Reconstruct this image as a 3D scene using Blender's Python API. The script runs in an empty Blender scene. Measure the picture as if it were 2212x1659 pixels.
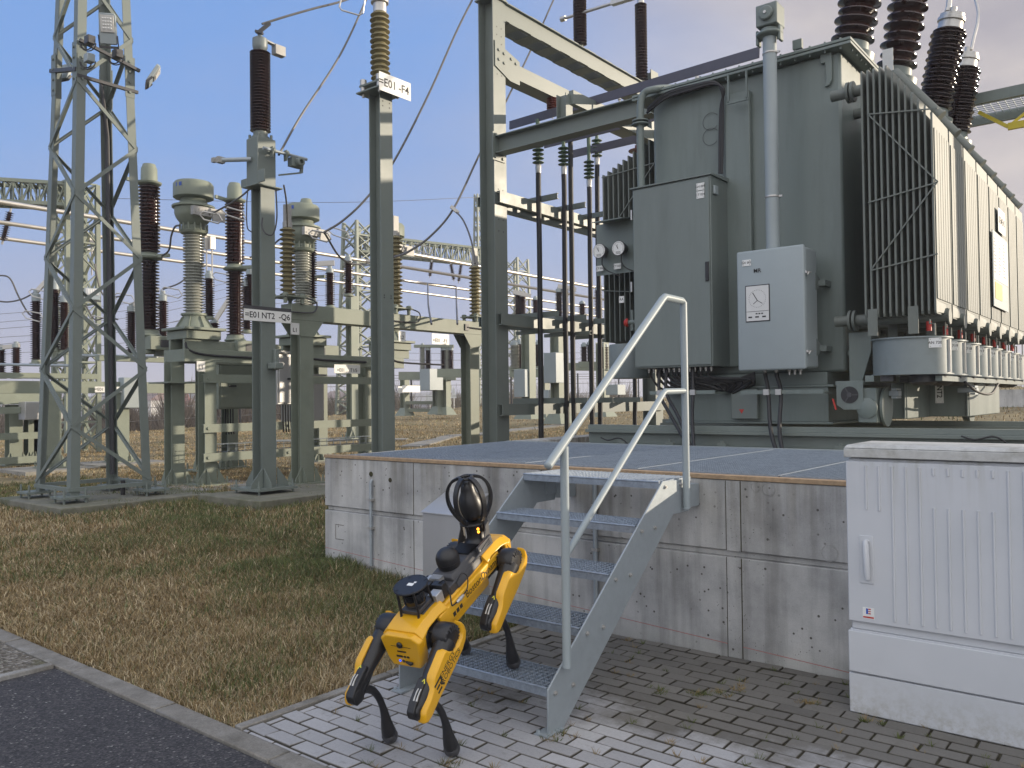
# Substation yard with a four-legged inspection robot climbing a steel stair.
import bpy, bmesh, math, random
import numpy as np
from mathutils import Vector, Matrix
random.seed(7); rng = np.random.default_rng(7)
C = bpy.context.scene.collection
sc = bpy.context.scene
V = Vector

# ---------------------------------------------------------------- camera
cam_d = bpy.data.cameras.new('camera'); cam = bpy.data.objects.new('camera', cam_d); C.objects.link(cam)
PITCH, ROLL, YAW = .01926, -.0112, .67885
cf = V((-math.sin(YAW)*math.cos(PITCH), math.cos(YAW)*math.cos(PITCH), math.sin(PITCH)))
rt0 = V((math.cos(YAW), math.sin(YAW), 0)); up0 = rt0.cross(cf)
RT = rt0*math.cos(ROLL) + up0*math.sin(ROLL); UP = -rt0*math.sin(ROLL) + up0*math.cos(ROLL)
cam.matrix_world = Matrix(((RT.x, UP.x, -cf.x, 0), (RT.y, UP.y, -cf.y, 0), (RT.z, UP.z, -cf.z, 1.6), (0, 0, 0, 1)))
cam_d.sensor_width = 36; cam_d.lens = 3257.0/4032*36; cam_d.clip_start = .05; cam_d.clip_end = 6000
sc.camera = cam
FL = 3257.0/4032*2212
EYE = V((0, 0, 1.6))
def at(u, v, x=None, y=None, z=None, d=None):
    """survey helper: the point of the site seen at (u,v) of the 2212 px wide photo, on a known plane"""
    r = RT*((u-1106)/FL) - UP*((v-829.5)/FL) + cf
    if d is not None: return EYE + r*d
    if x is not None: t = x/r.x
    elif y is not None: t = y/r.y
    else: t = (z-1.6)/r.z
    return EYE + r*t
def zv(x, y, v):
    """height above datum of a point standing over (x,y) seen at row v"""
    a, b = V((x, y, 0))-EYE, V((0, 0, 1))
    k = (829.5-v)/FL
    return (k*a.dot(cf) - a.dot(UP))/(b.dot(UP)-k*b.dot(cf))

# ---------------------------------------------------------------- light and air
SUN_AZ, SUN_EL = math.radians(40), math.radians(10.5)      # azimuth from +Y towards +X
sd = V((math.sin(SUN_AZ)*math.cos(SUN_EL), math.cos(SUN_AZ)*math.cos(SUN_EL), math.sin(SUN_EL)))
sun_d = bpy.data.lights.new('sun', 'SUN'); sun = bpy.data.objects.new('sun', sun_d); C.objects.link(sun)
sun_d.energy = 3.5; sun_d.angle = math.radians(.6); sun_d.color = (1, .86, .67)
sun.rotation_euler = sd.to_track_quat('Z', 'Y').to_euler(); sun.location = (0, 0, 30)
w = bpy.data.worlds.new('World'); sc.world = w; w.use_nodes = True
nt = w.node_tree; N = nt.nodes; Lk = nt.links; N.clear()
out = N.new('ShaderNodeOutputWorld'); bg = N.new('ShaderNodeBackground'); bg.inputs[1].default_value = .10
sky = N.new('ShaderNodeTexSky'); sky.sky_type = 'NISHITA'; sky.sun_disc = False
sky.sun_elevation = math.radians(16); sky.sun_rotation = SUN_AZ; sky.air_density = 1.2; sky.dust_density = 1.0; sky.ozone_density = 2.2
tc = N.new('ShaderNodeTexCoord'); sep = N.new('ShaderNodeSeparateXYZ'); Lk.new(tc.outputs['Generated'], sep.inputs[0])
def wmath(op, a, b=None, clamp=False):
    m = N.new('ShaderNodeMath'); m.operation = op; m.use_clamp = clamp
    for i, s in enumerate((a, b)):
        if s is None: continue
        if isinstance(s, (int, float)): m.inputs[i].default_value = s
        else: Lk.new(s, m.inputs[i])
    return m.outputs[0]
# thin high cloud, thicker towards the low sun
mp = N.new('ShaderNodeMapping'); mp.inputs['Scale'].default_value = (1, 1, 2.6); Lk.new(tc.outputs['Generated'], mp.inputs[0])
ns = N.new('ShaderNodeTexNoise'); ns.inputs['Scale'].default_value = 1.6; ns.inputs['Detail'].default_value = 5; ns.inputs['Roughness'].default_value = .5
Lk.new(mp.outputs[0], ns.inputs['Vector'])
dt = N.new('ShaderNodeVectorMath'); dt.operation = 'DOT_PRODUCT'; dt.inputs[1].default_value = (math.sin(SUN_AZ), math.cos(SUN_AZ), 0.0)
Lk.new(tc.outputs['Generated'], dt.inputs[0])
side = N.new('ShaderNodeMapRange'); side.inputs['From Min'].default_value = -.06; side.inputs['From Max'].default_value = .62
side.interpolation_type = 'SMOOTHSTEP'; Lk.new(dt.outputs['Value'], side.inputs[0])
low = N.new('ShaderNodeMapRange'); low.inputs['From Min'].default_value = .36; low.inputs['From Max'].default_value = -.02
low.inputs['To Max'].default_value = .85; low.interpolation_type = 'SMOOTHSTEP'; Lk.new(sep.outputs['Z'], low.inputs[0])
nz = wmath('MULTIPLY', wmath('SUBTRACT', ns.outputs['Fac'], .49), 1.7)
cov = wmath('ADD', wmath('MAXIMUM', side.outputs[0], low.outputs[0]), nz, True)
cc = N.new('ShaderNodeMix'); cc.data_type = 'RGBA'
cc.inputs['A'].default_value = (2.35, 2.5, 3.4, 1); cc.inputs['B'].default_value = (2.95, 2.75, 2.9, 1)
ns3 = N.new('ShaderNodeTexNoise'); ns3.inputs['Scale'].default_value = 2.6; ns3.inputs['Detail'].default_value = 6; ns3.inputs['Roughness'].default_value = .55; Lk.new(mp.outputs[0], ns3.inputs['Vector'])
cb = N.new('ShaderNodeMix'); cb.data_type = 'RGBA'; cb.inputs['A'].default_value = (2.35, 2.25, 2.55, 1); cb.inputs['B'].default_value = (3.9, 3.55, 3.4, 1)
c3 = N.new('ShaderNodeMapRange'); c3.inputs['From Min'].default_value = .38; c3.inputs['From Max'].default_value = .66; Lk.new(ns3.outputs['Fac'], c3.inputs[0]); Lk.new(c3.outputs[0], cb.inputs['Factor']); Lk.new(cb.outputs['Result'], cc.inputs['B'])
Lk.new(side.outputs[0], cc.inputs['Factor'])
blue = N.new('ShaderNodeMix'); blue.data_type = 'RGBA'; blue.inputs['Factor'].default_value = .75
blue.inputs['B'].default_value = (1.0, 2.2, 5.0, 1)
Lk.new(sky.outputs[0], blue.inputs['A'])
mx = N.new('ShaderNodeMix'); mx.data_type = 'RGBA'
Lk.new(cov, mx.inputs['Factor']); Lk.new(blue.outputs['Result'], mx.inputs['A']); Lk.new(cc.outputs['Result'], mx.inputs['B'])
# bright, nearly neutral fill added to the unseen sky overhead and behind camera
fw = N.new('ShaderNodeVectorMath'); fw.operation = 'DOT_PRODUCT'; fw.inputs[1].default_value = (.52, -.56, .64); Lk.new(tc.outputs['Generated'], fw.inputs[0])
sky_fill = N.new('ShaderNodeMapRange'); sky_fill.inputs['From Min'].default_value = .10; sky_fill.inputs['From Max'].default_value = .75; sky_fill.interpolation_type = 'SMOOTHSTEP'; Lk.new(fw.outputs['Value'], sky_fill.inputs[0])
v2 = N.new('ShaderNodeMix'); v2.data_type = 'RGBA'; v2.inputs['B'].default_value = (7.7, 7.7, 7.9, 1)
Lk.new(sky_fill.outputs[0], v2.inputs['Factor']); Lk.new(mx.outputs['Result'], v2.inputs['A'])
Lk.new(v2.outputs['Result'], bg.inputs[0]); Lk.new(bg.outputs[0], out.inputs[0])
sc.view_settings.view_transform = 'Standard'; sc.view_settings.look = 'None'
sc.view_settings.exposure = 0.8; sc.view_settings.gamma = 1

# ---------------------------------------------------------------- materials
def mat(name, col, rough=.5, metal=0., var=.12, scale=6, bump=0., bscale=80, coat=0., dark=None, darkamt=0., dscale=2.0, stretch=None, spec=None):
    """painted / cast surface: colour with two scales of uneven tone, optional dirt, fine bump"""
    m = bpy.data.materials.new(name); m.use_nodes = True
    t = m.node_tree; n = t.nodes; L = t.links; b = n['Principled BSDF']
    b.inputs['Metallic'].default_value = metal; b.inputs['Roughness'].default_value = rough
    if coat: b.inputs['Coat Weight'].default_value = coat; b.inputs['Coat Roughness'].default_value = .12
    if spec is not None: b.inputs['Specular IOR Level'].default_value = spec
    co = n.new('ShaderNodeTexCoord'); src = co.outputs['Object']
    if stretch:
        mp_ = n.new('ShaderNodeMapping'); mp_.inputs['Scale'].default_value = stretch; L.new(src, mp_.inputs[0]); src = mp_.outputs[0]
    n1 = n.new('ShaderNodeTexNoise'); n1.inputs['Scale'].default_value = scale; n1.inputs['Detail'].default_value = 6; n1.inputs['Roughness'].default_value = .65
    L.new(src, n1.inputs['Vector'])
    cr = n.new('ShaderNodeValToRGB'); cr.color_ramp.elements[0].position = .3; cr.color_ramp.elements[1].position = .7
    cr.color_ramp.elements[0].color = (*[c*(1-var) for c in col], 1); cr.color_ramp.elements[1].color = (*[min(1, c*(1+var)) for c in col], 1)
    L.new(n1.outputs['Fac'], cr.inputs[0]); cs = cr.outputs[0]
    if dark:
        n2 = n.new('ShaderNodeTexNoise'); n2.inputs['Scale'].default_value = dscale; n2.inputs['Detail'].default_value = 8; n2.inputs['Roughness'].default_value = .7
        L.new(src, n2.inputs['Vector'])
        mr = n.new('ShaderNodeMapRange'); mr.inputs['From Min'].default_value = .5; mr.inputs['From Max'].default_value = .72; mr.inputs['To Max'].default_value = darkamt
        L.new(n2.outputs['Fac'], mr.inputs[0])
        mm = n.new('ShaderNodeMix'); mm.data_type = 'RGBA'; mm.inputs['B'].default_value = (*dark, 1)
        L.new(mr.outputs[0], mm.inputs['Factor']); L.new(cs, mm.inputs['A']); cs = mm.outputs['Result']
    L.new(cs, b.inputs['Base Color'])
    rr = n.new('ShaderNodeMapRange'); rr.inputs['To Min'].default_value = max(.02, rough-.12); rr.inputs['To Max'].default_value = min(1, rough+.12)
    L.new(n1.outputs['Fac'], rr.inputs[0]); L.new(rr.outputs[0], b.inputs['Roughness'])
    if bump:
        n3 = n.new('ShaderNodeTexNoise'); n3.inputs['Scale'].default_value = bscale; n3.inputs['Detail'].default_value = 4
        L.new(co.outputs['Object'], n3.inputs['Vector'])
        bp = n.new('ShaderNodeBump'); bp.inputs['Strength'].default_value = bump; bp.inputs['Distance'].default_value = .01
        L.new(n3.outputs['Fac'], bp.inputs['Height']); L.new(bp.outputs[0], b.inputs['Normal'])
    return m
M = {}
M['green'] = mat('green_grey_paint', (.165, .192, .176), .45, var=.09, scale=3, bump=.05, dark=(.12, .13, .10), darkamt=.3, dscale=3)
M['green_far'] = mat('weathered_green_paint', (.215, .243, .195), .55, var=.1, scale=3, dark=(.16, .16, .11), darkamt=.3)
M['tank'] = mat('tank_grey_green_paint', (.165, .200, .188), .42, var=.08, scale=2, bump=.08, bscale=30, dark=(.085, .10, .092), darkamt=.45, dscale=2.2, stretch=(1.6, 1.6, .18))
M['fin'] = mat('radiator_paint', (.135, .152, .138), .5, var=.1, scale=5, dark=(.16, .16, .12), darkamt=.35, dscale=2, stretch=(2, 2, .3))
M['cab'] = mat('cabinet_grey_paint', (.160, .188, .178), .4, var=.06, scale=2, bump=.03, dark=(.10, .115, .105), darkamt=.4, dscale=1.8, stretch=(2, 2, .3))
M['drum'] = mat('drum_paint', (.20, .235, .24), .45, var=.08, scale=5, dark=(.12, .13, .12), darkamt=.4, dscale=5)
M['cast'] = mat('cast_aluminium', (.38, .375, .36), .6, metal=.3, var=.12, scale=30)
M['cablight'] = mat('pale_grey_paint', (.30, .345, .36), .45, var=.05, scale=2, bump=.05, bscale=140)
M['galv'] = mat('galvanised_steel', (.32, .36, .385), .48, metal=.25, var=.06, scale=24, bump=.05, dark=(.27, .30, .32), darkamt=.15, dscale=14)
M['grate'] = mat('galvanised_grating', (.30, .345, .40), .42, metal=.45, var=.2, scale=40, dark=(.16, .18, .2), darkamt=.4, dscale=6)
M['alu'] = mat('dull_aluminium', (.50, .49, .47), .42, metal=.7, var=.1, scale=10)
M['bus'] = mat('bright_aluminium_tube', (.52, .50, .47), .42, metal=.75, var=.05, scale=4)
M['sheet'] = mat('stainless_sheet', (.50, .50, .50), .42, metal=.6, var=.06, scale=2, stretch=(1, 1, .2))
M['brown'] = mat('brown_glazed_porcelain', (.030, .012, .010), .16, var=.25, scale=8, coat=.3)
M['greyins'] = mat('grey_porcelain', (.36, .37, .33), .3, var=.08, scale=8, coat=.2)
M['olive'] = mat('olive_silicone', (.22, .19, .10), .5, var=.15, scale=8)
M['redins'] = mat('red_brown_resin', (.17, .045, .03), .3, var=.2, scale=8)
M['greenins'] = mat('green_silicone', (.09, .14, .09), .5, var=.15, scale=8)
M['black'] = mat('black_rubber', (.018, .018, .020), .55, var=.3, scale=12)
M['wire'] = mat('weathered_wire', (.13, .125, .12), .5, metal=.4, var=.2, scale=30)
M['white'] = mat('white_plate', (.74, .74, .72), .4, var=.05, scale=9)
M['ink'] = mat('black_lettering', (.02, .02, .02), .6, var=.1)
M['red'] = mat('red_paint', (.45, .03, .02), .4, var=.1)
M['yel'] = mat('robot_yellow', (.76, .40, .012), .33, var=.035, scale=5, coat=.25, bump=.02, bscale=300)
M['blk'] = mat('black_polymer', (.016, .016, .018), .38, var=.2, scale=10, bump=.05, bscale=300)
M['blkg'] = mat('glossy_black', (.008, .009, .012), .08, var=.1)
M['dgrey'] = mat('dark_grey_polymer', (.055, .055, .060), .5, var=.12, scale=12, bump=.08, bscale=400)
M['tag'] = mat('warning_yellow', (.65, .62, .04), .4, var=.04)
M['orange'] = mat('orange_sticker', (.8, .3, .03), .5, var=.04)
M['blue'] = mat('blue_sticker', (.04, .10, .42), .4, var=.04)
M['yellowrail'] = mat('yellow_rail_paint', (.62, .50, .03), .45, var=.1)
M['grp'] = mat('pale_moulded_polyester', (.50, .52, .55), .5, var=.06, scale=3, bump=.08, bscale=220, dark=(.36, .37, .34), darkamt=.5, dscale=2.2, stretch=(2.2, 2.2, .8))
M['grptop'] = mat('dirty_moulded_top', (.48, .48, .46), .65, var=.12, scale=25, bump=.2, bscale=60, dark=(.22, .20, .15), darkamt=.6, dscale=7)
M['glass'] = mat('instrument_face', (.62, .62, .61), .15, var=.03)
M['rust'] = mat('rusty_steel_edge', (.36, .25, .15), .7, var=.25, scale=25, bump=.2, dark=(.2, .12, .06), darkamt=.5, dscale=12)
def glow(name, col, s):
    m = bpy.data.materials.new(name); m.use_nodes = True; b = m.node_tree.nodes['Principled BSDF']
    b.inputs['Base Color'].default_value = (*col, 1); b.inputs['Emission Color'].default_value = (*col, 1); b.inputs['Emission Strength'].default_value = s
    return m
M['led'] = glow('amber_led', (1, .35, .03), 2.5); M['bled'] = glow('blue_led', (.02, .10, 1), .9)

# ---------------------------------------------------------------- mesh builder
wloc = {}
def frame(axis, up=None):
    z = V(axis).normalized(); u = V(up) if up else (V((0, 0, 1)) if abs(z.z) < .95 else V((0, 1, 0)))
    x = u.cross(z)
    if x.length < 1e-5: x = V((1, 0, 0)).cross(z)
    x.normalize(); return x, z.cross(x), z
class MB:
    def __init__(s, T=None): s.v = []; s.f = []; s.m = []; s.s = []; s.T = T or Matrix.Identity(4); s.mi = 0
    def add(s, vs, fs, smooth=False):
        o = len(s.v); s.v += [s.T @ V(p) for p in vs]
        for f in fs: s.f.append([i+o for i in f]); s.m.append(s.mi); s.s.append(smooth)
        return s
    def box(s, x0, x1, y0, y1, z0, z1):
        return s.add([(x, y, z) for x in (x0, x1) for y in (y0, y1) for z in (z0, z1)],
                     [(0, 1, 3, 2), (4, 6, 7, 5), (0, 4, 5, 1), (2, 3, 7, 6), (0, 2, 6, 4), (1, 5, 7, 3)])
    def bar(s, p0, p1, w, h, up=None, off=(0, 0)):
        """rectangular bar from p0 to p1: w across, h along up"""
        p0, p1 = V(p0), V(p1); x, y, z = frame(p1-p0, up)
        vs = []
        for p in (p0, p1):
            for a, b in ((-1, -1), (1, -1), (1, 1), (-1, 1)):
                vs.append(p + x*(off[0]+a*w/2) + y*(off[1]+b*h/2))
        return s.add(vs, [(3, 2, 1, 0), (4, 5, 6, 7), (0, 1, 5, 4), (1, 2, 6, 5), (2, 3, 7, 6), (3, 0, 4, 7)])
    def hsec(s, p0, p1, h, b, up=None, tf=.014, tw=.009):
        """I section: h along up, flanges b wide"""
        s.bar(p0, p1, b, tf, up, (0, h/2-tf/2)); s.bar(p0, p1, b, tf, up, (0, -h/2+tf/2)); s.bar(p0, p1, tw, h-2*tf, up); return s
    def csec(s, p0, p1, h, b, up=None, tf=.010, sgn=1):
        """channel: web h along up, flanges towards sgn*x"""
        s.bar(p0, p1, tf, h, up, (-sgn*(b/2-tf/2), 0))
        s.bar(p0, p1, b-tf, tf, up, (sgn*tf/2, h/2-tf/2)); s.bar(p0, p1, b-tf, tf, up, (sgn*tf/2, -h/2+tf/2)); return s
    def angle(s, p0, p1, a, t=.01, x=None, y=None):
        """L section with legs along the directions x and y"""
        p0, p1 = V(p0), V(p1); x, y = V(x), V(y)
        pr = [(0, 0), (a, 0), (a, t), (t, t), (t, a), (0, a)]
        vs = [p + x*q[0] + y*q[1] for p in (p0, p1) for q in pr]
        return s.add(vs, [(5, 4, 3, 2, 1, 0), (6, 7, 8, 9, 10, 11)] + [(i, (i+1) % 6, 6+(i+1) % 6, 6+i) for i in range(6)])
    def lathe(s, prof, base=(0, 0, 0), axis=(0, 0, 1), seg=20, caps=True, up=None):
        base = V(base); x, y, z = frame(axis, up); vs = []; fs = []
        for r, h in prof:
            for k in range(seg):
                a = 2*math.pi*k/seg; vs.append(base + x*(r*math.cos(a)) + y*(r*math.sin(a)) + z*h)
        for i in range(len(prof)-1):
            for k in range(seg):
                a = i*seg+k; b = i*seg+(k+1) % seg; fs.append((a, b, b+seg, a+seg))
        s.add(vs, fs, True)
        if caps:
            n = len(prof); o = len(s.v)-len(vs)
            s.f.append([o+k for k in range(seg)][::-1]); s.m.append(s.mi); s.s.append(False)
            s.f.append([o+(n-1)*seg+k for k in range(seg)]); s.m.append(s.mi); s.s.append(False)
        return s
    def cyl(s, p0, p1, r, seg=12, r1=None):
        d = V(p1)-V(p0); return s.lathe([(r, 0), (r if r1 is None else r1, d.length)], p0, d, seg)
    def tube(s, pts, r, seg=8, closed=False):
        pts = [V(p) for p in pts]; n = len(pts); rs = r if isinstance(r, (list, tuple)) else [r]*n
        vs = []; fs = []; ref = None
        for i, p in enumerate(pts):
            if closed: t = pts[(i+1) % n]-pts[i-1]
            else: t = pts[min(i+1, n-1)]-pts[max(i-1, 0)]
            t.normalize()
            if ref is None: ref = frame(t)[0]
            x = ref - t*ref.dot(t)
            if x.length < 1e-6: x = frame(t)[0]
            x.normalize(); ref = x; y = t.cross(x)
            for k in range(seg):
                a = 2*math.pi*k/seg; vs.append(p + x*(rs[i]*math.cos(a)) + y*(rs[i]*math.sin(a)))
        m = n if closed else n-1
        for i in range(m):
            for k in range(seg):
                a = i*seg+k; b = i*seg+(k+1) % seg; c = ((i+1) % n)*seg
                fs.append((a, b, c+(k+1) % seg, c+k))
        s.add(vs, fs, True)
        if not closed:
            o = len(s.v)-len(vs)
            s.f.append([o+k for k in range(seg)][::-1]); s.m.append(s.mi); s.s.append(False)
            s.f.append([o+(n-1)*seg+k for k in range(seg)]); s.m.append(s.mi); s.s.append(False)
        return s
    def prism(s, poly, p0, ux, uy, th):
        """polygon in the plane (ux,uy) at p0, thickened by th along ux x uy"""
        p0, ux, uy = V(p0), V(ux), V(uy); nn = ux.cross(uy).normalized()*th; n = len(poly)
        vs = [p0+ux*a+uy*b for a, b in poly]; vs += [p+nn for p in vs]
        return s.add(vs, [tuple(range(n))[::-1], tuple(range(n, 2*n))] + [(i, (i+1) % n, n+(i+1) % n, n+i) for i in range(n)])
    def loft(s, rings, smooth=True, cap=True):
        n = len(rings[0]); vs = [p for r in rings for p in r]; fs = []
        for i in range(len(rings)-1):
            for k in range(n): fs.append((i*n+k, i*n+(k+1) % n, (i+1)*n+(k+1) % n, (i+1)*n+k))
        if cap: fs += [tuple(range(n))[::-1], tuple((len(rings)-1)*n+k for k in range(n))]
        return s.add(vs, fs, smooth)
    def text(s, txt, c, ux, uy, size, mi=1, bold=.014):
        """flat lettering centred on c, thickened a hair"""
        vs, fs = text_mesh(txt, bold); c, ux, uy = V(c), V(ux).normalized(), V(uy).normalized()
        o = s.mi; s.mi = mi; s.add([c+ux*(a*size)+uy*(b*size) for a, b in vs], fs); s.mi = o; return s
    def build(s, name, mats, parent=None, bevel=0, bseg=2, loc=None, sub=0, sharp=40):
        if not isinstance(mats, (list, tuple)): mats = [mats]
        if parent is None:
            if loc is None:
                xs = [p.x for p in s.v]; ys = [p.y for p in s.v]; zs = [p.z for p in s.v]
                loc = V(((min(xs)+max(xs))/2, (min(ys)+max(ys))/2, min(zs)))
            org = V(loc)
        else: org = wloc[parent]
        me = bpy.data.meshes.new(name); me.from_pydata([p-org for p in s.v], [], s.f)
        for mm in mats: me.materials.append(M[mm] if isinstance(mm, str) else mm)
        me.polygons.foreach_set('material_index', s.m); me.polygons.foreach_set('use_smooth', s.s)
        me.update()
        if any(s.s) and sharp: me.set_sharp_from_angle(angle=math.radians(sharp))
        bm = bmesh.new(); bm.from_mesh(me); bmesh.ops.recalc_face_normals(bm, faces=bm.faces[:]); bm.to_mesh(me); bm.free()
        o = bpy.data.objects.new(name, me); C.objects.link(o); wloc[o] = org
        if parent is None: o.location = org
        else: o.parent = parent
        if bevel:
            b = o.modifiers.new('bevel', 'BEVEL'); b.width = bevel; b.segments = bseg; b.limit_method = 'ANGLE'; b.angle_limit = math.radians(35)
            me.polygons.foreach_set('use_smooth', [True]*len(me.polygons)); me.set_sharp_from_angle(angle=math.radians(35)) if bseg < 3 else None
        if sub:
            q = o.modifiers.new('subd', 'SUBSURF'); q.levels = sub; q.render_levels = sub
        return o
_tc = {}
def text_mesh(txt, bold=.014):
    if (txt, bold) in _tc: return _tc[(txt, bold)]
    cu = bpy.data.curves.new('t', 'FONT'); cu.body = txt; cu.size = 1; cu.align_x = 'CENTER'; cu.align_y = 'CENTER'; cu.resolution_u = 3; cu.offset = bold
    ob = bpy.data.objects.new('t', cu); C.objects.link(ob)
    dg = bpy.context.evaluated_depsgraph_get(); dg.update()
    me = bpy.data.meshes.new_from_object(ob.evaluated_get(dg))
    r = ([(p.co.x, p.co.y) for p in me.vertices], [tuple(p.vertices) for p in me.polygons])
    bpy.data.objects.remove(ob); bpy.data.curves.remove(cu); bpy.data.meshes.remove(me)
    _tc[(txt, bold)] = r; return r
def tag(o, label=None, cat=None, group=None, kind=None):
    if label: o['label'] = label
    if cat: o['category'] = cat
    if group: o['group'] = group
    if kind: o['kind'] = kind
    return o
def thing(name, label, cat, loc, group=None):
    o = bpy.data.objects.new(name, None); C.objects.link(o); o.location = V(loc); o.empty_display_size = .2; wloc[o] = V(loc)
    return tag(o, label, cat, group)
kids = lambda o: [c for c in bpy.data.objects if c.parent == o]
def copy_tree(o, parent=None):
    c = o.copy(); C.objects.link(c)
    if parent: c.parent = parent
    for ch in kids(o): copy_tree(ch, c)
    return c
def dup(o, loc, label, group=None, rz=0):
    c = copy_tree(o); c.location = V(loc); c.rotation_euler = (0, 0, rz); tag(c, label, None, group)
    return c
def sheds(L, r, R, n, big=None):
    """profile of a shedded insulator of length L"""
    p = [(r, 0)]; q = L/n
    for i in range(n):
        z0 = i*q; Rr = R if (big is None or i % 2 == 0) else big
        p += [(r, z0+q*.12), (Rr, z0+q*.40), (Rr, z0+q*.52), (r*1.06, z0+q*.86)]
    return p+[(r, L)]
def arc(c, r, a0, a1, n, ux, uy):
    c, ux, uy = V(c), V(ux), V(uy)
    return [c+ux*(r*math.cos(a0+(a1-a0)*i/n))+uy*(r*math.sin(a0+(a1-a0)*i/n)) for i in range(n+1)]
def sag(p0, p1, drop, n=16, pw=2):
    p0, p1 = V(p0), V(p1); return [p0.lerp(p1, t/n) - V((0, 0, drop*4*(t/n)*(1-t/n))) for t in range(n+1)]
def curve3(pts, n=8):
    """Catmull-Rom through pts"""
    P = [V(p) for p in pts]; P = [P[0]*2-P[1]]+P+[P[-1]*2-P[-2]]; o = []
    for i in range(1, len(P)-2):
        for k in range(n):
            t = k/n; a, b, c, d = P[i-1:i+3]
            o.append(.5*((2*b)+(c-a)*t+(2*a-5*b+4*c-d)*t*t+(-a+3*b-3*c+d)*t**3))
    return o+[P[-2]]
X, Y, Z = V((1, 0, 0)), V((0, 1, 0)), V((0, 0, 1))
def plate(name, txt, c, ux, uy, w, h, size, parent=None, th=.004, m=('white', 'ink'), screws=True, parts=None):
    """sign plate centred on c, lettering on the side ux x uy"""
    c, ux, uy = V(c), V(ux).normalized(), V(uy).normalized(); nn = ux.cross(uy)
    b = MB(); b.prism([(-w/2, -h/2), (w/2, -h/2), (w/2, h/2), (-w/2, h/2)], c-nn*th, ux, uy, th)
    for t, dx, dy, sz in (parts or [(txt, 0, 0, size)]): b.text(t, c+ux*dx+uy*dy+nn*.0012, ux, uy, sz)
    if screws:
        b.mi = 1
        for a in (-1, 1):
            for e in (-1, 1): b.cyl(c+ux*(a*(w/2-.012))+uy*(e*(h/2-.012)), c+ux*(a*(w/2-.012))+uy*(e*(h/2-.012))+nn*.002, .0035, 6)
    return b.build(name, list(m), parent)
# ================================================================ SETTING
def sm(a, b, x): t = np.clip((x-a)/(b-a), 0, 1); return t*t*(3-2*t)
def g(x, y):
    """height of the ground"""
    x = np.asarray(x, float); y = np.asarray(y, float)
    z = np.interp(y, [2.33, 4.84, 7.5, 12, 20, 30, 45, 60], [0, .165, .30, .38, .62, 1.0, 1.5, 1.7])
    zl = np.interp(y, [2.33, 3.3, 4.3, 7.5, 12, 20, 30, 45, 60], [0, .16, .27, .33, .38, .62, 1.0, 1.5, 1.7]); z = z+(zl-z)*sm(-6.4, -8.6, x)
    near = np.clip((-3.72-x)/2.2, 0, 1); f = sm(4.6, 7.5, y)
    z = z*(near*(1-f)+f)
    z = z + .42*sm(15, 26, y)*sm(-9.5, -6, x)
    z = z - sm(-33, -48, x)*3.0 - sm(62, 85, y)*4.0
    z = z + .02*np.sin(x*1.3+y*.7)*np.sin(y*1.7-x*.4)*sm(2.6, 4.2, y)*sm(-4.0, -5.5, x) + .07*np.sin(x*.31)*np.sin(y*.27)*sm(10, 20, y)
    return z
def gz(x, y): return float(g(x, y))
def ground_at(u, v):
    p = at(u, v, z=.3)
    for _ in range(12): p = at(u, v, z=gz(p.x, p.y))
    return p
def sheet(name, xs, ys, zf, mats, kind='structure'):
    Xg, Yg = np.meshgrid(xs, ys); Zg = zf(Xg, Yg); n, m_ = Xg.shape
    co = np.stack([Xg, Yg, Zg], -1).reshape(-1, 3)
    i = np.arange(n*m_).reshape(n, m_); q = np.stack([i[:-1, :-1], i[:-1, 1:], i[1:, 1:], i[1:, :-1]], -1).reshape(-1, 4)
    me = bpy.data.meshes.new(name); me.from_pydata(co.tolist(), [], q.tolist()); me.materials.append(mats)
    me.polygons.foreach_set('use_smooth', [True]*len(me.polygons)); me.update()
    o = bpy.data.objects.new(name, me); C.objects.link(o); tag(o, kind=kind); return o
def nmat(name, rough=.9):
    m = bpy.data.materials.new(name); m.use_nodes = True; t = m.node_tree; b = t.nodes['Principled BSDF']; b.inputs['Roughness'].default_value = rough
    co = t.nodes.new('ShaderNodeTexCoord'); return m, t, t.nodes, t.links, b, co.outputs['Object']
def noise(t, src, s, d=5, r=.6): 
    n = t.nodes.new('ShaderNodeTexNoise'); n.inputs['Scale'].default_value = s; n.inputs['Detail'].default_value = d; n.inputs['Roughness'].default_value = r
    t.links.new(src, n.inputs['Vector']); return n.outputs['Fac']
def ramp(t, src, st):
    c = t.nodes.new('ShaderNodeValToRGB'); e = c.color_ramp.elements
    while len(e) < len(st): e.new(.5)
    for k, (p, col) in enumerate(st): e[k].position = p; e[k].color = (*col, 1) if len(col) == 3 else col
    t.links.new(src, c.inputs[0]); return c.outputs[0]
def mix(t, f, a, b, bt='MIX'):
    m = t.nodes.new('ShaderNodeMix'); m.data_type = 'RGBA'; m.blend_type = bt
    for s, k in ((f, 'Factor'), (a, 'A'), (b, 'B')):
        if isinstance(s, (int, float)): m.inputs[k].default_value = s
        elif isinstance(s, tuple): m.inputs[k].default_value = (*s, 1)
        else: t.links.new(s, m.inputs[k])
    return m.outputs['Result']
def mrange(t, s, a, b, c=0, d=1):
    m = t.nodes.new('ShaderNodeMapRange'); m.inputs['From Min'].default_value = a; m.inputs['From Max'].default_value = b
    m.inputs['To Min'].default_value = c; m.inputs['To Max'].default_value = d; t.links.new(s, m.inputs[0]); return m.outputs[0]
def bump(t, b, h, st, dist=.01):
    p = t.nodes.new('ShaderNodeBump'); p.inputs['Strength'].default_value = st; p.inputs['Distance'].default_value = dist
    t.links.new(h, p.inputs['Height']); t.links.new(p.outputs[0], b.inputs['Normal'])
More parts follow.
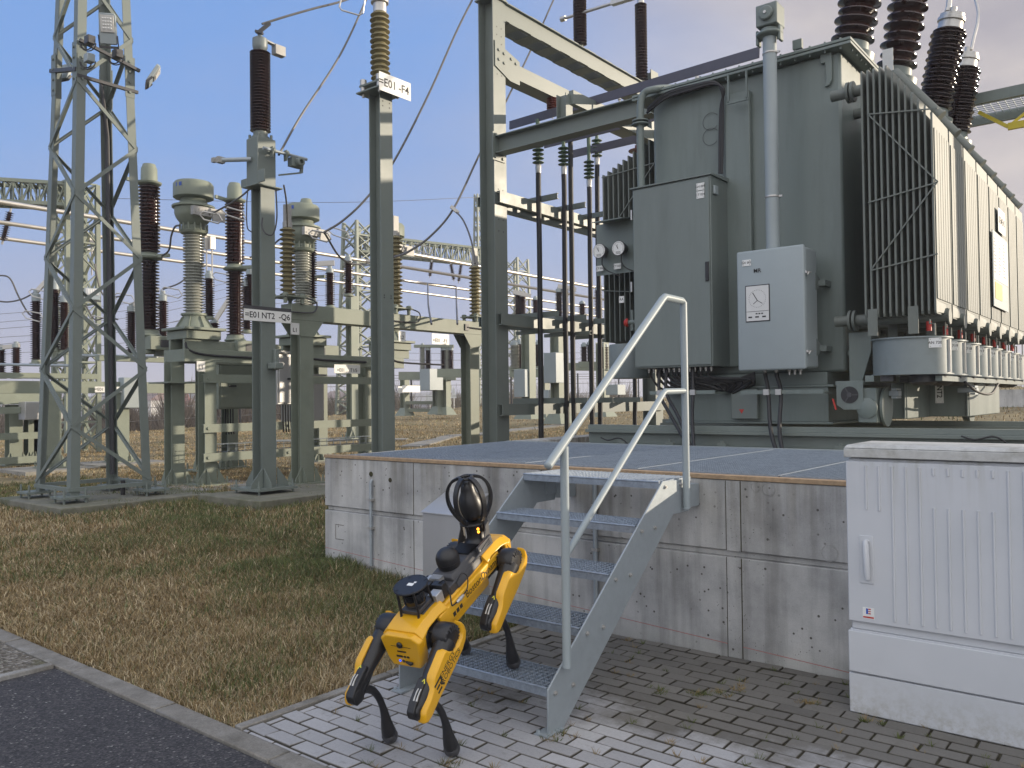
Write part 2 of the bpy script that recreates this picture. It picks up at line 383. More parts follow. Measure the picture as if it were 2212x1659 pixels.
def scaled(t, src, s):
    m = t.nodes.new('ShaderNodeMapping'); m.inputs['Scale'].default_value = s; t.links.new(src, m.inputs[0]); return m.outputs[0]
def xyz(t, src):
    s = t.nodes.new('ShaderNodeSeparateXYZ'); t.links.new(src, s.inputs[0]); return s.outputs

# grass ground: winter straw with greener patches
m, t, n, L, b, co = nmat('winter_grass_ground', .95)
big = noise(t, co, .35, 4); mid = noise(t, co, 2.2, 6, .7); fine = noise(t, co, 28, 6, .8)
c1 = ramp(t, mid, [(.32, (.20, .155, .075)), (.5, (.31, .245, .125)), (.68, (.40, .325, .18))])
c2 = ramp(t, mid, [(.32, (.05, .06, .02)), (.6, (.11, .12, .035))])
c = mix(t, mrange(t, big, .52, .68, 0, .5), c1, c2)
c = mix(t, .75, c, ramp(t, fine, [(.3, (.25, .25, .25)), (.62, (.9, .9, .9))]), 'MULTIPLY')
L.new(c, b.inputs['Base Color']); bump(t, b, fine, .8, .03); M['ground'] = m
xs = np.unique(np.concatenate([np.linspace(-3000, -150, 20), np.linspace(-150, -40, 30), np.linspace(-40, -14, 50), np.linspace(-14, -3.62, 90), [-3.56, -3.555], np.linspace(-3.5, 12, 20), np.linspace(12, 60, 25), np.linspace(60, 2500, 20)]))
ys = np.unique(np.concatenate([np.linspace(-600, -5, 12), [2.2, 2.24, 2.33], np.linspace(2.34, 8, 60), np.linspace(8, 30, 60), np.linspace(30, 90, 50), np.linspace(90, 3500, 30)]))
def gfun(x, y):
    z = g(x, y); z = np.where((y <= 2.25), -.06, z)
    z = np.where((x > -3.6) & (y < 4.9), -.06, z)
    return z - .012
sheet('ground', xs, ys, gfun, M['ground'])

# asphalt
m, t, n, L, b, co = nmat('asphalt', .85)
v1 = n.new('ShaderNodeTexVoronoi'); v1.inputs['Scale'].default_value = 105; L.new(co, v1.inputs['Vector'])
c = ramp(t, v1.outputs['Color'], [(.15, (.022, .022, .026)), (.6, (.055, .052, .056)), (.86, (.10, .095, .095)), (.97, (.34, .33, .31))])
c = mix(t, .6, c, ramp(t, noise(t, co, 3, 6), [(.3, (.6, .6, .62)), (.7, (1, .98, .96))]), 'MULTIPLY')
L.new(c, b.inputs['Base Color']); bump(t, b, v1.outputs['Distance'], .55, .006); M['asphalt'] = m
b_ = MB(); b_.box(-60, 8, -30, 2.2, -.05, -.012)
o = b_.build('road', 'asphalt'); tag(o, kind='structure')
# cast concrete kerb line, edging and side kerb
m, t, n, L, b, co = nmat('kerb_concrete', .85)
c = ramp(t, noise(t, co, 5, 6, .7), [(.3, (.15, .14, .12)), (.55, (.24, .225, .20)), (.75, (.33, .32, .30))])
c = mix(t, mrange(t, noise(t, co, 2.1, 4), .56, .66, 0, .75), c, (.40, .395, .38))
c = mix(t, .7, c, ramp(t, noise(t, co, 90, 4, .8), [(.3, (.55, .55, .55)), (.6, (1, 1, 1))]), 'MULTIPLY')
L.new(c, b.inputs['Base Color']); bump(t, b, noise(t, co, 60, 6, .8), .5, .006); M['kerb'] = m
b_ = MB(); x = -14.2
while x < 1:
    l = 1.0; dz = random.uniform(-.003, .004); b_.box(x, x+l-.008, 2.205, 2.325, -.2, .006+dz); x += l
y = 2.33
while y < 4.5: b_.box(-3.665, -3.605, y, min(y+.992, 4.75), -.2, .012+random.uniform(-.003, .003)); y += 1
y = 2.195
while y > -3: b_.box(-5.46, -5.40, y-.992, y, -.2, .014+random.uniform(-.003, .003)); y -= 1
o = b_.build('kerb', 'kerb', bevel=.005, bseg=1); tag(o, kind='structure')
# gravelly verge left of the side kerb
m, t, n, L, b, co = nmat('gravel_verge', .95)
v1 = n.new('ShaderNodeTexVoronoi'); v1.inputs['Scale'].default_value = 45; L.new(co, v1.inputs['Vector'])
c = ramp(t, v1.outputs['Color'], [(.1, (.07, .06, .045)), (.6, (.17, .15, .12)), (.95, (.38, .36, .33))])
c = mix(t, mrange(t, noise(t, co, 3, 5), .45, .6), c, (.10, .095, .045))
L.new(c, b.inputs['Base Color']); bump(t, b, v1.outputs['Distance'], 1, .02); M['gravel'] = m
b_ = MB(); b_.box(-30, -5.47, -3, 2.198, -.05, -.004); o = b_.build('gravel_strip', 'gravel'); tag(o, kind='structure')

# ---- paving: real blocks in running bond
m, t, n, L, b, co = nmat('paving_block', .8)
at_ = n.new('ShaderNodeVertexColor'); at_.layer_name = 'Col'
c = mix(t, .8, at_.outputs[0], ramp(t, noise(t, co, 70, 5, .8), [(.25, (.72, .72, .72)), (.6, (1, 1, 1))]), 'MULTIPLY')
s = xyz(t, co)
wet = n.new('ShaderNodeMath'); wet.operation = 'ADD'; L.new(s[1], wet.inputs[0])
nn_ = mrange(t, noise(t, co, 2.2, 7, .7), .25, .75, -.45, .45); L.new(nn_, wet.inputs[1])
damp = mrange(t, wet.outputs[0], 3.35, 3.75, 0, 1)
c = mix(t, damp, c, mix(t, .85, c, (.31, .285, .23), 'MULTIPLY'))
c = mix(t, mrange(t, noise(t, co, 9, 6, .7), .58, .72, 0, .5), c, (.085, .08, .055))
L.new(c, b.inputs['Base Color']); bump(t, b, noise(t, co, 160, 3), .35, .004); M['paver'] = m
m, t, n, L, b, co = nmat('joint_soil', .95)
c = ramp(t, noise(t, co, 14, 6, .7), [(.3, (.025, .022, .014)), (.5, (.05, .042, .022)), (.7, (.07, .08, .025))])
L.new(c, b.inputs['Base Color']); bump(t, b, noise(t, co, 120, 4), .8, .01); M['soil'] = m
PX0, PY0, PY1 = -3.598, 2.331, 4.838; OX, OY = -2.85, 2.36
base = MB(); base.box(PX0-.004, 3, PY0-.004, 4.86, -.08, -.009); o = base.build('paving_bed', 'soil'); tag(o, kind='structure')
pts, fcs, cols = [], [], []
jj = int((PY0-OY)/.1)-1
while OY+jj*.1 < PY1:
    ya, yb = OY+jj*.1, OY+jj*.1+.0912; ya_, yb_ = max(ya, PY0), min(yb, PY1)
    if yb_-ya_ > .02:
        ii = int((PX0-OX)/.2)-2
        while OX+ii*.2 < 1.6:
            xa = OX+ii*.2+(jj % 2)*.1; xb = xa+.1905; xa_, xb_ = max(xa, PX0), xb
            if xb_-xa_ > .03:
                dz = random.gauss(0, .0012); tx, ty = random.gauss(0, .0012), random.gauss(0, .0012); bv = .004
                o_ = len(pts); jx = random.uniform(-.0015, .0015); jy = random.uniform(-.0012, .0012)
                for q, (zz, e) in enumerate(((-.03, 0), (-.004, 0), (0, bv))):
                    for (cx, cy, sx, sy) in ((xa_, ya_, 1, 1), (xb_, ya_, -1, 1), (xb_, yb_, -1, -1), (xa_, yb_, 1, -1)):
                        pts.append((cx+sx*e+jx, cy+sy*e+jy, zz+dz+tx*(-sx)+ty*(-sy)))
                fcs.append((o_+8, o_+9, o_+10, o_+11))
                for q in (0, 4):
                    for k in range(4): fcs.append((o_+q+k, o_+q+(k+1) % 4, o_+q+4+(k+1) % 4, o_+q+4+k))
                tn = random.gauss(.37, .03)*(.9 if random.random() < .12 else 1)
                cols += [(.030, .026, .018, 1)]*4+[(.11, .10, .085, 1)]*4+[(tn*1.0, tn*.99, tn*1.01, 1)]*4
            ii += 1
    jj += 1
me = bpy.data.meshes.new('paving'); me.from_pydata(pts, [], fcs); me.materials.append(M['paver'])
ca = me.color_attributes.new('Col', 'FLOAT_COLOR', 'POINT'); ca.data.foreach_set('color', np.array(cols, 'f').ravel())
o = bpy.data.objects.new('paving', me); C.objects.link(o); tag(o, kind='structure')

# ---- stepping path of concrete slabs in the yard
m, t, n, L, b, co = nmat('path_slab', .85)
c = ramp(t, noise(t, co, 4, 6, .7), [(.3, (.20, .19, .165)), (.7, (.33, .315, .28))]); L.new(c, b.inputs['Base Color']); M['slab'] = m
b_ = MB()
def slabs(p0, p1, n_, wd):
    p0, p1 = V(p0), V(p1); d = (p1-p0)/n_; x_ = d.cross(Z).normalized()*wd/2
    for i in range(n_):
        a, c_ = p0+d*i, p0+d*(i+.97); q = [a-x_, a+x_, c_+x_, c_-x_]
        b_.add([V((p.x, p.y, gz(p.x, p.y)+h)) for h in (-.05, .03) for p in q], [(3, 2, 1, 0), (4, 5, 6, 7), (0, 1, 5, 4), (1, 2, 6, 5), (2, 3, 7, 6), (3, 0, 4, 7)])
slabs(ground_at(885, 966), ground_at(975, 943), 7, .55)
slabs(ground_at(975, 943), ground_at(1230, 932), 12, .6)
slabs(ground_at(640, 1002), ground_at(860, 985), 9, .55)
slabs(ground_at(880, 950), ground_at(560, 955), 12, .55)
slabs(ground_at(330, 1052), ground_at(420, 1040), 4, .6)
o = b_.build('path', 'slab'); tag(o, kind='structure')

# ---- grass blades
def value(x, y, s, seed):
    r = np.random.default_rng(seed); o = np.zeros_like(x)
    for k in range(7):
        a = r.uniform(0, 6.28); f = s*r.uniform(.6, 1.6); o += np.sin((x*np.cos(a)+y*np.sin(a))*f+r.uniform(0, 6.28))
    return o/4
m, t, n, L, b, co = nmat('grass_blade', .7)
at_ = n.new('ShaderNodeVertexColor'); at_.layer_name = 'Col'; L.new(at_.outputs[0], b.inputs['Base Color'])
b.inputs['Specular IOR Level'].default_value = .15; M['blade'] = m
PX = []
def scatter(nn, x0, x1, y0, y1, f=None):
    x = rng.uniform(x0, x1, nn); y = rng.uniform(y0, y1, nn); return x, y
def inview(x, y, z):
    px, py, pz = x, y, z-1.6; dz = px*cf.x+py*cf.y+pz*cf.z
    u = 1106+FL*(px*RT.x+py*RT.y+pz*RT.z)/dz; v = 829.5-FL*(px*UP.x+py*UP.y+pz*UP.z)/dz
    return (dz > 0) & (u > -120) & (u < 2330) & (v < 1760)
def blades(nn, area, hgt, wid, lean, seed):
    x, y = scatter(nn, *area); z = g(x, y)
    k = inview(x, y, z) & ~((x > -6.14) & (y > 4.83) & (x < 6) & (y < 19)) & ~((x > -3.67) & (y < 4.9)) & (y > 2.33)
    x, y = x[k], y[k]; z = g(x, y)-.015
    pn = value(x, y, 1.1, seed); p2 = value(x, y, 5.5, seed+1); pf = value(x, y, 19, seed+2)
    keep = rng.uniform(0, 1, len(x)) < np.clip(.85+.35*p2+.25*pf, .12, 1); x, y, z, pn, p2 = (q[keep] for q in (x, y, z, pn, p2))
    n_ = len(x); wall = np.exp(-((np.clip(x+6.1, 0, 9)*0+np.clip(4.84-y, 0, 9))/1.0)**2)*(x > -6.6)*(x < -3.6)
    green = np.clip(.07+.20*pn+.15*p2+.38*wall + .24*sm(3.6, 5.0, y)*sm(-5.2, -6.5, x)*(y < 6.5), .03, .8)*(1-.6*sm(7, 9, y))
    isg = rng.uniform(0, 1, n_) < green
    h = hgt*rng.uniform(.4, 1.2, n_)*(1+.35*isg+.4*wall)*(1+.45*np.clip(value(x, y, 9, 77), -.8, 1.2)); a = rng.uniform(0, 6.283, n_); ln = rng.uniform(.3, 1, n_)*lean*(1-.35*isg)
    la = rng.uniform(0, 6.283, n_)
    dx, dy = np.cos(la), np.sin(la); wx, wy = np.cos(a)*wid, np.sin(a)*wid
    P = np.empty((n_, 5, 3))
    P[:, 0] = np.stack([x-wx, y-wy, z], -1); P[:, 1] = np.stack([x+wx, y+wy, z], -1)
    mx, my, mz = x+dx*h*ln*.4, y+dy*h*ln*.4, z+h*.62*np.sqrt(1-.5*ln**2)
    P[:, 2] = np.stack([mx+wx*.8, my+wy*.8, mz], -1); P[:, 3] = np.stack([mx-wx*.8, my-wy*.8, mz], -1)
    P[:, 4] = np.stack([x+dx*h*ln*1.15, y+dy*h*ln*1.15, z+h*np.sqrt(np.clip(1-ln**2*.8, .03, 1))], -1)
    br = rng.uniform(.6, 1.25, n_)[:, None]
    straw = np.array([.45, .36, .215])+rng.uniform(-.07, .11, (n_, 1)); tan = np.array([.27, .19, .095]); gr = np.array([.10, .125, .035])+rng.uniform(0, .05, (n_, 1))
    cl = np.where(isg[:, None], gr, np.where(rng.uniform(0, 1, (n_, 1)) < .55, straw, tan))*br
    return P, cl
sets = [blades(210000, (-9, -3.6, 2.33, 5.2), .055, .0022, 1.0, 5), blades(170000, (-15, -5.5, 2.33, 9), .07, .004, .95, 5),
        blades(150000, (-34, -6.2, 6, 22), .05, .006, .9, 5), blades(50000, (-40, 8, 16, 50), .07, .012, .8, 5)]
Pp = np.concatenate([a_[0] for a_ in sets]); Cc = np.concatenate([a_[1] for a_ in sets]); nb = len(Pp)
me = bpy.data.meshes.new('grass'); me.vertices.add(nb*5); me.vertices.foreach_set('co', Pp.astype('f').ravel())
me.loops.add(nb*7); me.polygons.add(nb*2)
bi = np.arange(nb)[:, None]*5
li = np.concatenate([bi+np.array([[0, 1, 2, 3]]), bi+np.array([[3, 2, 4]])], 1)
me.loops.foreach_set('vertex_index', li.astype('i').ravel())
ls = np.stack([np.arange(nb)*7, np.arange(nb)*7+4], -1); me.polygons.foreach_set('loop_start', ls.astype('i').ravel())
me.update(calc_edges=True); me.materials.append(M['blade'])
ca = me.color_attributes.new('Col', 'FLOAT_COLOR', 'POINT')
c4 = np.ones((nb, 5, 4), 'f'); c4[:, :, :3] = Cc[:, None, :]; ca.data.foreach_set('color', c4.ravel())
o = bpy.data.objects.new('grass', me); C.objects.link(o); tag(o, kind='stuff')
# weeds and dry tufts in the paving joints
def tufts(nn, f):
    P_, C_ = [], []
    for _ in range(nn):
        cx, cy = f(); gcol = random.random() < .45
        for k in range(random.randint(5, 16)):
            a = random.uniform(0, 6.28); h = random.uniform(.008, .03); wx = .0016; r_ = random.uniform(0, .02)
            x0, y0 = cx+math.cos(a)*r_, cy+math.sin(a)*r_; P_.append([(x0-wx, y0, -.004), (x0+wx, y0, -.004), (x0+wx*.6+math.cos(a)*h*.6, y0+math.sin(a)*h*.6, h*.6), (x0-wx*.6+math.cos(a)*h*.6, y0+math.sin(a)*h*.6, h*.6), (x0+math.cos(a)*h*1.3, y0+math.sin(a)*h*1.3, h*.8)])
            C_.append((.09, .11, .03) if gcol else (.26, .19, .09))
    return P_, C_
def jpos():
    j = random.randint(0, 24); return (random.uniform(-3.55, .4), OY+j*.1-.004)
P_, C_ = tufts(170, jpos)
for (ux, vy) in ((1215, 1588), (1190, 1600), (1505, 1500), (1600, 1490), (1560, 1500), (975, 1650), (1880, 1560), (1745, 1520), (1430, 1495)):
    q = at(ux, vy, z=0); a2, b2 = tufts(7, lambda: (q.x+random.gauss(0, .03), q.y+random.gauss(0, .02))); P_ += a2; C_ += b2
fl = [(i*5+a, i*5+b2, i*5+c_, i*5+d_) for i in range(len(P_)) for a, b2, c_, d_ in ((0, 1, 2, 3),)]+[(i*5+3, i*5+2, i*5+4) for i in range(len(P_))]
me = bpy.data.meshes.new('weeds'); me.from_pydata([p for q in P_ for p in q], [], fl); me.materials.append(M['blade'])
ca = me.color_attributes.new('Col', 'FLOAT_COLOR', 'POINT'); ca.data.foreach_set('color', np.array([(*c_, 1) for c_ in C_ for _ in range(5)], 'f').ravel())
o = bpy.data.objects.new('weeds', me); C.objects.link(o); tag(o, kind='stuff')
# ================================================================ CONCRETE PLINTH, STAIR, CABINETS
m, t, n, L, b, co = nmat('cast_concrete', .8)
s = xyz(t, co)
c = ramp(t, noise(t, co, 1.3, 8, .62), [(.33, (.28, .28, .28)), (.46, (.43, .43, .425)), (.58, (.55, .545, .53)), (.75, (.62, .61, .59))])
st_ = noise(t, scaled(t, co, (7, 7, .5)), 1.0, 6, .6)
c = mix(t, .55, c, ramp(t, st_, [(.36, (.45, .445, .43)), (.52, (1, 1, 1))]), 'MULTIPLY')
topd = mrange(t, s[2], .55, 1.1, 0, 1)          # run-off stains below the top edge
tm = n.new('ShaderNodeMath'); tm.operation = 'MULTIPLY'; L.new(topd, tm.inputs[0]); L.new(mrange(t, noise(t, scaled(t, co, (9, 9, .35)), 1, 5), .42, .62), tm.inputs[1])
c = mix(t, tm.outputs[0], c, mix(t, .6, c, (.50, .46, .38), 'MULTIPLY'))
v1 = n.new('ShaderNodeTexVoronoi'); v1.inputs['Scale'].default_value = 17; v1.inputs['Randomness'].default_value = 1; L.new(co, v1.inputs['Vector'])
v2 = n.new('ShaderNodeTexVoronoi'); v2.inputs['Scale'].default_value = 38; L.new(co, v2.inputs['Vector'])
pit = mrange(t, v1.outputs['Distance'], .11, .15, 1, 0); pit2 = mrange(t, v2.outputs['Distance'], .09, .12, 1, 0)
sel = mrange(t, noise(t, co, 3.0, 3), .46, .54); pm = n.new('ShaderNodeMath'); pm.operation = 'MULTIPLY'; L.new(pit, pm.inputs[0]); L.new(sel, pm.inputs[1])
pm2 = n.new('ShaderNodeMath'); pm2.operation = 'MULTIPLY'; L.new(pit2, pm2.inputs[0]); L.new(mrange(t, noise(t, co, 2.1, 3), .5, .62), pm2.inputs[1])
pp = n.new('ShaderNodeMath'); pp.operation = 'MAXIMUM'; L.new(pm.outputs[0], pp.inputs[0]); L.new(pm2.outputs[0], pp.inputs[1])
c = mix(t, pp.outputs[0], c, (.09, .085, .075))
c = mix(t, mrange(t, s[2], .16, -.02, 0, .55), c, mix(t, .5, c, (.30, .31, .20), 'MULTIPLY'))      # algae at the foot
c = mix(t, .5, c, ramp(t, noise(t, co, 120, 4, .8), [(.3, (.7, .7, .7)), (.6, (1, 1, 1))]), 'MULTIPLY')
L.new(c, b.inputs['Base Color']); bump(t, b, noise(t, co, 45, 8, .7), .25, .006); M['conc'] = m

TZ = 1.10; WY = 4.84; XL, XR = -6.13, 5.5; YB = 17.5
T0 = thing('concrete_plinth', 'long pale cast concrete plinth under the transformer, with grooved wall beside the paving', 'plinth', (XL, WY, 0))
b_ = MB()
# outer walls; left side runs slightly outwards to the back
def lx(y): return XL-.40*(y-WY)/4.4 if y < 9.2 else -6.53
for z0, z1, e in ((-.2, .612, 0), (.652, TZ-.012, 0)):
    b_.add([(XL, WY, z0), (XR, WY, z0), (XR, WY+.3, z0), (XL+.02, WY+.3, z0), (XL, WY, z1), (XR, WY, z1), (XR, WY+.3, z1), (XL+.02, WY+.3, z1)],
           [(3, 2, 1, 0), (4, 5, 6, 7), (0, 1, 5, 4), (1, 2, 6, 5), (2, 3, 7, 6), (3, 0, 4, 7)])
b_.box(XL+.02, XR, WY+.022, WY+.29, .612, .652)
for y0, y1 in ((WY+.3, 9.2), (9.2, YB)):
    a0, a1 = lx(y0), lx(y1); b_.add([(a0, y0, 0), (a0+.35, y0, 0), (a1+.35, y1, 0), (a1, y1, 0), (a0, y0, TZ), (a0+.35, y0, TZ), (a1+.35, y1, TZ), (a1, y1, TZ)],
           [(3, 2, 1, 0), (4, 5, 6, 7), (0, 1, 5, 4), (1, 2, 6, 5), (2, 3, 7, 6), (3, 0, 4, 7)])
b_.box(-6.5, XR, YB, YB+.3, 0, TZ); b_.box(XR, XR+.3, WY, YB+.3, 0, TZ)
b_.build('wall', 'conc', T0, bevel=.006, bseg=1)
b_ = MB(); b_.box(XL-.004, XR, WY-.006, WY+.05, TZ-.010, TZ+.018); b_.box(XL-.002, XR, WY+.054, WY+.20, TZ-.010, TZ+.004)
b_.build('coping', 'rust', T0, bevel=.003, bseg=1)
b_ = MB(); b_.box(-2.205, -2.115, WY-.004, WY, -.0, .611); b_.box(-2.205, -2.115, WY-.004, WY, .653, 1.085); b_.build('joint_filler', 'conc', T0)
b_ = MB()
for x_ in (-4.968, -2.208, -2.112): b_.box(x_-.0025, x_+.0025, WY-.0025, WY, -.05, .611); b_.box(x_-.0025, x_+.0025, WY-.0025, WY, .653, 1.085)
b_.build('board_joint', 'soil', T0)
for ux, vy, r in ((1792, 1195, .048), (1660, 1057, .042), (1632, 1052, .03)):
    q = at(ux, vy, y=WY); b_ = MB(); b_.lathe([(r-.004, 0), (r-.004, .003), (r, .003), (r, 0)], (q.x, WY, q.z), -Y, 28, caps=False)
    b_.lathe([(r-.006, 0), (r-.006, .002)], (q.x, WY, q.z), -Y, 28); b_.build('grouted_anchor_hole', 'conc', T0)
q = at(843, 1037, y=WY); b_ = MB(); b_.lathe([(.020, .001), (.020, .003)], (q.x, WY, q.z), -Y, 16); b_.build('anchor_hole', 'soil', T0)
q = at(802, 1034, y=WY); b_ = MB(); b_.lathe([(.022, .001), (.022, .006)], (q.x+.0, WY, q.z+.04), -Y, 16); b_.build('conduit_opening', 'soil', T0)
b_ = MB(); q = at(735, 1148, y=WY)      # imprint of a bracket
for a in ((-.06, .055, .05, .062), (-.06, -.075, .05, -.068), (-.067, -.075, -.060, .062)): b_.box(q.x+a[0], q.x+a[2], WY-.0018, WY, q.z+a[1], q.z+a[3])
b_.build('bracket_mark', 'kerb', T0)
M['chalk'] = mat('red_chalk', (.42, .17, .16), .9, var=.25, scale=30)
b_ = MB(); b_.add([(-6.13, WY-.0015, .268), (-3.3, WY-.0015, .13), (-3.3, WY-.0015, .134), (-6.13, WY-.0015, .272)], [(0, 1, 2, 3)]); b_.add([(-3.3, WY-.0015, .13), (-1.34, WY-.0015, .032), (-1.34, WY-.0015, .036), (-3.3, WY-.0015, .134)], [(0, 1, 2, 3)])
b_.build('chalk_line', 'chalk', T0)
# pit floor and walkway slab
b_ = MB(); b_.box(-6.2, XR, WY+.28, YB, .02, .06); o = b_.build('pit_floor', 'gravel', T0)

# ---- steel grating on the plinth
T1 = thing('grating_walkway', 'blue grey steel grating deck lying on top of the concrete plinth', 'grating', (-5.9, 5.05, TZ))
def grating(b_, x0, x1, y0, y1, z1, px=.0345, py=.0345, dep=.03, edge=True):
    e = .005
    if edge:
        b_.box(x0, x1, y0, y0+e, z1-dep, z1); b_.box(x0, x1, y1-e, y1, z1-dep, z1)
        b_.box(x0, x0+e, y0+e, y1-e, z1-dep, z1); b_.box(x1-e, x1, y0+e, y1-e, z1-dep, z1)
    nx = max(1, round((x1-x0)/px)); ny = max(1, round((y1-y0)/py))
    for i in range(1, nx): x_ = x0+(x1-x0)*i/nx; b_.box(x_-.002, x_+.002, y0+e, y1-e, z1-dep+.001, z1-.001)
    for i in range(1, ny): y_ = y0+(y1-y0)*i/ny; b_.box(x0+e, x1-e, y_-.002, y_+.002, z1-dep*.55, z1+.0005)
    return b_
def skewl(y): return -5.93-.32*(y-5.05)/2.5
edges = [-5.93, -4.95, -3.95, -2.95, -1.95, -.95, .05, 1.05]
for i in range(len(edges)-1):
    b_ = MB(); grating(b_, edges[i]+.004, edges[i+1]-.004, 5.05, 7.55, TZ+.012)
    if i == 0:
        b_.v = [V((p.x+(p.x-edges[1])/(edges[0]-edges[1])*(skewl(p.y)-edges[0]), p.y, p.z)) for p in b_.v]
    b_.build('grating_panel', 'grate', T1)
b_ = MB()
for x_ in np.arange(-6, 2, .98): b_.bar((x_, 5.04, TZ-.07), (x_, 7.56, TZ-.07), .06, .09, Z)
b_.bar((-6.2, 7.585, TZ-.045), (5, 7.585, TZ-.045), .05, .13, Z)
b_.build('support_beam', 'galv', T1)

# ---- steel stair
S = thing('steel_staircase', 'grey galvanised five-step stair with tube handrail leading up to the plinth', 'staircase', (-2.9, 3.9, 0))
XR_, XL_ = -2.37, -3.40; RI = .2225
for xs_, nm in ((XR_, 0), (XL_, 1)):
    b_ = MB(); th = .010; x0 = xs_-th if nm == 0 else xs_
    # outline in (y,z)
    poly = [(3.185, .0), (3.30, .0), (4.50, .90), (4.665, .90), (4.665, 1.085), (4.32, 1.115), (3.185, .225)]
    poly = [(3.185, 0), (3.31, 0), (4.46, .905), (4.665, .905), (4.665, 1.10), (4.34, 1.115), (3.185, .215)]
    b_.prism(poly, (x0, 0, 0), Y, Z, th)
    b_.add([], [])
    b_.build('stringer', 'galv', S, bevel=.002, bseg=1)
b_ = MB()     # flared top plate, foot plates, wall brackets
for xs_ in (XR_-.06, XL_-.02): b_.box(xs_, xs_+.08, 3.15, 3.29, .0, .009); b_.cyl((xs_+.04-.03, 3.17, .009), (xs_+.04-.03, 3.17, .02), .011, 6)
for xs_ in (XR_-.07, XL_+.011): b_.box(xs_, xs_+.055, 4.66, 4.835, .92, 1.06); b_.box(xs_, xs_+.012, 4.55, 4.66, .95, 1.05)
b_.build('mounting_bracket', 'galv', S)
b_ = MB()
for k in range(5):
    yk = 3.19+.28*k; zk = RI*(k+1)
    for dy in (.05, .2):
        for xs_ in (XR_, XL_):
            s_ = 1 if xs_ == XR_ else -1; yy = yk+dy; zz = zk-.035
            if k == 4 and dy > .1: yy = 4.55
            b_.cyl((xs_ if s_ > 0 else xs_, yy, zz), (xs_+s_*.008, yy, zz), .012, 6); b_.cyl((xs_+s_*.008, yy, zz), (xs_+s_*.014, yy, zz), .007, 8)
b_.build('bolt', 'alu', S)
for k in range(5):
    yk = 3.19+.28*k; zk = RI*(k+1); b_ = MB(); dpt = .27 if k < 4 else .40
    x0, x1 = XL_+.011, XR_-.011
    b_.bar((x0, yk+.003, zk-.022), (x1, yk+.003, zk-.022), .042, .006, Y)      # nosing
    b_.cyl((x0, yk+.002, zk-.003), (x1, yk+.002, zk-.003), .006, 8)
    b_.box(x0, x1, yk+dpt-.005, yk+dpt, zk-.04, zk)
    b_.box(x0, x0+.005, yk+.007, yk+dpt-.005, zk-.05, zk); b_.box(x1-.005, x1, yk+.007, yk+dpt-.005, zk-.05, zk)
    nx = 30
    for i in range(1, nx):
        x_ = x0+(x1-x0)*i/nx; b_.box(x_-.0022, x_+.0022, yk+.007, yk+dpt-.005, zk-.03, zk-.002)
        for q in range(int(dpt/.0345)*2):                                     # serrated bearing bars
            yq = yk+.015+q*.0172; 
            if yq < yk+dpt-.015: b_.add([(x_-.0022, yq-.005, zk-.002), (x_+.0022, yq-.005, zk-.002), (x_+.0022, yq+.005, zk-.002), (x_-.0022, yq+.005, zk-.002), (x_-.0022, yq, zk+.005), (x_+.0022, yq, zk+.005)], [(0, 1, 5, 4), (2, 3, 4, 5), (1, 2, 5), (3, 0, 4)])
    for i in range(1, int(dpt/.0345)): y_ = yk+dpt*i/int(dpt/.0345); b_.box(x0+.005, x1-.005, y_-.002, y_+.002, zk-.018, zk-.001)
    b_.build('tread', 'grate', S)
b_ = MB(); R_ = .0215; HX_ = XR_+.030
p_low, p_top, p_post = V((HX_, 3.168, 1.286)), V((HX_, 4.325, 2.19)), V((HX_, 4.572, 2.19))
b_.tube([p_low, p_top-(p_top-p_low).normalized()*.02, p_top+V((0, .012, .004)), p_post-V((0, .02, 0)), p_post+V((0, 0, -.01)), V((HX_, 4.575, .93))], R_, 14)
b_.lathe([(R_, 0), (R_*.9, .008), (R_*.5, .014)], p_low, p_low-p_top, 14)
b_.tube([(HX_, 3.30, .30), (HX_, 3.30, 1.37)], R_, 14)
b_.tube([(HX_, 3.31, .845), (HX_, 4.30, 1.628), (HX_, 4.325, 1.64), (HX_, 4.56, 1.643)], R_*.8, 12)
b_.build('handrail', 'cablight', S)

# ---- conduits on the wall
for ux, vt, vb, lab in ((801, 1045, 1240, 'thin grey conduit strapped to the left end of the concrete wall'), (1286, 1140, 1290, 'thin grey conduit behind the stair treads on the concrete wall')):
    a, c_ = at(ux, vt, y=WY-.02), at(ux, vb, y=WY-.02); b_ = MB(); zt = a.z if ux < 900 else 1.0
    b_.tube([(a.x, WY-.004, zt+.03), (a.x, WY-.016, zt+.022), (a.x, WY-.022, zt), (a.x, WY-.022, .02)], .0125 if ux < 900 else .016, 10)
    o = b_.build('wall_conduit', 'galv'); tag(o, lab, 'conduit', 'conduits on the concrete wall')
    b_ = MB()
    for zz in (zt-.15, (zt+.1)/2, .16): b_.box(a.x-.024, a.x+.024, WY-.038, WY-.001, zz, zz+.02)
    b_.build('pipe_clip', 'alu', o)

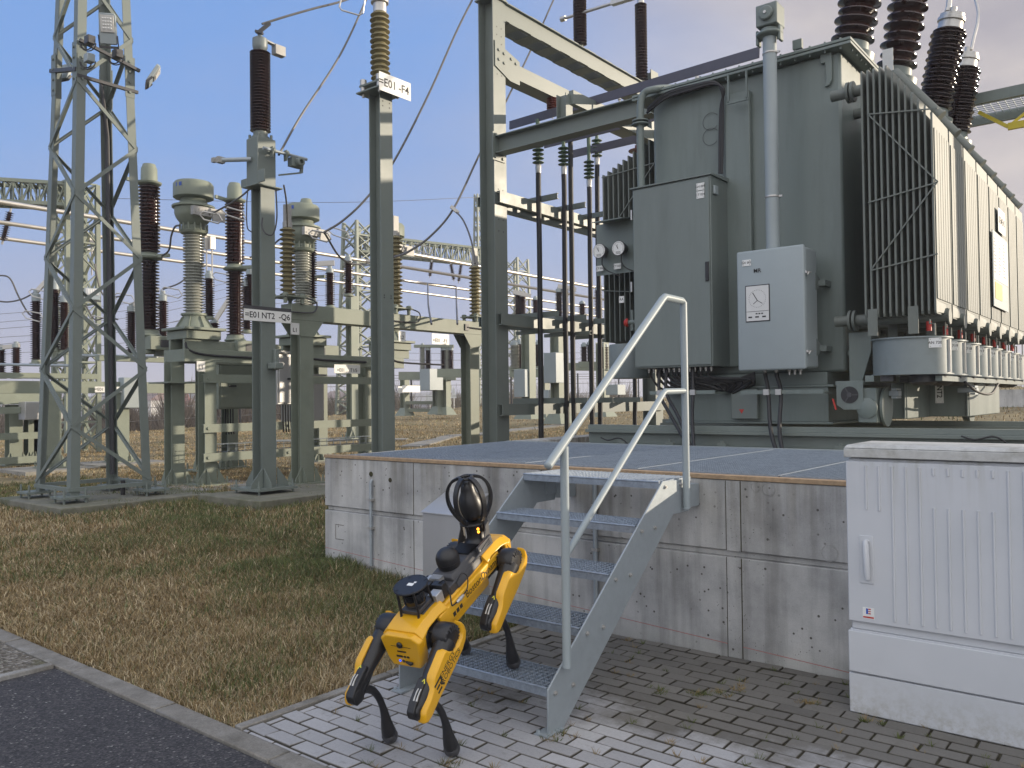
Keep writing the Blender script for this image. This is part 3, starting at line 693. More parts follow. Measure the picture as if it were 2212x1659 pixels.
# ---- sloped-roof sheet metal box behind the robot
T2 = thing('junction_box', 'tall sheet steel box with sloping roof against the concrete wall behind the robot', 'metal box', (-4.36, 4.70, 0))
b_ = MB(); x0, x1 = -4.575, -4.15; b_.add([(x0, 4.55, 0), (x1, 4.55, 0), (x1, WY, 0), (x0, WY, 0), (x0, 4.55, .735), (x1, 4.55, .735), (x1, WY, .87), (x0, WY, .87)],
   [(3, 2, 1, 0), (4, 5, 6, 7), (0, 1, 5, 4), (1, 2, 6, 5), (2, 3, 7, 6), (3, 0, 4, 7)]); b_.build('body', 'sheet', T2, bevel=.003, bseg=2)
b_ = MB(); b_.add([(x0-.008, 4.538, .737), (x1+.008, 4.538, .737), (x1+.008, WY, .876), (x0-.008, WY, .876), (x0-.008, 4.538, .744), (x1+.008, 4.538, .744), (x1+.008, WY, .883), (x0-.008, WY, .883)],
   [(3, 2, 1, 0), (4, 5, 6, 7), (0, 1, 5, 4), (1, 2, 6, 5), (2, 3, 7, 6), (3, 0, 4, 7)]); b_.build('roof', 'sheet', T2)

m, t, n, L, b, co = nmat('moulded_polyester', .5)
s = xyz(t, co)
c = ramp(t, noise(t, co, 2.5, 5), [(.3, (.50, .52, .545)), (.7, (.56, .575, .60))])
spl = mrange(t, s[2], .20, .0, 0, .55); sp_ = n.new('ShaderNodeMath'); sp_.operation = 'MULTIPLY'; L.new(spl, sp_.inputs[0]); L.new(mrange(t, noise(t, co, 22, 8, .75), .42, .62), sp_.inputs[1])
c = mix(t, sp_.outputs[0], c, (.27, .25, .19))
top_ = mrange(t, s[2], 1.02, 1.30, 0, 1); tp2 = n.new('ShaderNodeMath'); tp2.operation = 'MULTIPLY'; L.new(top_, tp2.inputs[0]); L.new(mrange(t, noise(t, scaled(t, co, (14, 14, .7)), 1, 6, .6), .48, .66, 0, .6), tp2.inputs[1])
c = mix(t, tp2.outputs[0], c, (.33, .33, .28))
L.new(c, b.inputs['Base Color']); bump(t, b, noise(t, co, 220, 3), .08, .004); M['grp'] = m
# ---- moulded polyester distribution cabinet, right foreground
K = thing('distribution_cabinet', 'pale grey moulded street cabinet with ribbed door at the right edge of the paving', 'cabinet', (-.4, 4.5, 0))
cx0, cx1, cy0, cy1 = -1.335, .95, 4.36, 4.70
b_ = MB(); b_.box(cx0-.002, cx1, cy0-.004, cy1, 0, .20); b_.build('plinth', 'grp', K, bevel=.006)
b_ = MB(); b_.box(cx0+.004, cx1, cy0+.008, cy1, .20, .42); b_.box(cx0, cx1, cy0-.010, cy0+.008, .208, .415); b_.build('base_panel', 'grp', K, bevel=.005)
b_ = MB(); b_.box(cx0+.012, cx1, cy0+.012, cy1, .42, 1.285); b_.build('body', 'grp', K, bevel=.006)
b_ = MB(); b_.box(cx0+.002, cx1, cy0-.008, cy0+.012, .462, 1.272); door = b_.build('door', 'grp', K, bevel=.006)
b_ = MB()
i = 0; x_ = cx0+.10
while x_ < .9:
    segs = [(.49, 1.25)]
    if i < 2: segs = [(1.03-.0, 1.25)]
    elif 5 <= i <= 9: segs = [(1.215, 1.25), (.49, 1.06)]
    for za, zb in segs: b_.lathe([(.0065, 0), (.0065, zb-za)], (x_, cy0-.0085, za), Z, 8)
    x_ += .062; i += 1
b_.build('rib', 'grp', door)
b_ = MB(); b_.box(-1.272, -1.205, cy0-.012, cy0-.008, .66, .90); b_.build('handle_recess', 'grp', door, bevel=.003)
b_ = MB(); b_.tube([(-1.232, cy0-.026, .685), (-1.232, cy0-.03, .72), (-1.236, cy0-.03, .86), (-1.238, cy0-.022, .875)], [.014, .016, .015, .012], 10); b_.cyl((-1.236, cy0-.012, .87), (-1.236, cy0-.028, .87), .012, 10); b_.cyl((-1.232, cy0-.012, .69), (-1.232, cy0-.03, .69), .010, 10); b_.build('handle', 'grp', door)
# maker's emblem sticker: a block letter E in red and blue over a red strip
b_ = MB(); b_.box(-1.262, -1.207, cy0-.0095, cy0-.008, .455+.03, .455+.085); b_.mi = 1
q = V((-1.234, cy0-.0098, .520)); b_.box(q.x-.012, q.x-.002, q.y, q.y+.001, q.z-.012, q.z+.016)
b_.mi = 2; b_.box(q.x-.001, q.x+.011, q.y, q.y+.001, q.z-.012, q.z-.006); b_.box(q.x-.001, q.x+.011, q.y, q.y+.001, q.z-.001, q.z+.004); b_.box(q.x-.001, q.x+.011, q.y, q.y+.001, q.z+.010, q.z+.016)
b_.box(-1.260, -1.209, q.y, q.y+.001, .488, .496); b_.build('emblem_sticker', ['white', 'blue', 'red'], door)
b_ = MB(); b_.box(cx0-.004, cx1, cy0-.018, cy1+.01, 1.29, 1.335)
b_.loft([[V((cx0-.004+e, cy0-.018+e, z_)), V((cx1, cy0-.018+e, z_)), V((cx1, cy1+.01-e, z_)), V((cx0-.004+e, cy1+.01-e, z_))] for e, z_ in ((0, 1.336), (.012, 1.352), (.05, 1.360))], smooth=False)
b_.build('cover', 'grptop', K, bevel=.004)
b_ = MB(); b_.box(-1.10, .3, cy0+.02, cy0+.03, .0, .001); b_.build('floor_seal', 'soil', K)
# ================================================================ FOUR-LEGGED ROBOT
RP = [-2.7832, 2.9661, .6655, 1.7196, -.3983, -.014]
LEG = [(.026, 1.1074, -1.4992), (.0194, 1.1536, -1.5062), (.0456, 1.087, -1.4538), (.0794, .8574, -1.3343)]
L1, L2, HX_, HY_, OFF = .34, .36, .31, .055, .115
TB = Matrix.Translation(RP[:3]) @ Matrix.Rotation(RP[3], 4, 'Z') @ Matrix.Rotation(RP[4], 4, 'Y') @ Matrix.Rotation(RP[5], 4, 'X')
R0 = thing('robot', 'yellow and black four-legged inspection robot climbing onto the first step of the stair', 'robot', (RP[0], RP[1], 0))
def hexring(x, pts): return [V((x, y, z)) for y, z in pts]
def sect(wt, zt, wm, zm, wb, zb): return [(-wt, zt), (-wm, zm), (-wb*1.04, (zm+zb)/2-.01), (-wb, zb), (wb, zb), (wb*1.04, (zm+zb)/2-.01), (wm, zm), (wt, zt)]
# torso: lower hull and upper rails
b_ = MB(TB)
full = sect(.085, .062, .098, .02, .075, -.088)
b_.loft([hexring(-.225, [(y*.96, z*.96) for y, z in full]), hexring(-.20, full), hexring(.19, full), hexring(.215, [(y*.96, z*.96) for y, z in full])])
hull = b_.build('body', 'yel', R0, bevel=.008, bseg=3)
for sy in (-1, 1):      # side rails with the lettering, running forward
    b_ = MB(TB); y0, y1 = sorted((sy*.088, sy*.112))
    b_.prism([(-.235, -.022), (-.10, -.022), (-.06, -.012), (.275, -.012), (.30, .02), (.30, .055), (-.26, .055), (-.26, .01)], (0, y1, 0), X, Z, y1-y0)
    rail = b_.build('side_rail', 'yel', R0, bevel=.007, bseg=3)
    b_ = MB(TB)
    for k in range(3): b_.box(-.165+k*.030, -.143+k*.030, sy*.112-.0006, sy*.112+.0006, -.012+k*.001, .010)
    b_.build('vent', 'blk', rail)
b_ = MB(TB); b_.box(-.225, .20, -.101, .101, -.014, -.010); b_.build('seam', 'blk', R0)
b_ = MB(TB); b_.mi = 0; b_.text('BostonDynamics', (.135, -.1135, .0215), X, Z, .052, 0, .004); b_.build('lettering', 'ink', R0)
b_ = MB(TB); b_.text('BostonDynamics', (.150, .1135, .0205), -X, Z, .040, 0); b_.build('lettering', 'ink', R0)
# rear cowl: lid over the hips, flares and end block
def cowl(sgn):
    b_ = MB(TB); f = lambda x: sgn*x
    def rg(x, wt, zt, wm, zm, z0): return [V((f(x), y, z)) for y, z in [(-wt, zt), (-wm, zm), (-wm, z0), (wm, z0), (wm, zm), (wt, zt)]]
    b_.loft([rg(.19, .085, .092, .112, .060, .045), rg(.25, .082, .094, .108, .066, .060), rg(.34, .080, .090, .108, .062, .056), rg(.39, .080, .080, .112, .050, .035), rg(.405, .078, .074, .112, .044, -.0)])
    return b_.build('rear_cowl' if sgn < 0 else 'front_cowl', 'yel', R0, bevel=.007, bseg=3)
rc = cowl(-1); fc = cowl(1)
for sgn in (-1, 1):
    b_ = MB(TB); nm = 'rear_panel' if sgn < 0 else 'front_panel'
    def rg2(x, s_=1.0): return [V((sgn*x, y*s_, z)) for y, z in [(-.075, .066), (-.112, .040), (-.098, -.058), (-.080, -.098), (.080, -.098), (.098, -.058), (.112, .040), (.075, .066)]]
    b_.loft([rg2(.375, .97), rg2(.40), rg2(.425), rg2(.436, .93)] if sgn < 0 else [rg2(.375, .97), rg2(.41), rg2(.44, .93)])
    pn = b_.build(nm, 'yel', R0, bevel=.007, bseg=3)
    if sgn < 0:
        b_ = MB(TB); xr = -.4375
        b_.box(xr-.0005, xr+.002, -.055, .055, .0105, .0115)
        b_.box(xr-.001, xr+.002, -.022, .026, -.018, -.012); b_.box(xr-.001, xr+.002, .004, .038, -.046, -.037); b_.box(xr-.001, xr+.002, -.014, -.002, -.046, -.037); b_.box(xr-.001, xr+.002, -.032, -.020, -.046, -.037)
        b_.build('slot', 'blk', pn)
        b_ = MB(TB); b_.lathe([(.015, 0), (.016, .004), (.012, .010), (.006, .011)], (xr, 0, .022), -X, 10)
        b_.tube([(xr-.003, -.008, -.066), (xr-.008, -.022, -.064), (xr-.009, -.038, -.068), (xr-.005, -.048, -.068)], [.004, .006, .009, .006], 8); b_.build('knob', 'blk', pn)
        b_ = MB(TB); b_.lathe([(.0055, 0), (.0055, .003)], (xr+.001, .026, -.066), -X, 16); b_.build('power_button', 'bled', pn)
        b_ = MB(TB); b_.lathe([(.007, 0), (.007, .003)], (xr+.001, .006, -.066), -X, 16); b_.build('button', 'dgrey', pn)
    else:
        b_ = MB(TB); b_.box(.437, .443, -.06, .06, -.05, .03); b_.build('sensor_window', 'blkg', pn)
    b_ = MB(TB); x0, x1 = sorted((sgn*.20, sgn*.40)); b_.box(x0, x1, -.058, .058, -.080, .058); b_.build('hip_housing', 'blk', R0, bevel=.012, bseg=2)
# legs
def tri(b_, c, ux, uy, s): b_.add([V(c)+V(ux)*s*math.cos(a)+V(uy)*s*math.sin(a) for a in (math.pi/2, math.pi*7/6, math.pi*11/6)], [(0, 1, 2)])
names = ['rear_leg', 'rear_leg', 'front_leg', 'front_leg']
labs = ['right hind leg with black lettering on its yellow shell', 'left hind leg standing on the paving', 'right front leg standing on the first tread', 'left front leg hidden behind the body']
for i, (a, bb, c_) in enumerate(LEG):
    sx = -1 if i < 2 else 1; sy = -1 if i % 2 == 0 else 1
    TH = TB @ Matrix.Translation((sx*HX_, sy*HY_, 0)) @ Matrix.Rotation(a, 4, 'X')
    TT = TH @ Matrix.Translation((0, sy*OFF, 0)) @ Matrix.Rotation(bb, 4, 'Y')
    TK = TT @ Matrix.Translation((0, 0, -L1)) @ Matrix.Rotation(c_, 4, 'Y')
    leg = MB(TH)       # hip actuator and bracket
    leg.lathe([(.045, -.075), (.056, -.070), (.058, 0), (.054, .05), (.045, .062)], (0, 0, 0), X, 22)
    leg.box(-.040, .040, *sorted((0, sy*.075)), -.045, .045)
    for k in range(6):
        an = k*math.pi/3; leg.cyl((-.078, .038*math.cos(an), .038*math.sin(an)), (-.070, .038*math.cos(an), .038*math.sin(an)), .004, 6)
    L_ = leg.build(names[i], 'blk', R0, bevel=.006, bseg=2); L_['label'] = labs[i]
    h = MB(TT)         # thigh motor and thigh tube
    h.lathe([(.050, -.055), (.060, -.050), (.064, -.02), (.064, .012), (.058, .030), (.035, .034)], (0, 0, 0), Y*sy, 24)
    h.tube([(0, 0, -.02), (-.004, 0, -.10), (-.006, 0, -.20), (-.006, 0, -.29), (-.002, 0, -.34)], [.050, .043, .036, .032, .030], 14)
    h.lathe([(.030, -.030), (.036, -.026), (.036, .020), (.028, .026)], (0, 0, -L1), Y*sy, 18)
    h.prism([(-.045, -.215), (-.05, -.25), (-.048, -.33), (-.036, -.368), (-.010, -.382), (.020, -.376), (.034, -.35), (.02, -.22)], (0, .012 if sy > 0 else .028, 0), X, Z, .040)
    h.build('thigh', 'blk', L_, bevel=.008, bseg=2)
    h = MB(TT)         # finned motor cap
    for k in range(9):
        an = .35+k*.33; p_ = V((.045*math.cos(an), sy*.031, .045*math.sin(an))); h.bar(p_, p_+V((0, sy*.006, 0)), .004, .022, V((math.cos(an), 0, math.sin(an))))
    for k in range(7):
        an = 3.3+k*.42; p_ = V((.056*math.cos(an), sy*.020, .056*math.sin(an))); h.cyl(p_, p_+V((0, sy*.014, 0)), .0035, 6)
    h.build('motor_cap', 'dgrey', L_)
    sh = MB(TT)        # yellow outer shell
    poly = [(-.012, .074), (.02, .078), (.052, .066), (.076, .034), (.084, -.015), (.078, -.10), (.066, -.19), (.056, -.26), (.050, -.335), (.040, -.368), (.022, -.380), (.004, -.370), (-.016, -.345),
            (-.015, -.285), (-.020, -.25), (-.040, -.222), (-.050, -.20), (-.050, -.095), (-.040, -.075), (-.010, -.066), (.016, -.050), (.034, -.020), (.036, .018), (.022, .045), (-.004, .060)]
    n_ = len(poly); off = .008
    def ring(y, s_):
        cx, cz = .02, -.15; out_ = []
        for k in range(n_):
            p0_, p1_, p2_ = V((*poly[k-1], 0)), V((*poly[k], 0)), V((*poly[(k+1) % n_], 0))
            nn = ((p1_-p0_).normalized()+(p2_-p1_).normalized()); nn = V((nn.y, -nn.x, 0)).normalized()
            q = p1_+nn*s_; out_.append(V((q.x, sy*y, q.y)))
        return out_
    sh.loft([ring(.010, -.0), ring(.034, -.0), ring(.045, .003), ring(.051, .009)])
    s_ = sh.build('leg_shell', 'yel', L_, bevel=0); s_.data.polygons.foreach_set('use_smooth', [True]*len(s_.data.polygons)); s_.data.set_sharp_from_angle(angle=math.radians(50))
    bv = s_.modifiers.new('bevel', 'BEVEL'); bv.width = .006; bv.segments = 3; bv.limit_method = 'ANGLE'; bv.angle_limit = math.radians(40)
    k_ = MB(TT)        # link rods at the back of the knee
    for dy in (-.005, .009): k_.tube([(-.049, dy*sy, -.265), (-.052, dy*sy, -.28), (-.051, dy*sy, -.30), (-.047, dy*sy, -.318)], [.003, .0035, .0035, .005], 8)
    k_.build('knee_link', 'alu', L_)
    tg = MB(TT); tri(tg, (-.0475, sy*.004, -.232), Y, Z, .014); tg.build('warning_tag', 'tag', L_)
    tg = MB(TT); tri(tg, (-.0480, sy*.004, -.232), Y, Z, .0055); tg.build('warning_symbol', 'ink', L_)
    tg = MB(TH); tri(tg, (-.0795, sy*.012, .02), Y, Z, .013); tg.build('warning_tag', 'tag', L_)
    sk = MB(TK)        # shin and foot
    pts_ = curve3([(0, 0, .0), (.045, 0, -.028), (.078, 0, -.09), (.078, 0, -.165), (.055, 0, -.24), (.022, 0, -.305), (.0, 0, -.360)], 4)
    n2 = len(pts_); rr = [float(np.interp(k/(n2-1), [0, .15, .4, .6, .72, .85, .95, 1], [.026, .021, .017, .016, .021, .030, .036, .030])) for k in range(n2)]
    sk.tube(pts_, rr, 14); sk.build('shin', 'blk', L_)
    ft = MB(TK); ft.lathe([(.010, -.034), (.026, -.028), (.034, -.015), (.036, 0), (.034, .015), (.026, .028), (.010, .034)], (0, 0, -L2), Y, 20); ft.build('foot', 'dgrey', L_)
    if i == 0:         # partner's lettering along the thigh shell
        ux = V((.085, 0, .31)).normalized(); ux = V((.05, 0, .31)).normalized(); uy = V((-ux.z, 0, ux.x)); base_ = V((.016, -.0516, -.150)); 
        lt = MB(TT); lt.text('ENERGY', base_+ux*.028+uy*.0145, ux, uy, .036, 0, .006); lt.text('ROBOTICS', base_+ux*.040-uy*.0145, ux, uy, .036, 0, .006)
        e0 = base_-ux*.058
        for k, (xa, xb) in enumerate(((-.034, .014), (-.030, -.004), (-.034, .0))):
            zc = (.022, .0, -.022)[k]; lt.bar(e0+ux*xa+uy*zc, e0+ux*xb+uy*zc, .009, .0016, Y)
        lt.bar(e0+ux*.0+uy*.0, e0+ux*.016+uy*.0, .009, .0016, Y); lt.bar(e0+ux*.018+uy*.026, e0+ux*.018+uy*-.004, .009, .0016, Y); lt.bar(e0+ux*.004+uy*-.006, e0+ux*.020+uy*-.028, .009, .0016, Y)
        lt.build('lettering', 'ink', L_)
# payload: rail plate and electronics between hips
b_ = MB(TB); b_.box(-.30, .31, -.060, .060, .062, .097)
for sy in (-1, 1): b_.box(-.10, .30, sy*.074-.006, sy*.074+.006, .055, .104)
b_.build('payload_rail', 'dgrey', R0, bevel=.003)
b_ = MB(TB)
def pring(x, w, z0, z1): return [V((x, -w, z0)), V((x, -w*.93, z0+(z1-z0)*.45)), V((x, -w*.62, z1)), V((x, w*.62, z1)), V((x, w*.93, z0+(z1-z0)*.45)), V((x, w, z0))]
b_.loft([pring(-.045, .088, .062, .112), pring(-.03, .090, .062, .126), pring(.06, .090, .062, .132), pring(.15, .088, .062, .130), pring(.19, .082, .062, .118)])
pod = b_.build('computer_pod', 'dgrey', R0, bevel=.006, bseg=3)
b_ = MB(TB)
for k in range(10): b_.box(.135+k*.009, .139+k*.009, -.05, .05, .128, .140)
b_.build('cooling_fin', 'blk', pod)
b_ = MB(TB); b_.lathe([(.052, 0), (.056, .010), (.056, .028), (.058, .030), (.0575, .046)]+[(.0575*math.cos(a), .046+.054*math.sin(a)) for a in np.linspace(.1, 1.5, 10)], (.035, 0, .126), Z, 32)
b_.build('antenna_dome', 'blk', R0)
# lidar under its round shield
b_ = MB(TB); b_.lathe([(.040, .0), (.048, .006), (.050, .018)], (-.262, 0, .118), Z, 28); b_.box(-.32, -.20, -.05, .05, .098, .118); lid = b_.build('lidar_base', 'dgrey', R0, bevel=.003)
b_ = MB(TB); b_.lathe([(.0515, 0), (.0525, .004), (.0525, .045), (.0515, .050)], (-.262, 0, .136), Z, 32); b_.build('lidar', 'blkg', R0)
b_ = MB(TB); b_.lathe([(.080, 0), (.082, .002), (.082, .006), (.080, .0085)], (-.262, 0, .212), Z, 36)
for k in range(16):
    a = k*math.pi/8; b_.cyl((-.262+.075*math.cos(a), .075*math.sin(a), .220), (-.262+.075*math.cos(a), .075*math.sin(a), .2225), .0025, 6)
b_.build('lidar_shield', 'blk', R0)
b_ = MB(TB); b_.box(-.272, -.252, -.016, .016, .2206, .2211); b_.box(-.248, -.238, -.020, -.008, .2206, .2211); b_.build('sticker', 'white', R0)
b_ = MB(TB)
for a in (.7, 2.45, 3.9, 5.5):
    p0 = V((-.262+.068*math.cos(a), .068*math.sin(a), .213)); p1 = V((-.262+.074*math.cos(a), .074*math.sin(a), .125)); q = V((-.262+.088*math.cos(a)*1.0, .062*math.sin(a)*1.15, .088))
    b_.tube([p0, p1, q, q+V((-.006, 0, -.022))], .0062, 8); b_.cyl(p0, p0+V((0, 0, .009)), .008, 8)
b_.build('shield_strut', 'blk', R0)
# interface boxes and connector
b_ = MB(TB); b_.box(-.205, -.150, -.075, -.025, .070, .125); b_.build('interface_box', 'sheet', R0, bevel=.003)
b_ = MB(TB); b_.box(-.145, -.105, -.072, -.010, .070, .140); b_.box(-.150, -.060, .01, .07, .070, .130)
for k in range(4): b_.cyl((-.14+k*.03, -.068, .070), (-.14+k*.03, -.068, .100), .006, 8)
b_.build('power_module', 'blk', R0, bevel=.003)
b_ = MB(TB); b_.box(-.100, -.062, -.03, .05, .12, .135)
for k in range(9): b_.box(-.099+k*.0042, -.097+k*.0042, -.03, .03, .135, .142)
b_.build('heat_sink', 'alu', R0)
b_ = MB(TB); b_.tube(curve3([(-.125, -.04, .138), (-.115, -.075, .150), (-.14, -.105, .10), (-.165, -.119, .058), (-.15, -.120, .048), (-.11, -.121, .044)], 5), .0035, 8)
b_.tube(curve3([(-.075, -.121, .045), (-.03, -.122, .055), (.0, -.118, .10), (-.01, -.10, .125), (-.03, -.088, .110), (-.05, -.08, .09)], 5), .003, 8); b_.build('cable', 'black', R0)
b_ = MB(TB); b_.lathe([(.005, 0), (.008, .004), (.008, .022), (.010, .024), (.010, .036), (.008, .038), (.008, .055), (.006, .06)], (-.128, -.121, .044), X, 14); b_.build('connector', 'alu', R0)
b_ = MB(TB)           # bracket with accessories beside the camera mast
b_.box(.17, .30, -.092, -.078, .10, .150); b_.prism([(.20, .10), (.30, .10), (.33, .21), (.315, .24), (.30, .235), (.285, .18)], (0, -.072, 0), X, Z, .006)
b_.prism([(.20, .10), (.30, .10), (.33, .21), (.315, .24), (.30, .235), (.285, .18)], (0, .078, 0), X, Z, .006)
for k in range(3): b_.cyl((.10+k*.02, -.094, .115), (.28, -.094, .115+k*.012), .004, 8)
b_.build('mast_bracket', 'dgrey', R0, bevel=.002)
b_ = MB(TB); b_.box(.175, .185, -.094, -.0925, .125, .132); b_.build('marker', 'alu', R0)
# pan-tilt camera in its roll cage
ax = V((.13, 0, .99)).normalized(); c0 = V((.295, 0, .105))
b_ = MB(TB); b_.lathe([(.062, 0), (.064, .010), (.052, .020), (.046, .030), (.046, .085), (.050, .092), (.050, .110), (.040, .118)], c0, ax, 28)
cam_b = b_.build('camera_mast', 'blk', R0)
b_ = MB(TB); b_.lathe([(.034, .0), (.050, .010), (.061, .035), (.063, .065), (.060, .095), (.050, .125), (.040, .145), (.036, .165), (.033, .185), (.022, .200), (.004, .206)], c0+ax*.125, ax, 32)
b_.build('camera_head', 'blk', R0)
b_ = MB(TB); px_ = ax.cross(Y).normalized()
for k in range(5):
    a = math.radians(214.5+36+72*k); dr = (Y*math.sin(a)-px_*math.cos(a)); sd_ = ax.cross(dr)
    prof_ = [(.062, .115), (.088, .150), (.108, .190), (.116, .235), (.108, .285), (.082, .325), (.050, .343), (.030, .347)]
    pts_ = curve3([c0+dr*r+ax*h for r, h in prof_], 3)
    rings = []
    for q, p_ in enumerate(pts_):
        tn = (pts_[min(q+1, len(pts_)-1)]-pts_[max(q-1, 0)]).normalized(); nn = tn.cross(sd_).normalized()
        rings.append([p_+sd_*e*.012+nn*f*.007 for e, f in ((-1, -1), (1, -1), (1, 1), (-1, 1))])
    b_.loft(rings, smooth=False)
b_.tube([c0+ax*.347+(Y*math.cos(a)+px_*math.sin(a))*.031 for a in np.linspace(0, 2*math.pi, 25)[:-1]], .0085, 8, closed=True)
b_.tube([c0+ax*.112+(Y*math.cos(a)+px_*math.sin(a))*.066 for a in np.linspace(0, 2*math.pi, 25)[:-1]], .0075, 8, closed=True)
for a in (.0, 1.57, 3.14, 4.71): b_.cyl(c0+ax*.060+(Y*math.cos(a)+px_*math.sin(a))*.05, c0+ax*.118+(Y*math.cos(a)+px_*math.sin(a))*.066, .006, 8)
b_.build('roll_cage', 'blk', R0)
b_ = MB(TB)
for h in (.072, .088): b_.lathe([(.0065, 0), (.0065, .003)], c0+ax*h+V((-.030, -.040, 0)), V((-.6, -.8, 0)), 12)
b_.build('status_light', 'led', R0)
b_ = MB(TB); b_.box(.40, .47, .05, .085, .07, .088); b_.build('antenna_fin', 'blk', R0)
# ================================================================ POWER TRANSFORMER
TY = 9.0
T = thing('power_transformer', 'large grey green power transformer with finned radiators and four tilted brown bushings', 'transformer', (-3.85, 11.5, 1.25))
tx0, tx1, ty1 = -4.98, -2.73, 14.4
b_ = MB(); b_.box(tx0, tx1, TY, ty1, 1.86, 5.27)
b_.build('tank', 'tank', T, bevel=.03, bseg=2)
b_ = MB()
for ux in (1571, ): q = at(ux, 300, y=TY); b_.box(q.x, q.x+.30, TY-.07, TY-.001, 1.95, 5.08)
for yy in np.arange(9.9, 14, 1.1): b_.box(tx1+.001, tx1+.09, yy, yy+.10, 1.95, 5.2); b_.box(tx0-.09, tx0-.001, yy, yy+.10, 1.95, 5.2)
b_.build('stiffener', 'tank', T, bevel=.012)
b_ = MB(); b_.box(-5.20, -2.585, 8.87, ty1+.14, 5.275, 5.305); b_.box(-5.20, -2.585, 8.87, ty1+.14, 5.315, 5.345)
b_.box(-4.9, -2.85, 9.05, ty1-.1, 5.345, 5.40)
lid = b_.build('lid', 'tank', T, bevel=.004)
b_ = MB(); 
for x_ in np.arange(-5.1, -2.6, .16):
    b_.cyl((x_, 8.91, 5.25), (x_, 8.91, 5.37), .012, 6)
for y_ in np.arange(9.05, 14.4, .16): b_.cyl((-2.625, y_, 5.25), (-2.625, y_, 5.37), .012, 6)
b_.build('lid_bolt', 'tank', lid)
for x_ in (-2.90, ):
    b_ = MB(); b_.prism([(0, 0), (.12, 0), (.12, -.30), (.09, -.35), (.04, -.36), (.06, -.28), (.05, -.10), (0, -.10)], (x_-.03, 8.99, 5.27), X, Z, .03)
    b_.build('lifting_lug', 'tank', T, bevel=.006)
q = at(1573, 180, y=TY-.2); r_ = at(1613, 213, y=TY-.2)
b_ = MB(); b_.bar((q.x, 8.8, 5.27), (q.x, 8.8, r_.z), .02, .02); b_.bar((r_.x, 8.8, 5.27), (r_.x, 8.8, r_.z), .02, .02); b_.bar((q.x-.02, 8.8, r_.z), (r_.x+.02, 8.8, r_.z), .02, .03); b_.build('cable_bracket', 'tank', T)
# jacking base with its bevelled right end
b_ = MB(); q0, q1 = at(1482, 915, y=8.85), at(1790, 915, y=8.85)
bx0, bx1 = -4.75, q1.x
b_.box(bx0, bx1, 8.86, 14.4, 1.33, 1.70); b_.box(bx0-.05, bx1+.06, 8.84, 14.4, 1.70, 1.725); b_.box(bx0, bx1-.02, 8.90, 14.4, 1.725, 1.86)
b_.box(bx0-.03, bx1+.05, 8.835, 14.4, 1.305, 1.33); b_.build('base_frame', 'tank', T, bevel=.006)
q0, q1 = at(1580, 818, y=8.80), at(1638, 905, y=8.80)
b_ = MB(); b_.box(q0.x, q1.x, 8.78, 8.858, q1.z, 1.69); b_.build('terminal_box', 'cab', T, bevel=.006)
b_ = MB(); c_ = at(1602, 888, y=8.779); b_.add([c_+V((-.03, -.001, .02)), c_+V((.03, -.001, .02)), c_+V((0, -.001, -.03))], [(0, 1, 2)]); b_.build('warning_symbol', 'red', T)
# top gear: tap changer head and its drive tube
px_ = at(1666, 300, y=8.55).x
b_ = MB(); b_.lathe([(.072, 0), (.072, 3.0)], (px_, 8.55, 2.45), Z, 24); b_.build('drive_tube', 'cablight', T)
for vv in (428, 118): 
    zz = zv(px_, 8.55, vv); b_ = MB(); b_.lathe([(.076, 0), (.078, .004), (.078, .016), (.076, .02)], (px_, 8.55, zz), Z, 24); b_.box(px_+.07, px_+.11, 8.54, 8.56, zz, zz+.02); b_.build('tube_clamp', 'alu', T)
b_ = MB(); zz = 5.42; b_.lathe([(.06, 0), (.14, .02), (.14, .05), (.10, .06), (.09, .10)], (px_, 8.55, zz), Z, 20); b_.box(px_-.11, px_+.12, 8.45, 8.68, zz+.11, zz+.34); b_.lathe([(.07, 0), (.075, .02), (.075, .04), (.02, .045)], (px_+.01, 8.45, zz+.23), -Y, 24)
for a in (-.12, .12): b_.box(px_+a-.015, px_+a+.015, 8.5, 8.6, zz-.06, zz+.10)
b_.build('bevel_gear', 'tank', T, bevel=.012)
b_ = MB(); b_.lathe([(.016, 0), (.016, .008)], (px_+.01, 8.403, zz+.23), -Y, 16); b_.build('gear_screw', 'alu', T)
b_ = MB(); b_.box(px_+.10, px_+.20, 8.95, 9.0, 5.40, 5.50)
hx_ = at(1688, 112, y=9.5).x; b_.prism([(0, 0), (.62, 0), (.38, .13), (.12, .13)], (hx_, 9.8, 5.40), X, Z, .4); b_.lathe([(.05, 0), (.05, .10), (.02, .12)], (at(1740, 98, y=9.4).x, 9.4, 5.4), Z, 16); b_.build('tap_changer_head', 'tank', T)
# cabinets on the front
cy = 8.5
a, c_ = at(1366, 405, y=cy), at(1366, 797, y=cy); e = at(1541, 790, y=cy)
x0, x1, z0, z1 = a.x, e.x, c_.z, a.z-.03
b_ = MB(); b_.box(x0, x1, cy, 8.97, z0, z1); cabn = b_.build('control_cabinet', 'cab', T, bevel=.006)
b_ = MB(); b_.box(x0+.015, x1-.015, cy-.018, cy-.001, z0+.02, z1-.02); b_.build('cabinet_door', 'cab', cabn, bevel=.004)
b_ = MB(); b_.add([(x0-.02, cy-.03, z1+.002), (x1+.02, cy-.03, z1+.002), (x1+.02, 8.98, z1+.002), (x0-.02, 8.98, z1+.002), (x0-.02, cy-.03, z1+.018), (x1+.02, cy-.03, z1+.018), (x1+.02, 8.98, z1+.05), (x0-.02, 8.98, z1+.05)], [(3, 2, 1, 0), (4, 5, 6, 7), (0, 1, 5, 4), (1, 2, 6, 5), (2, 3, 7, 6), (3, 0, 4, 7)])
b_.build('cabinet_roof', 'cab', cabn)
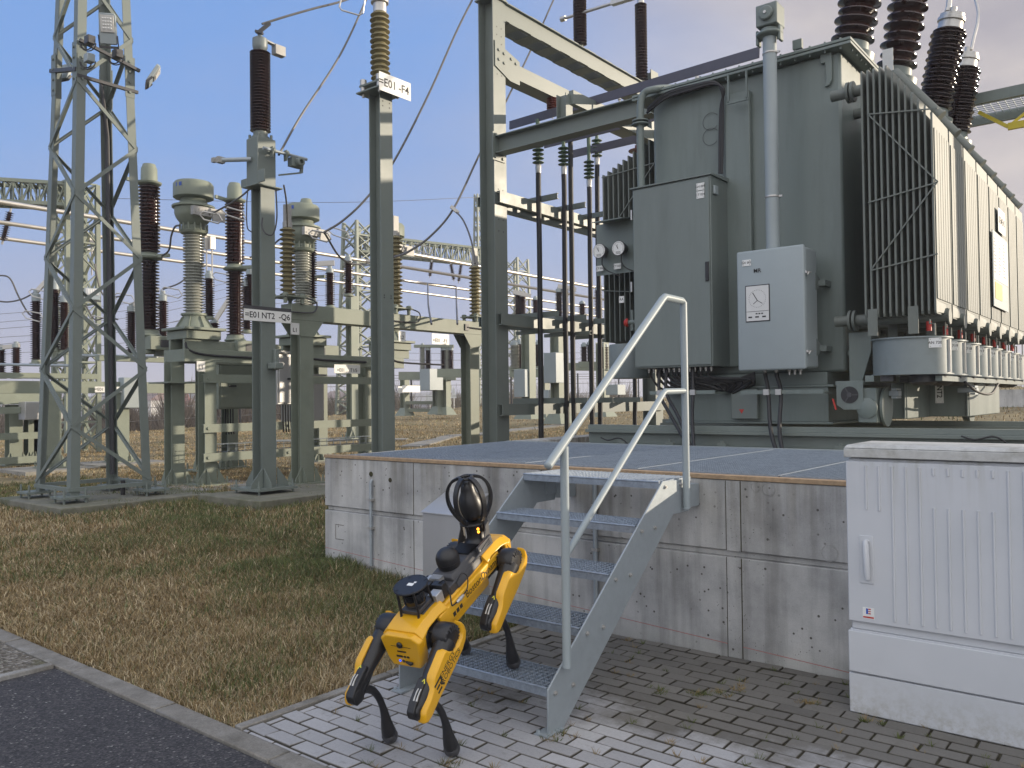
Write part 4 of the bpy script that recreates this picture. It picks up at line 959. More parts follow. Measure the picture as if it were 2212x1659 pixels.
h0, h1 = at(1527, 565, y=cy-.03), at(1527, 607, y=cy-.03)
b_ = MB(); b_.box(h0.x-.022, h0.x+.022, cy-.035, cy-.019, h1.z, h0.z); b_.build('handle', 'blk', cabn, bevel=.005)
for tt, uu, vv in (('GH 009', 1513, 403), ('CT 024', 1513, 420.5)):
    q = at(uu, vv, y=cy-.02); plate('label_plate', tt, (q.x, cy-.0245, q.z), X, Z, .094, .080, .036, cabn)
for vv in (465, 620, 745): 
    q = at(1366, vv, y=cy); b_ = MB(); b_.box(q.x-.012, q.x+.006, cy-.022, cy-.008, q.z-.06, q.z+.06); b_.build('hinge', 'alu', cabn)
q = at(1550, 406, y=8.52); b_ = MB(); b_.box(x1+.001, x1+.03, 8.55, 8.64, q.z-.05, q.z+.05); b_.build('vent_cowl', 'cablight', cabn, bevel=.008)
# motor drive box
gy = 8.38
a, c_ = at(1590, 545, y=gy), at(1741, 795, y=gy); gx0, gx1, gz0, gz1 = a.x, c_.x, c_.z-.01, a.z
b_ = MB(); b_.box(gx0, gx1, gy, gy+.045, gz0, gz1); gb = b_.build('drive_box', 'cablight', T, bevel=.022, bseg=3)
b_ = MB(); b_.box(gx0+.015, gx1-.005, gy+.048, gy+.40, gz0+.015, gz1-.015); b_.build('drive_box_body', 'cablight', gb, bevel=.02, bseg=2)
for vv in (593, 760, 700):
    q = at(1757, vv, x=gx1); b_ = MB(); yy = gy+.02
    if vv < 700 or vv == 760: b_.box(gx1+.001, gx1+.02, yy, yy+.09, q.z-.012, q.z+.012); b_.tube([(gx1+.022, yy+.01, q.z-.03), (gx1+.03, yy+.03, q.z+.0), (gx1+.03, yy+.10, q.z+.005)], .008, 6); b_.build('latch', 'alu', gb)
for vv in (618, 755): q = at(1790, vv, x=gx1); b_ = MB(); b_.prism([(0, -.08), (.16, -.03), (.16, .03), (0, .10)], (gx1-.02, gy+.34, q.z), Y, Z, .02); b_.box(gx1+.0, gx1+.07, gy+.42, gy+.60, q.z-.03, q.z+.03); b_.build('mounting_lug', 'cab', gb)
w0, w1 = at(1610, 618, y=gy), at(1664, 693, y=gy)
b_ = MB(); b_.box(w0.x, w1.x, gy-.006, gy-.001, w1.z, w0.z); b_.build('window_seal', 'blk', gb, bevel=.012)
b_ = MB(); b_.box(w0.x+.010, w1.x-.010, gy-.0085, gy-.0065, w1.z+.010, w0.z-.010); b_.build('window', 'glass', gb)
mx_, mz_ = (w0.x+w1.x)/2+.0, w0.z-.145
b_ = MB()
for k in range(30):
    an = k*2*math.pi/30; r0, r1 = .088, .094; u_ = V((math.cos(an), 0, math.sin(an))); b_.bar(V((mx_, gy-.0090, mz_))+u_*r0, V((mx_, gy-.0090, mz_))+u_*r1, .0012, .005, u_.cross(Y))
ctr = V((mx_, gy-.0095, mz_-.02)); b_.bar(ctr, ctr+V((-.05, 0, .085)), .001, .008, X); b_.bar(ctr, ctr+V((-.045, 0, -.035)), .001, .006, X); b_.bar(ctr, ctr+V((.055, 0, -.035)), .001, .006, X)
b_.box(w0.x+.012, w1.x-.012, gy-.0105, gy-.0088, mz_-.135, mz_-.131)
for k in range(3): b_.box(mx_-.10+k*.075, mx_-.06+k*.075, gy-.0105, gy-.0088, mz_-.20, mz_-.185); b_.box(mx_-.02+k*.03, mx_+.0+k*.03, gy-.0105, gy-.0088, mz_-.165, mz_-.152)
b_.build('position_dial', 'ink', gb)
q = at(1613, 568, y=gy); plate('label_plate', 'GX 001', (q.x, gy-.0055, q.z), X, Z, .094, .066, .033, gb)
q = at(1636, 585, y=gy); b_ = MB(); b_.text('MR', (q.x, gy-.004, q.z), X, Z, .06, 0); b_.build('maker_mark', 'ink', gb)
b_ = MB(); 
for k, uu in enumerate((1653, 1677, 1705, 1717, 1729)):
    q = at(uu, 800, y=gy+.2); b_.lathe([(.020, 0), (.020, .025), (.012, .03), (.012, .06)], (q.x, gy+.2, gz0+.012), -Z, 10)
b_.build('cable_gland', 'alu', gb)
def rope(name, parent, pts, r=.018, mt='black', n=6): b_ = MB(); b_.tube(curve3(pts, n), r, 8); return b_.build(name, mt, parent)
for k, uu in enumerate((1653, 1677)):
    q = at(uu, 805, y=gy+.2); q2 = at(uu+3+k*3, 850, y=8.45); q3 = at(1670+k*18, 935, y=8.25); q4 = at(1695+k*8, 975, y=7.9)
    rope('drive_cable', T, [(q.x, gy+.2, gz0-.03), (q2.x, 8.50, q2.z), (q3.x, 8.2, q3.z), (q4.x, 7.85, .9)], .022)
# cables from the control cabinet down into the pit
rs = random.Random(3)
for k in range(11):
    xx = x0+.16+k*(x1-x0-.2)/11
    rope('control_cable', T, [(xx, 8.62, z0), (xx+rs.uniform(-.02, .02), 8.65, z0-.12), (xx+.15+.03*k, 8.72, z0-.26+.01*k), (x1-.1+.02*k, 8.78, z0-.22-.008*k), (x1+.35, 8.80, z0-.08-.012*k)], .013+.002*(k % 3))
for uu, vb in ((1425, 850), (1440, 850), (1497, 850)):
    q = at(uu, 805, y=8.6); q2 = at(uu, 850, y=8.5); q3 = at(uu+30 if uu < 1490 else 1500, 900, y=8.3); q4 = at(1505 if uu < 1490 else 1500, 968, y=7.8)
    rope('control_cable', T, [(q.x, 8.6, z0), (q2.x, 8.5, q2.z), (q3.x, 8.25, q3.z), (q4.x, 7.8, .95)], .020)
b_ = MB()
for k in range(13): xx = x0+.12+k*(x1-x0-.2)/12; b_.lathe([(.017, 0), (.017, .03), (.011, .035), (.011, .05)], (xx, 8.62, z0), -Z, 8)
b_.build('cable_gland', 'alu', cabn)
for (ua, ub, vv) in ((1405, 1546, 849), (1601, 1780, 848)):
    q, r_ = at(ua, vv, y=8.5), at(ub, vv, y=8.5); b_ = MB(); b_.csec((q.x, 8.5, q.z), (r_.x, 8.5, q.z), .041, .041, Z, .003, 1)
    b_.box(r_.x-.06, r_.x-.0, 8.52, 8.84, q.z-.02, q.z+.0); b_.box(q.x+.1, q.x+.16, 8.52, 8.84, q.z-.02, q.z+.0)
    o_ = b_.build('cable_rail', 'tank', T)
    b_ = MB()
    for uu in ((1425, 1497) if ua < 1500 else (1656, 1682)): q5 = at(uu, vv, y=8.47); b_.box(q5.x-.03, q5.x+.03, 8.452, 8.476, q.z-.03, q.z+.03)
    b_.build('cable_clamp', 'alu', o_)
# earthing disc bracket, right of the base
q = at(1833, 853, y=8.55); b_ = MB(); b_.prism([(-.13, -.10), (-.06, -.15), (.10, -.15), (.13, -.11), (.13, .14), (-.13, .14)], (q.x, 8.60, q.z), X, Z, .015)
b_.box(q.x-.15, q.x+.13, 8.62, 8.86, q.z+.10, q.z+.14); fb = b_.build('fan_bracket', 'tank', T, bevel=.004)
b_ = MB(); b_.lathe([(.085, 0), (.085, .004)], (q.x+.0, 8.583, q.z-.0), -Y, 24); b_.build('round_opening', 'blk', fb)
b_ = MB(); b_.lathe([(.025, 0), (.025, .01)], (q.x, 8.577, q.z), -Y, 12)
for k in range(3): b_.bar((q.x, 8.575, q.z), (q.x+.08*math.cos(k*2.09), 8.575, q.z+.08*math.sin(k*2.09)), .004, .012, V((math.sin(k*2.09), 0, -math.cos(k*2.09))))
b_.build('fan_hub', 'dgrey', fb)
b_ = MB(); q = at(1800, 872, y=8.5); b_.bar((q.x, 8.49, q.z+.05), (q.x+.03, 8.49, q.z-.06), .01, .03, Y); b_.build('red_handle', 'red', T)
# wheels on the rails
def wheel(ux, uv, yy, r, parent):
    q = at(ux, uv, y=yy); b_ = MB(); b_.lathe([(.03, -.02), (r*.55, -.02), (r*.62, .0), (r*.9, .0), (r, .01), (r, .06), (r*1.14, .065), (r*1.14, .09), (.03, .09)], q, Y, 32)
    o = b_.build('wheel', 'tank', parent); b_ = MB(); b_.lathe([(.05, 0), (.05, .03), (.03, .04)], q-Y*.02, -Y, 16); b_.build('hub', 'tank', o); return q
# the wheel blocks: two at the right end of the base
for (ua, ub, va, vb, yy) in ((1852, 1895, 838, 925, 8.62),):
    q, r_ = at(ua, va, y=yy), at(ub, vb, y=yy); b_ = MB(); b_.box(q.x, r_.x, yy, yy+.35, r_.z+.05, q.z); o_ = b_.build('bogie', 'tank', T, bevel=.012)
    b_ = MB(); b_.lathe([(.10, 0), (.10, .02), (.06, .035)], ((q.x+r_.x)/2, yy-.001, (q.z+r_.z)/2+.0), -Y, 24); b_.build('bearing_cap', 'tank', o_)
q = at(1899, 893, y=8.75); b_ = MB(); b_.lathe([(.05, -.18), (.15, -.18), (.17, -.15), (.17, .0), (.20, .01), (.20, .035), (.06, .04)], (q.x+.02, 8.86, 1.29+.20), X, 32); b_.build('wheel', 'tank', T)
for ua, ub, va, vb, yy in ((1925, 1960, 828, 905, 9.5), (1965, 2095, 825, 900, 10.5)):
    q, r_ = at(ua, va, y=yy), at(ub, vb, y=yy); b_ = MB(); b_.box(q.x, r_.x, yy, yy+2.0, r_.z, q.z); b_.bar((r_.x-.02, yy-.01, r_.z), (r_.x-.02, yy-.01, q.z), .02, .06, Y); b_.build('bogie', 'tank', T, bevel=.012)
q = at(2080, 870, y=11.0); b_ = MB(); b_.lathe([(.15, -.06), (.17, -.05), (.17, .0), (.20, .01), (.20, .03), (.05, .035)], (q.x+.03, 11.2, 1.45), X, 28); b_.build('wheel', 'tank', T)
for uu, vv, yy in ((1920, 850, 8.9), (2090, 843, 10.4)):
    q = at(uu, vv, y=yy); b_ = MB(); b_.box(q.x-.10, q.x+.09, yy, yy+.12, q.z-.025, q.z+.025); b_.box(q.x+.03, q.x+.08, yy-.03, yy+.15, q.z-.05, q.z-.03); b_.box(q.x+.03, q.x+.08, yy-.03, yy+.15, q.z+.03, q.z+.05); b_.build('rail_clamp', 'galv', T)
q = at(2029, 846, y=10.3); plate('label_plate', 'NT2', (q.x, 10.3, q.z), -Z, X, .26, .085, .075, T)
# gauges on their panel, left
ga, gc = at(1278, 487, y=8.75), at(1366, 586, y=8.75)
b_ = MB(); b_.box(ga.x+.05, gc.x, 8.78, 8.80, gc.z, ga.z); gp = b_.build('gauge_panel', 'tank', T)
gs = at(1279, 495, y=8.52).x
b_ = MB(); b_.add([(gs, 8.52, ga.z-.03), (gc.x, 8.52, ga.z-.03), (gc.x, 8.95, ga.z+.04), (gs, 8.95, ga.z+.04), (gs, 8.52, ga.z-.018), (gc.x, 8.52, ga.z-.018), (gc.x, 8.95, ga.z+.052), (gs, 8.95, ga.z+.052)], [(3, 2, 1, 0), (4, 5, 6, 7), (0, 1, 5, 4), (1, 2, 6, 5), (2, 3, 7, 6), (3, 0, 4, 7)]); b_.build('shelf', 'tank', gp)
for uu, vv, lb, lu, lv in ((1294, 542, 'CT 036', 1296, 580), (1335.5, 536, 'CT 031', 1334, 575)):
    q = at(uu, vv, y=8.62); b_ = MB(); r = .088; b_.lathe([(r*.8, .09), (r*.95, .03), (r, .0), (r*1.05, -.005), (r*1.05, -.018), (r*.97, -.022)], (q.x, 8.64, q.z), Y, 32); o_ = b_.build('gauge', 'dgrey', gp)
    b_ = MB(); b_.lathe([(r*.96, 0), (r*.96, .002)], (q.x, 8.6175, q.z), -Y, 32); b_.build('gauge_face', 'white', o_)
    b_ = MB(); c0_ = V((q.x, 8.614, q.z-.01)); b_.bar(c0_, c0_+V((-.03, 0, .055)), .001, .006, X); b_.bar(c0_, c0_+V((-.01, 0, .060)), .001, .003, X)
    for k in range(22):
        an = -.6+k*(math.pi+1.2)/21; u_ = V((math.cos(an), 0, math.sin(an))); b_.bar(V((q.x, 8.6145, q.z))+u_*r*.74, V((q.x, 8.6145, q.z))+u_*r*.88, .001, .0035, u_.cross(Y))
    for k in range(3): b_.box(q.x-.035, q.x+.035, 8.614, 8.615, q.z-.045-k*.012, q.z-.041-k*.012)
    b_.build('gauge_markings', 'ink', o_)
    q2 = at(lu, lv, y=8.74); plate('label_plate', lb, (q2.x, 8.735, q2.z), X, Z, .10, .07, .034, gp)
    rope('capillary', gp, [(q.x+.02, 8.66, q.z-r), (q.x+.02, 8.66, q.z-r-.08), (q.x+.08, 8.68, q.z-r-.16), (q.x+.25, 8.72, q.z-r-.24)], .007)
q = at(1361, 650, y=8.8); plate('label_plate', 'AA', (q.x+.0, 8.60, q.z), X, Z, .07, .08, .045, T)
b_ = MB(); q = at(1357, 697, y=8.7); b_.lathe([(.05, 0), (.055, .02), (.03, .05)], q, V((-1, -.4, 0)), 16); b_.build('valve_handwheel', 'red', T)
b_ = MB(); b_.cyl(q, q+V((.12, 0, 0)), .03, 12); b_.cyl(q+V((.06, 0, -.1)), q+V((.06, 0, .15)), .018, 10); b_.build('valve', 'tank', T)
# bent conduit and cable bundle over the left lid corner
b_ = MB(); k0 = at(1383, 255, y=8.7); k1 = at(1387, 205, y=8.7); k2 = at(1405, 188, y=8.7); k3 = at(1455, 190, y=9.3)
b_.tube(curve3([(k0.x, 8.7, z1-.1), (k0.x, 8.7, k0.z), (k1.x, 8.72, k1.z), (k2.x, 8.8, k2.z), (k3.x, 9.3, k3.z)], 6), .045, 14)
b_.lathe([(.045, 0), (.10, .005), (.10, .02), (.045, .025)], (k0.x, 8.7, k0.z-.05), Z, 20); b_.lathe([(.045, 0), (.10, .005), (.10, .02), (.045, .025)], (k0.x, 8.7, k0.z-.09), Z, 20); b_.build('oil_pipe', 'tank', T)
for k in range(4):
    pp_ = [at(1400-k*1, 232+k*4, y=8.85), at(1440, 200+k*4, y=8.85), at(1500, 183+k*3, y=8.85), at(1542, 176+k*2, y=8.85), at(1558+k*2, 195, y=8.85), at(1562-k*2, 240, y=8.9), at(1560-k*2, 375, y=8.9)]
    rope('lid_cable', T, pp_, .012+.003*(k % 2))
for vv in (262, 295):
    q = at(1535, vv, y=8.98); b_ = MB(); b_.tube(arc((q.x, 8.985, q.z), .10, .6, 5.6, 18, X, Z), .0025, 5); b_.build('loose_wire', 'ink', T)
# bus bars along the lid
# radiators ----------------------------------------------------------------
zb, zt, NF = 2.33, 4.80, 12
fx = [-2.36+k*.056 for k in range(NF)]
def fin_top(k, n=NF): return zt if k < 5 else zt-.078*(k-4)
def make_radiator(y0, first, dep=.655):
    b_ = MB()
    for k, x_ in enumerate(fx):
        z_ = fin_top(k); b_.add([(x_+s_*.009, yy, zz) for s_ in (-1, 1) for yy, zz in ((y0+.012, zb+.03), (y0, zb+.06), (y0, z_-.05), (y0+.012, z_-.02), (y0+dep-.012, z_-.02), (y0+dep, z_-.05), (y0+dep, zb+.06), (y0+dep-.012, zb+.03))],
             [tuple(range(8))[::-1], tuple(range(8, 16))]+[(i, (i+1) % 8, 8+(i+1) % 8, 8+i) for i in range(8)])
    x_ = fx[-1]; z_ = fin_top(NF-1)       # flutes on the outermost panel, wedge ends
    nfl = 6
    for i in range(nfl):
        ya = y0+.02+i*(dep-.04)/nfl; b_.box(x_+.0095, x_+.019, ya+.006, ya+(dep-.04)/nfl-.010, zb+.17, z_-.16)
    b_.add([(x_+.0095, y0+.01, zb+.04), (x_+.0095, y0+dep-.01, zb+.04), (x_+.0095, y0+dep-.01, zb+.15), (x_+.0095, y0+.01, zb+.15), (x_+.035, y0+dep*.5, zb+.05), (x_+.02, y0+dep*.5, zb+.14)], [(0, 1, 4), (1, 2, 5, 4), (2, 3, 5), (3, 0, 4, 5)])
    rad = b_.build('radiator', 'fin', T)
    b_ = MB(); yc = y0+dep/2; b_.cyl((tx1-.02, yc, zb+.04), (fx[0]-.05, yc, zb+.04), .055, 16); b_.cyl((fx[0]-.05, yc, zb+.04), (fx[-1]+.05, yc, zb+.04), .062, 16)
    b_.lathe([(.075, 0), (.075, .012)], (fx[-1]+.05, yc, zb+.02), X, 20)
    for dx in (0, .045): b_.lathe([(.105, 0), (.105, .025)], (tx1+.12+dx, yc, zb+.04), X, 20)
    b_.cyl((tx1-.02, yc, zt-.09), (fx[4], yc, zt-.09), .055, 16)
    for dx in (0, .045): b_.lathe([(.105, 0), (.105, .025)], (tx1+.14+dx, yc, zt-.09), X, 20)
    b_.tube([(fx[4]-.1, yc, zt-.04), (fx[4], yc, zt-.0), (fx[-1]+.01, yc, fin_top(NF-1)+.02)], .055, 14); b_.lathe([(.066, 0), (.066, .02)], (fx[-1]+.0, yc, fin_top(NF-1)+.03), V((1, 0, -1.1)), 18)
    b_.build('header_pipe', 'fin', rad)
    b_ = MB()
    for x_ in (fx[0]+.02, fx[7]-.01): b_.box(x_, x_+.09, y0-.012, y0-.003, zb-.15, zb+.11)
    for x_ in (fx[-1]-.02,): b_.tube([(x_, y0+.05, zb-.17), (x_, y0+.05, zb-.06), (x_-.04, y0+.05, zb-.06), (x_-.04, y0+.05, zb-.02)], .009, 6); b_.tube([(x_+.03, y0+.35, zb-.2), (x_+.03, y0+.35, zb-.01)], .007, 6)
    b_.build('hanger', 'fin', rad)
    b_ = MB(); b_.cyl((fx[-1]-.09, y0+.15, zb-.12), (fx[-1]-.09, y0+.15, zb-.03), .025, 10); b_.build('drain_valve', 'red', rad)
    return rad
def make_drum(y0, lab, i):
    x1_ = fx[-1]+.06; x0_ = fx[0]-.02; r = (x1_-x0_)/2; xc, yc = (x0_+x1_)/2, y0+r; za, zb_ = zb-.53, zb-.18
    b_ = MB(); b_.lathe([(r, za), (r, zb_)], (xc, yc, 0), Z, 40); dr = b_.build('fan_drum', 'drum', T)
    b_ = MB(); b_.lathe([(r+.002, za-.002), (r+.018, za-.002), (r+.018, za+.010), (r+.002, za+.010)], (xc, yc, 0), Z, 40, caps=False); b_.build('bottom_rim', 'drum', dr)
    b_ = MB(); b_.lathe([(r+.002, zb_-.008), (r+.018, zb_-.008), (r+.018, zb_+.006), (r*.5, zb_+.006)], (xc, yc, 0), Z, 40, caps=False); b_.build('top_rim', 'drum', dr)
    an = math.radians(-38); lx_, ly_ = xc+math.cos(an)*(r+.02), yc+math.sin(an)*(r+.02)
    plate('label_plate', lab, (lx_-.02, ly_-.055, zb_-.06), V((1, .12, 0)), Z, .105, .09, .036, dr)
    b_ = MB(); an = -.2; b_.bar((xc+math.cos(an)*(r+.006), yc+math.sin(an)*(r+.006), za+.02), (xc+math.cos(an)*(r+.006), yc+math.sin(an)*(r+.006), zb_-.02), .02, .012, Y); b_.build('clip', 'alu', dr)
    b_ = MB(); b_.lathe([(.12, 0), (.13, -.03), (.13, -.07), (.08, -.10)], (x0_+.45, y0+.33, za-.002), Z, 18); b_.box(x0_+.25, x0_+.65, y0+.30, y0+.36, za-.03, za-.004); b_.box(x0_+.12, x0_+.24, y0+.1, y0+.2, za-.06, za-.003); b_.build('fan_motor', 'dgrey', dr)
    return dr
for i in range(8):
    y0 = 8.42+i*.712; make_radiator(y0, i == 0); make_drum(y0-.02, 'AN %d' % (720-i), i)
b_ = MB(); yb_ = 8.405          # cross bracing on the front radiator
def fp(u, v): q = at(u, v, y=yb_); return (q.x, yb_, q.z)
for p, q in (((1873, 247), (2026, 234)), ((1875, 438), (2024, 394)), ((1875, 247), (2026, 393)), ((2024, 394), (1882, 582)), ((1882, 584), (2026, 548))): b_.bar(fp(*p), fp(*q), .012, .012)
b_.build('bracing', 'fin', T)
b_ = MB(); b_.bar((fx[0], 8.5, zb-.56), (fx[0], 14.2, zb-.56), .08, .06, Z); b_.bar((fx[-1]-.02, 8.6, zb-.57), (fx[-1]-.02, 14.2, zb-.57), .06, .05, Z); b_.build('fan_support', 'tank', T)
rope('fan_cable', T, [(fx[-1]+.02, 9.6, zb-.60), (fx[-1]+.05, 10.1, zb-.70), (fx[-1]+.05, 10.9, zb-.72), (fx[-1]+.02, 11.6, zb-.60)], .014)
b_ = MB(); q = at(1862, 770, y=8.9); b_.prism([(0, .25), (.22, .25), (.22, .05), (.12, -.28), (0, -.28)], (q.x-.12, 8.9, q.z), X, Z, .03); b_.build('support_bracket', 'tank', T, bevel=.004)
b_ = MB(); q = at(1846, 762, y=8.95); b_.cyl((tx1-.02, 9.1, q.z), (tx1+.25, 9.1, q.z), .05, 14); b_.lathe([(.09, 0), (.09, .03)], (tx1+.2, 9.1, q.z), X, 16); b_.build('drain_pipe', 'tank', T)
# maker plate and data sheets on the radiator faces
xf = fx[-1]+.022
q = at(2164, 480, x=xf+.03); plate('maker_plate', 'SIEMENS', (xf+.03, q.y, q.z), Y, Z, .52, .30, .12, T, m=('white', 'tag2' if 'tag2' in M else 'ink'))
b_ = MB(); q0, q1 = at(2144, 500, x=xf+.03), at(2179, 675, x=xf+.03); dz = .0
y0_, y1_ = q0.y, q1.y; ztt, zbb = at(2147, 498, x=xf+.03).z, at(2147, 660, x=xf+.03).z
b_.box(xf+.02, xf+.03, y0_, y1_, zbb, ztt); dp = b_.build('data_board', 'cablight', T)
b_ = MB(); zmid = zbb+(ztt-zbb)*.36
b_.box(xf+.031, xf+.034, y0_+.03, y1_-.03, zmid, ztt-.03); b_.build('data_plate', 'white', dp)
b_ = MB(); b_.box(xf+.031, xf+.034, y0_+.10, (y0_+y1_)/2+.05, zbb+.10, zmid-.03); b_.build('data_plate', M['yellowrail'], dp)
b_ = MB(); rs = random.Random(4)
for k in range(11):
    zz = ztt-.10-k*(ztt-zmid-.14)/11
    for s_ in range(3):
        ya = y0_+.06+s_*(y1_-y0_-.12)/3; b_.box(xf+.0345, xf+.0355, ya, ya+rs.uniform(.06, .16), zz, zz+.014)
b_.build('data_rows', 'dgrey', dp)
# left radiator bank
b_ = MB(); fa, fb_ = at(1425, 283, y=9.3), at(1302, 378, y=9.3); fl = [fa.x+(fb_.x-fa.x)*k/11 for k in range(12)]
for bank in range(3):
  for k, x_ in enumerate(fl):
    z_ = fa.z+(fb_.z-fa.z)*k/11; y0 = 9.30+bank*.72; b_.box(x_-.010, x_+.010, y0, y0+.6, 2.35, z_)
b_.build('radiator', 'fin', T, bevel=.004, bseg=1)
b_ = MB(); b_.cyl((tx0+.02, 9.6, 4.75), (fl[3], 9.6, 4.75), .06, 14); b_.cyl((tx0+.02, 9.6, 2.40), (fl[-1], 9.6, 2.40), .07, 14); b_.build('header_pipe', 'fin', T)
b_ = MB(); yq = 9.285
for p, q in (((1300, 384), (1430, 347)), ((1330, 482), (1418, 345)), ((1300, 628), (1366, 630))):
    a_, c_ = at(*p, y=yq), at(*q, y=yq); b_.bar(a_, c_, .012, .012)
b_.build('bracing', 'fin', T)
b_ = MB(); q0 = at(1318, 745, y=9.1); b_.lathe([(.26, 0), (.27, .02), (.27, .42), (.26, .44)], (at(1352, 760, y=9.2).x, 9.3, 1.86), Z, 24); b_.build('fan_drum', 'drum', T)
# bushings
def bushing(name, base, axis, L, r, R, n, top):
    b_ = MB(); b_.lathe([(R*1.15, -.10), (R*1.15, -.02), (r*1.3, .0), (r*1.2, .10)], base, axis, 28); o_ = b_.build(name, 'tank', T)
    b_ = MB(); b_.lathe(sheds(L, r, R, n, R*.90), base+axis*.10, axis, 32); b_.build('porcelain', 'brown', o_)
    if top:
        tp = base+axis*(L+.10); b_ = MB(); b_.lathe([(r*1.05, 0), (r*1.0, .10), (r*1.15, .11), (r*1.15, .15), (r*1.02, .16), (r*1.02, .20), (r*.28, .21), (r*.28, .30)], tp, axis, 28); b_.build('cap', 'alu', o_)
    return o_
for i, (uu, vv, yy, L, top) in enumerate(((1843, 80, 9.75, 2.6, 0), (1938, 135, 10.9, 2.6, 0), (2026, 192, 12.4, 1.30, 1), (2074, 208, 13.7, 1.0, 1))):
    base = at(uu, vv, y=yy); ax_ = V((.20, .02, 1)).normalized() if i < 3 else V((.17, .0, 1)).normalized()
    z_l = 5.40; base = base - ax_*((base.z-z_l)/ax_.z)*(1 if i > 1 else .6); L2_ = L+((zv(base.x, base.y, vv)-base.z))
    bushing('bushing', base, ax_, {0: 2.6, 1: 3.0, 2: zv(at(2044, 42, y=yy).x, yy, 62)-base.z-.1, 3: zv(at(2096, 130, y=yy).x, yy, 142)-base.z-.1}[i], .155 if i < 2 else .15, .235 if i < 2 else .225, 26 if i < 2 else 20, top)
q = at(1910, 125, y=10.6); b_ = MB(); b_.box(q.x-.02, q.x+.10, 10.6, 10.61, 5.35, q.z+.1); b_.build('phase_marker', 'white', T)
# leads leaving the caps
for pts_, r in (([at(2046, 25, y=12.4), at(2050, 8, y=12.45), at(2052, -40, y=12.6)], .035), ([at(2098, 108, y=13.7), at(2104, 80, y=13.8), at(2112, 45, y=14), at(2110, 10, y=14.4), at(2085, -60, y=15)], .022)):
    rope('top_lead', T, pts_, r, 'alu')
# rail girders under the transformer
for i, (yy, lab) in enumerate(((8.35, 'front green rail girder under the transformer'), (10.9, 'rear green rail girder under the transformer'))):
    xs0 = at(1262, 940, y=yy).x if i == 0 else -6.0; b_ = MB(); b_.box(xs0, 5.3, yy, yy+.24, 1.06, 1.075); b_.box(xs0, 5.3, yy+.10, yy+.14, 1.075, 1.20); b_.box(xs0, 5.3, yy+.02, yy+.22, 1.20, 1.235); b_.box(xs0+.01, 5.3, yy+.07, yy+.17, 1.235, 1.29)
    b_.box(xs0, 5.3, yy-.06, yy+.30, .72, .74); b_.box(xs0, 5.3, yy-.03, yy+.27, .74, 1.06)
    o_ = b_.build('rail_girder', 'green', bevel=.003); tag(o_, lab, 'rail', 'rail girders')
    if i == 0:
        b_ = MB()
        for k in range(9): xx = xs0+.5+k*.62; b_.box(xx, xx+.10, yy-.045, yy-.01, 1.076, 1.11); b_.cyl((xx+.05, yy-.03, 1.11), (xx+.05, yy-.03, 1.135), .018, 6)
        b_.build('rail_clip', 'green', o_)
        for uu in (1322, 2120):
            q = at(uu, 955, y=yy-.05); rope('earth_strap', o_, [(q.x-.16, yy-.04, q.z+.05), (q.x-.05, yy-.05, q.z+.02), (q.x+.1, yy-.05, q.z+.05), (q.x+.2, yy-.04, q.z-.02), (q.x+.1, yy-.04, q.z-.06), (q.x-.1, yy-.04, q.z-.05)], .008, 'black')
M['mossy'] = mat('mossy_concrete', (.17, .165, .13), .9, var=.25, scale=6, bump=.3, bscale=30, dark=(.075, .085, .03), darkamt=.9, dscale=1.6)
M['busbar'] = mat('dark_bus_bar', (.085, .08, .10), .4, metal=.3)
# ================================================================ PORTAL, CABLES, POSTS
CX_ = -8.37; PA, PB = 9.96, 14.95
def base_plate(b_, x, y, z, w=.5, t=.03):
    b_.box(x-w/2, x+w/2, y-w/2, y+w/2, z, z+t)
    for a in (-1, 1):
        for c_ in (-1, 1): b_.cyl((x+a*w*.42, y+c_*w*.42, z-.06), (x+a*w*.42, y+c_*w*.42, z+.13), .014, 8); b_.cyl((x+a*w*.42, y+c_*w*.42, z+t), (x+a*w*.42, y+c_*w*.42, z+t+.03), .026, 6)
def gussets(b_, x, y, z, w, h, hw):
    """sloped gusset plates at a column foot"""
    for a in (-1, 1):
        b_.prism([(hw, 0), (w/2-.02, 0), (w/2-.02, .05), (hw, h)] if a > 0 else [(-hw, 0), (-hw, h), (-w/2+.02, .05), (-w/2+.02, 0)], (x, y-hw*.7, z), X, Z, .012)
        b_.prism([(hw, 0), (w/2-.02, 0), (w/2-.02, .05), (hw, h)] if a > 0 else [(-hw, 0), (-hw, h), (-w/2+.02, .05), (-w/2+.02, 0)], (x+hw+.001, y, z), Y, Z, .012)
def hcol(x, y, z0, z1, w, parent, mt='green', name='column', d=None, web='y'):
    b_ = MB(); d = d or w
    if web == 'y': b_.hsec((x, y, z0), (x, y, z1), d, w, Y, .016, .011)      # flanges face +-Y, web along Y
    else: b_.hsec((x, y, z0), (x, y, z1), d, w, X, .016, .011)
    return b_.build(name, mt, parent)
G = thing('cable_portal', 'tall green steel portal frame carrying black cables between plinth and transformer', 'steel frame', (CX_, 12.4, .3))
zA = zv(CX_, PA, 6)
for yy, top in ((PA, zA), (PB, zv(CX_, PB, 158))):
    z0 = gz(CX_, yy)+.05; o_ = hcol(CX_, yy, z0, top, .30, G, web='x')
    b_ = MB(); base_plate(b_, CX_, yy, z0-.03, .6); b_.build('base_plate', 'green', o_)
b_ = MB(); b_.box(CX_-.19, CX_+.19, PA-.19, PA+.19, zA, zA+.02); b_.box(CX_-.17, CX_+.17, PA-.17, PA+.17, zA+.02, zA+.14); b_.build('column_head', 'green', G)
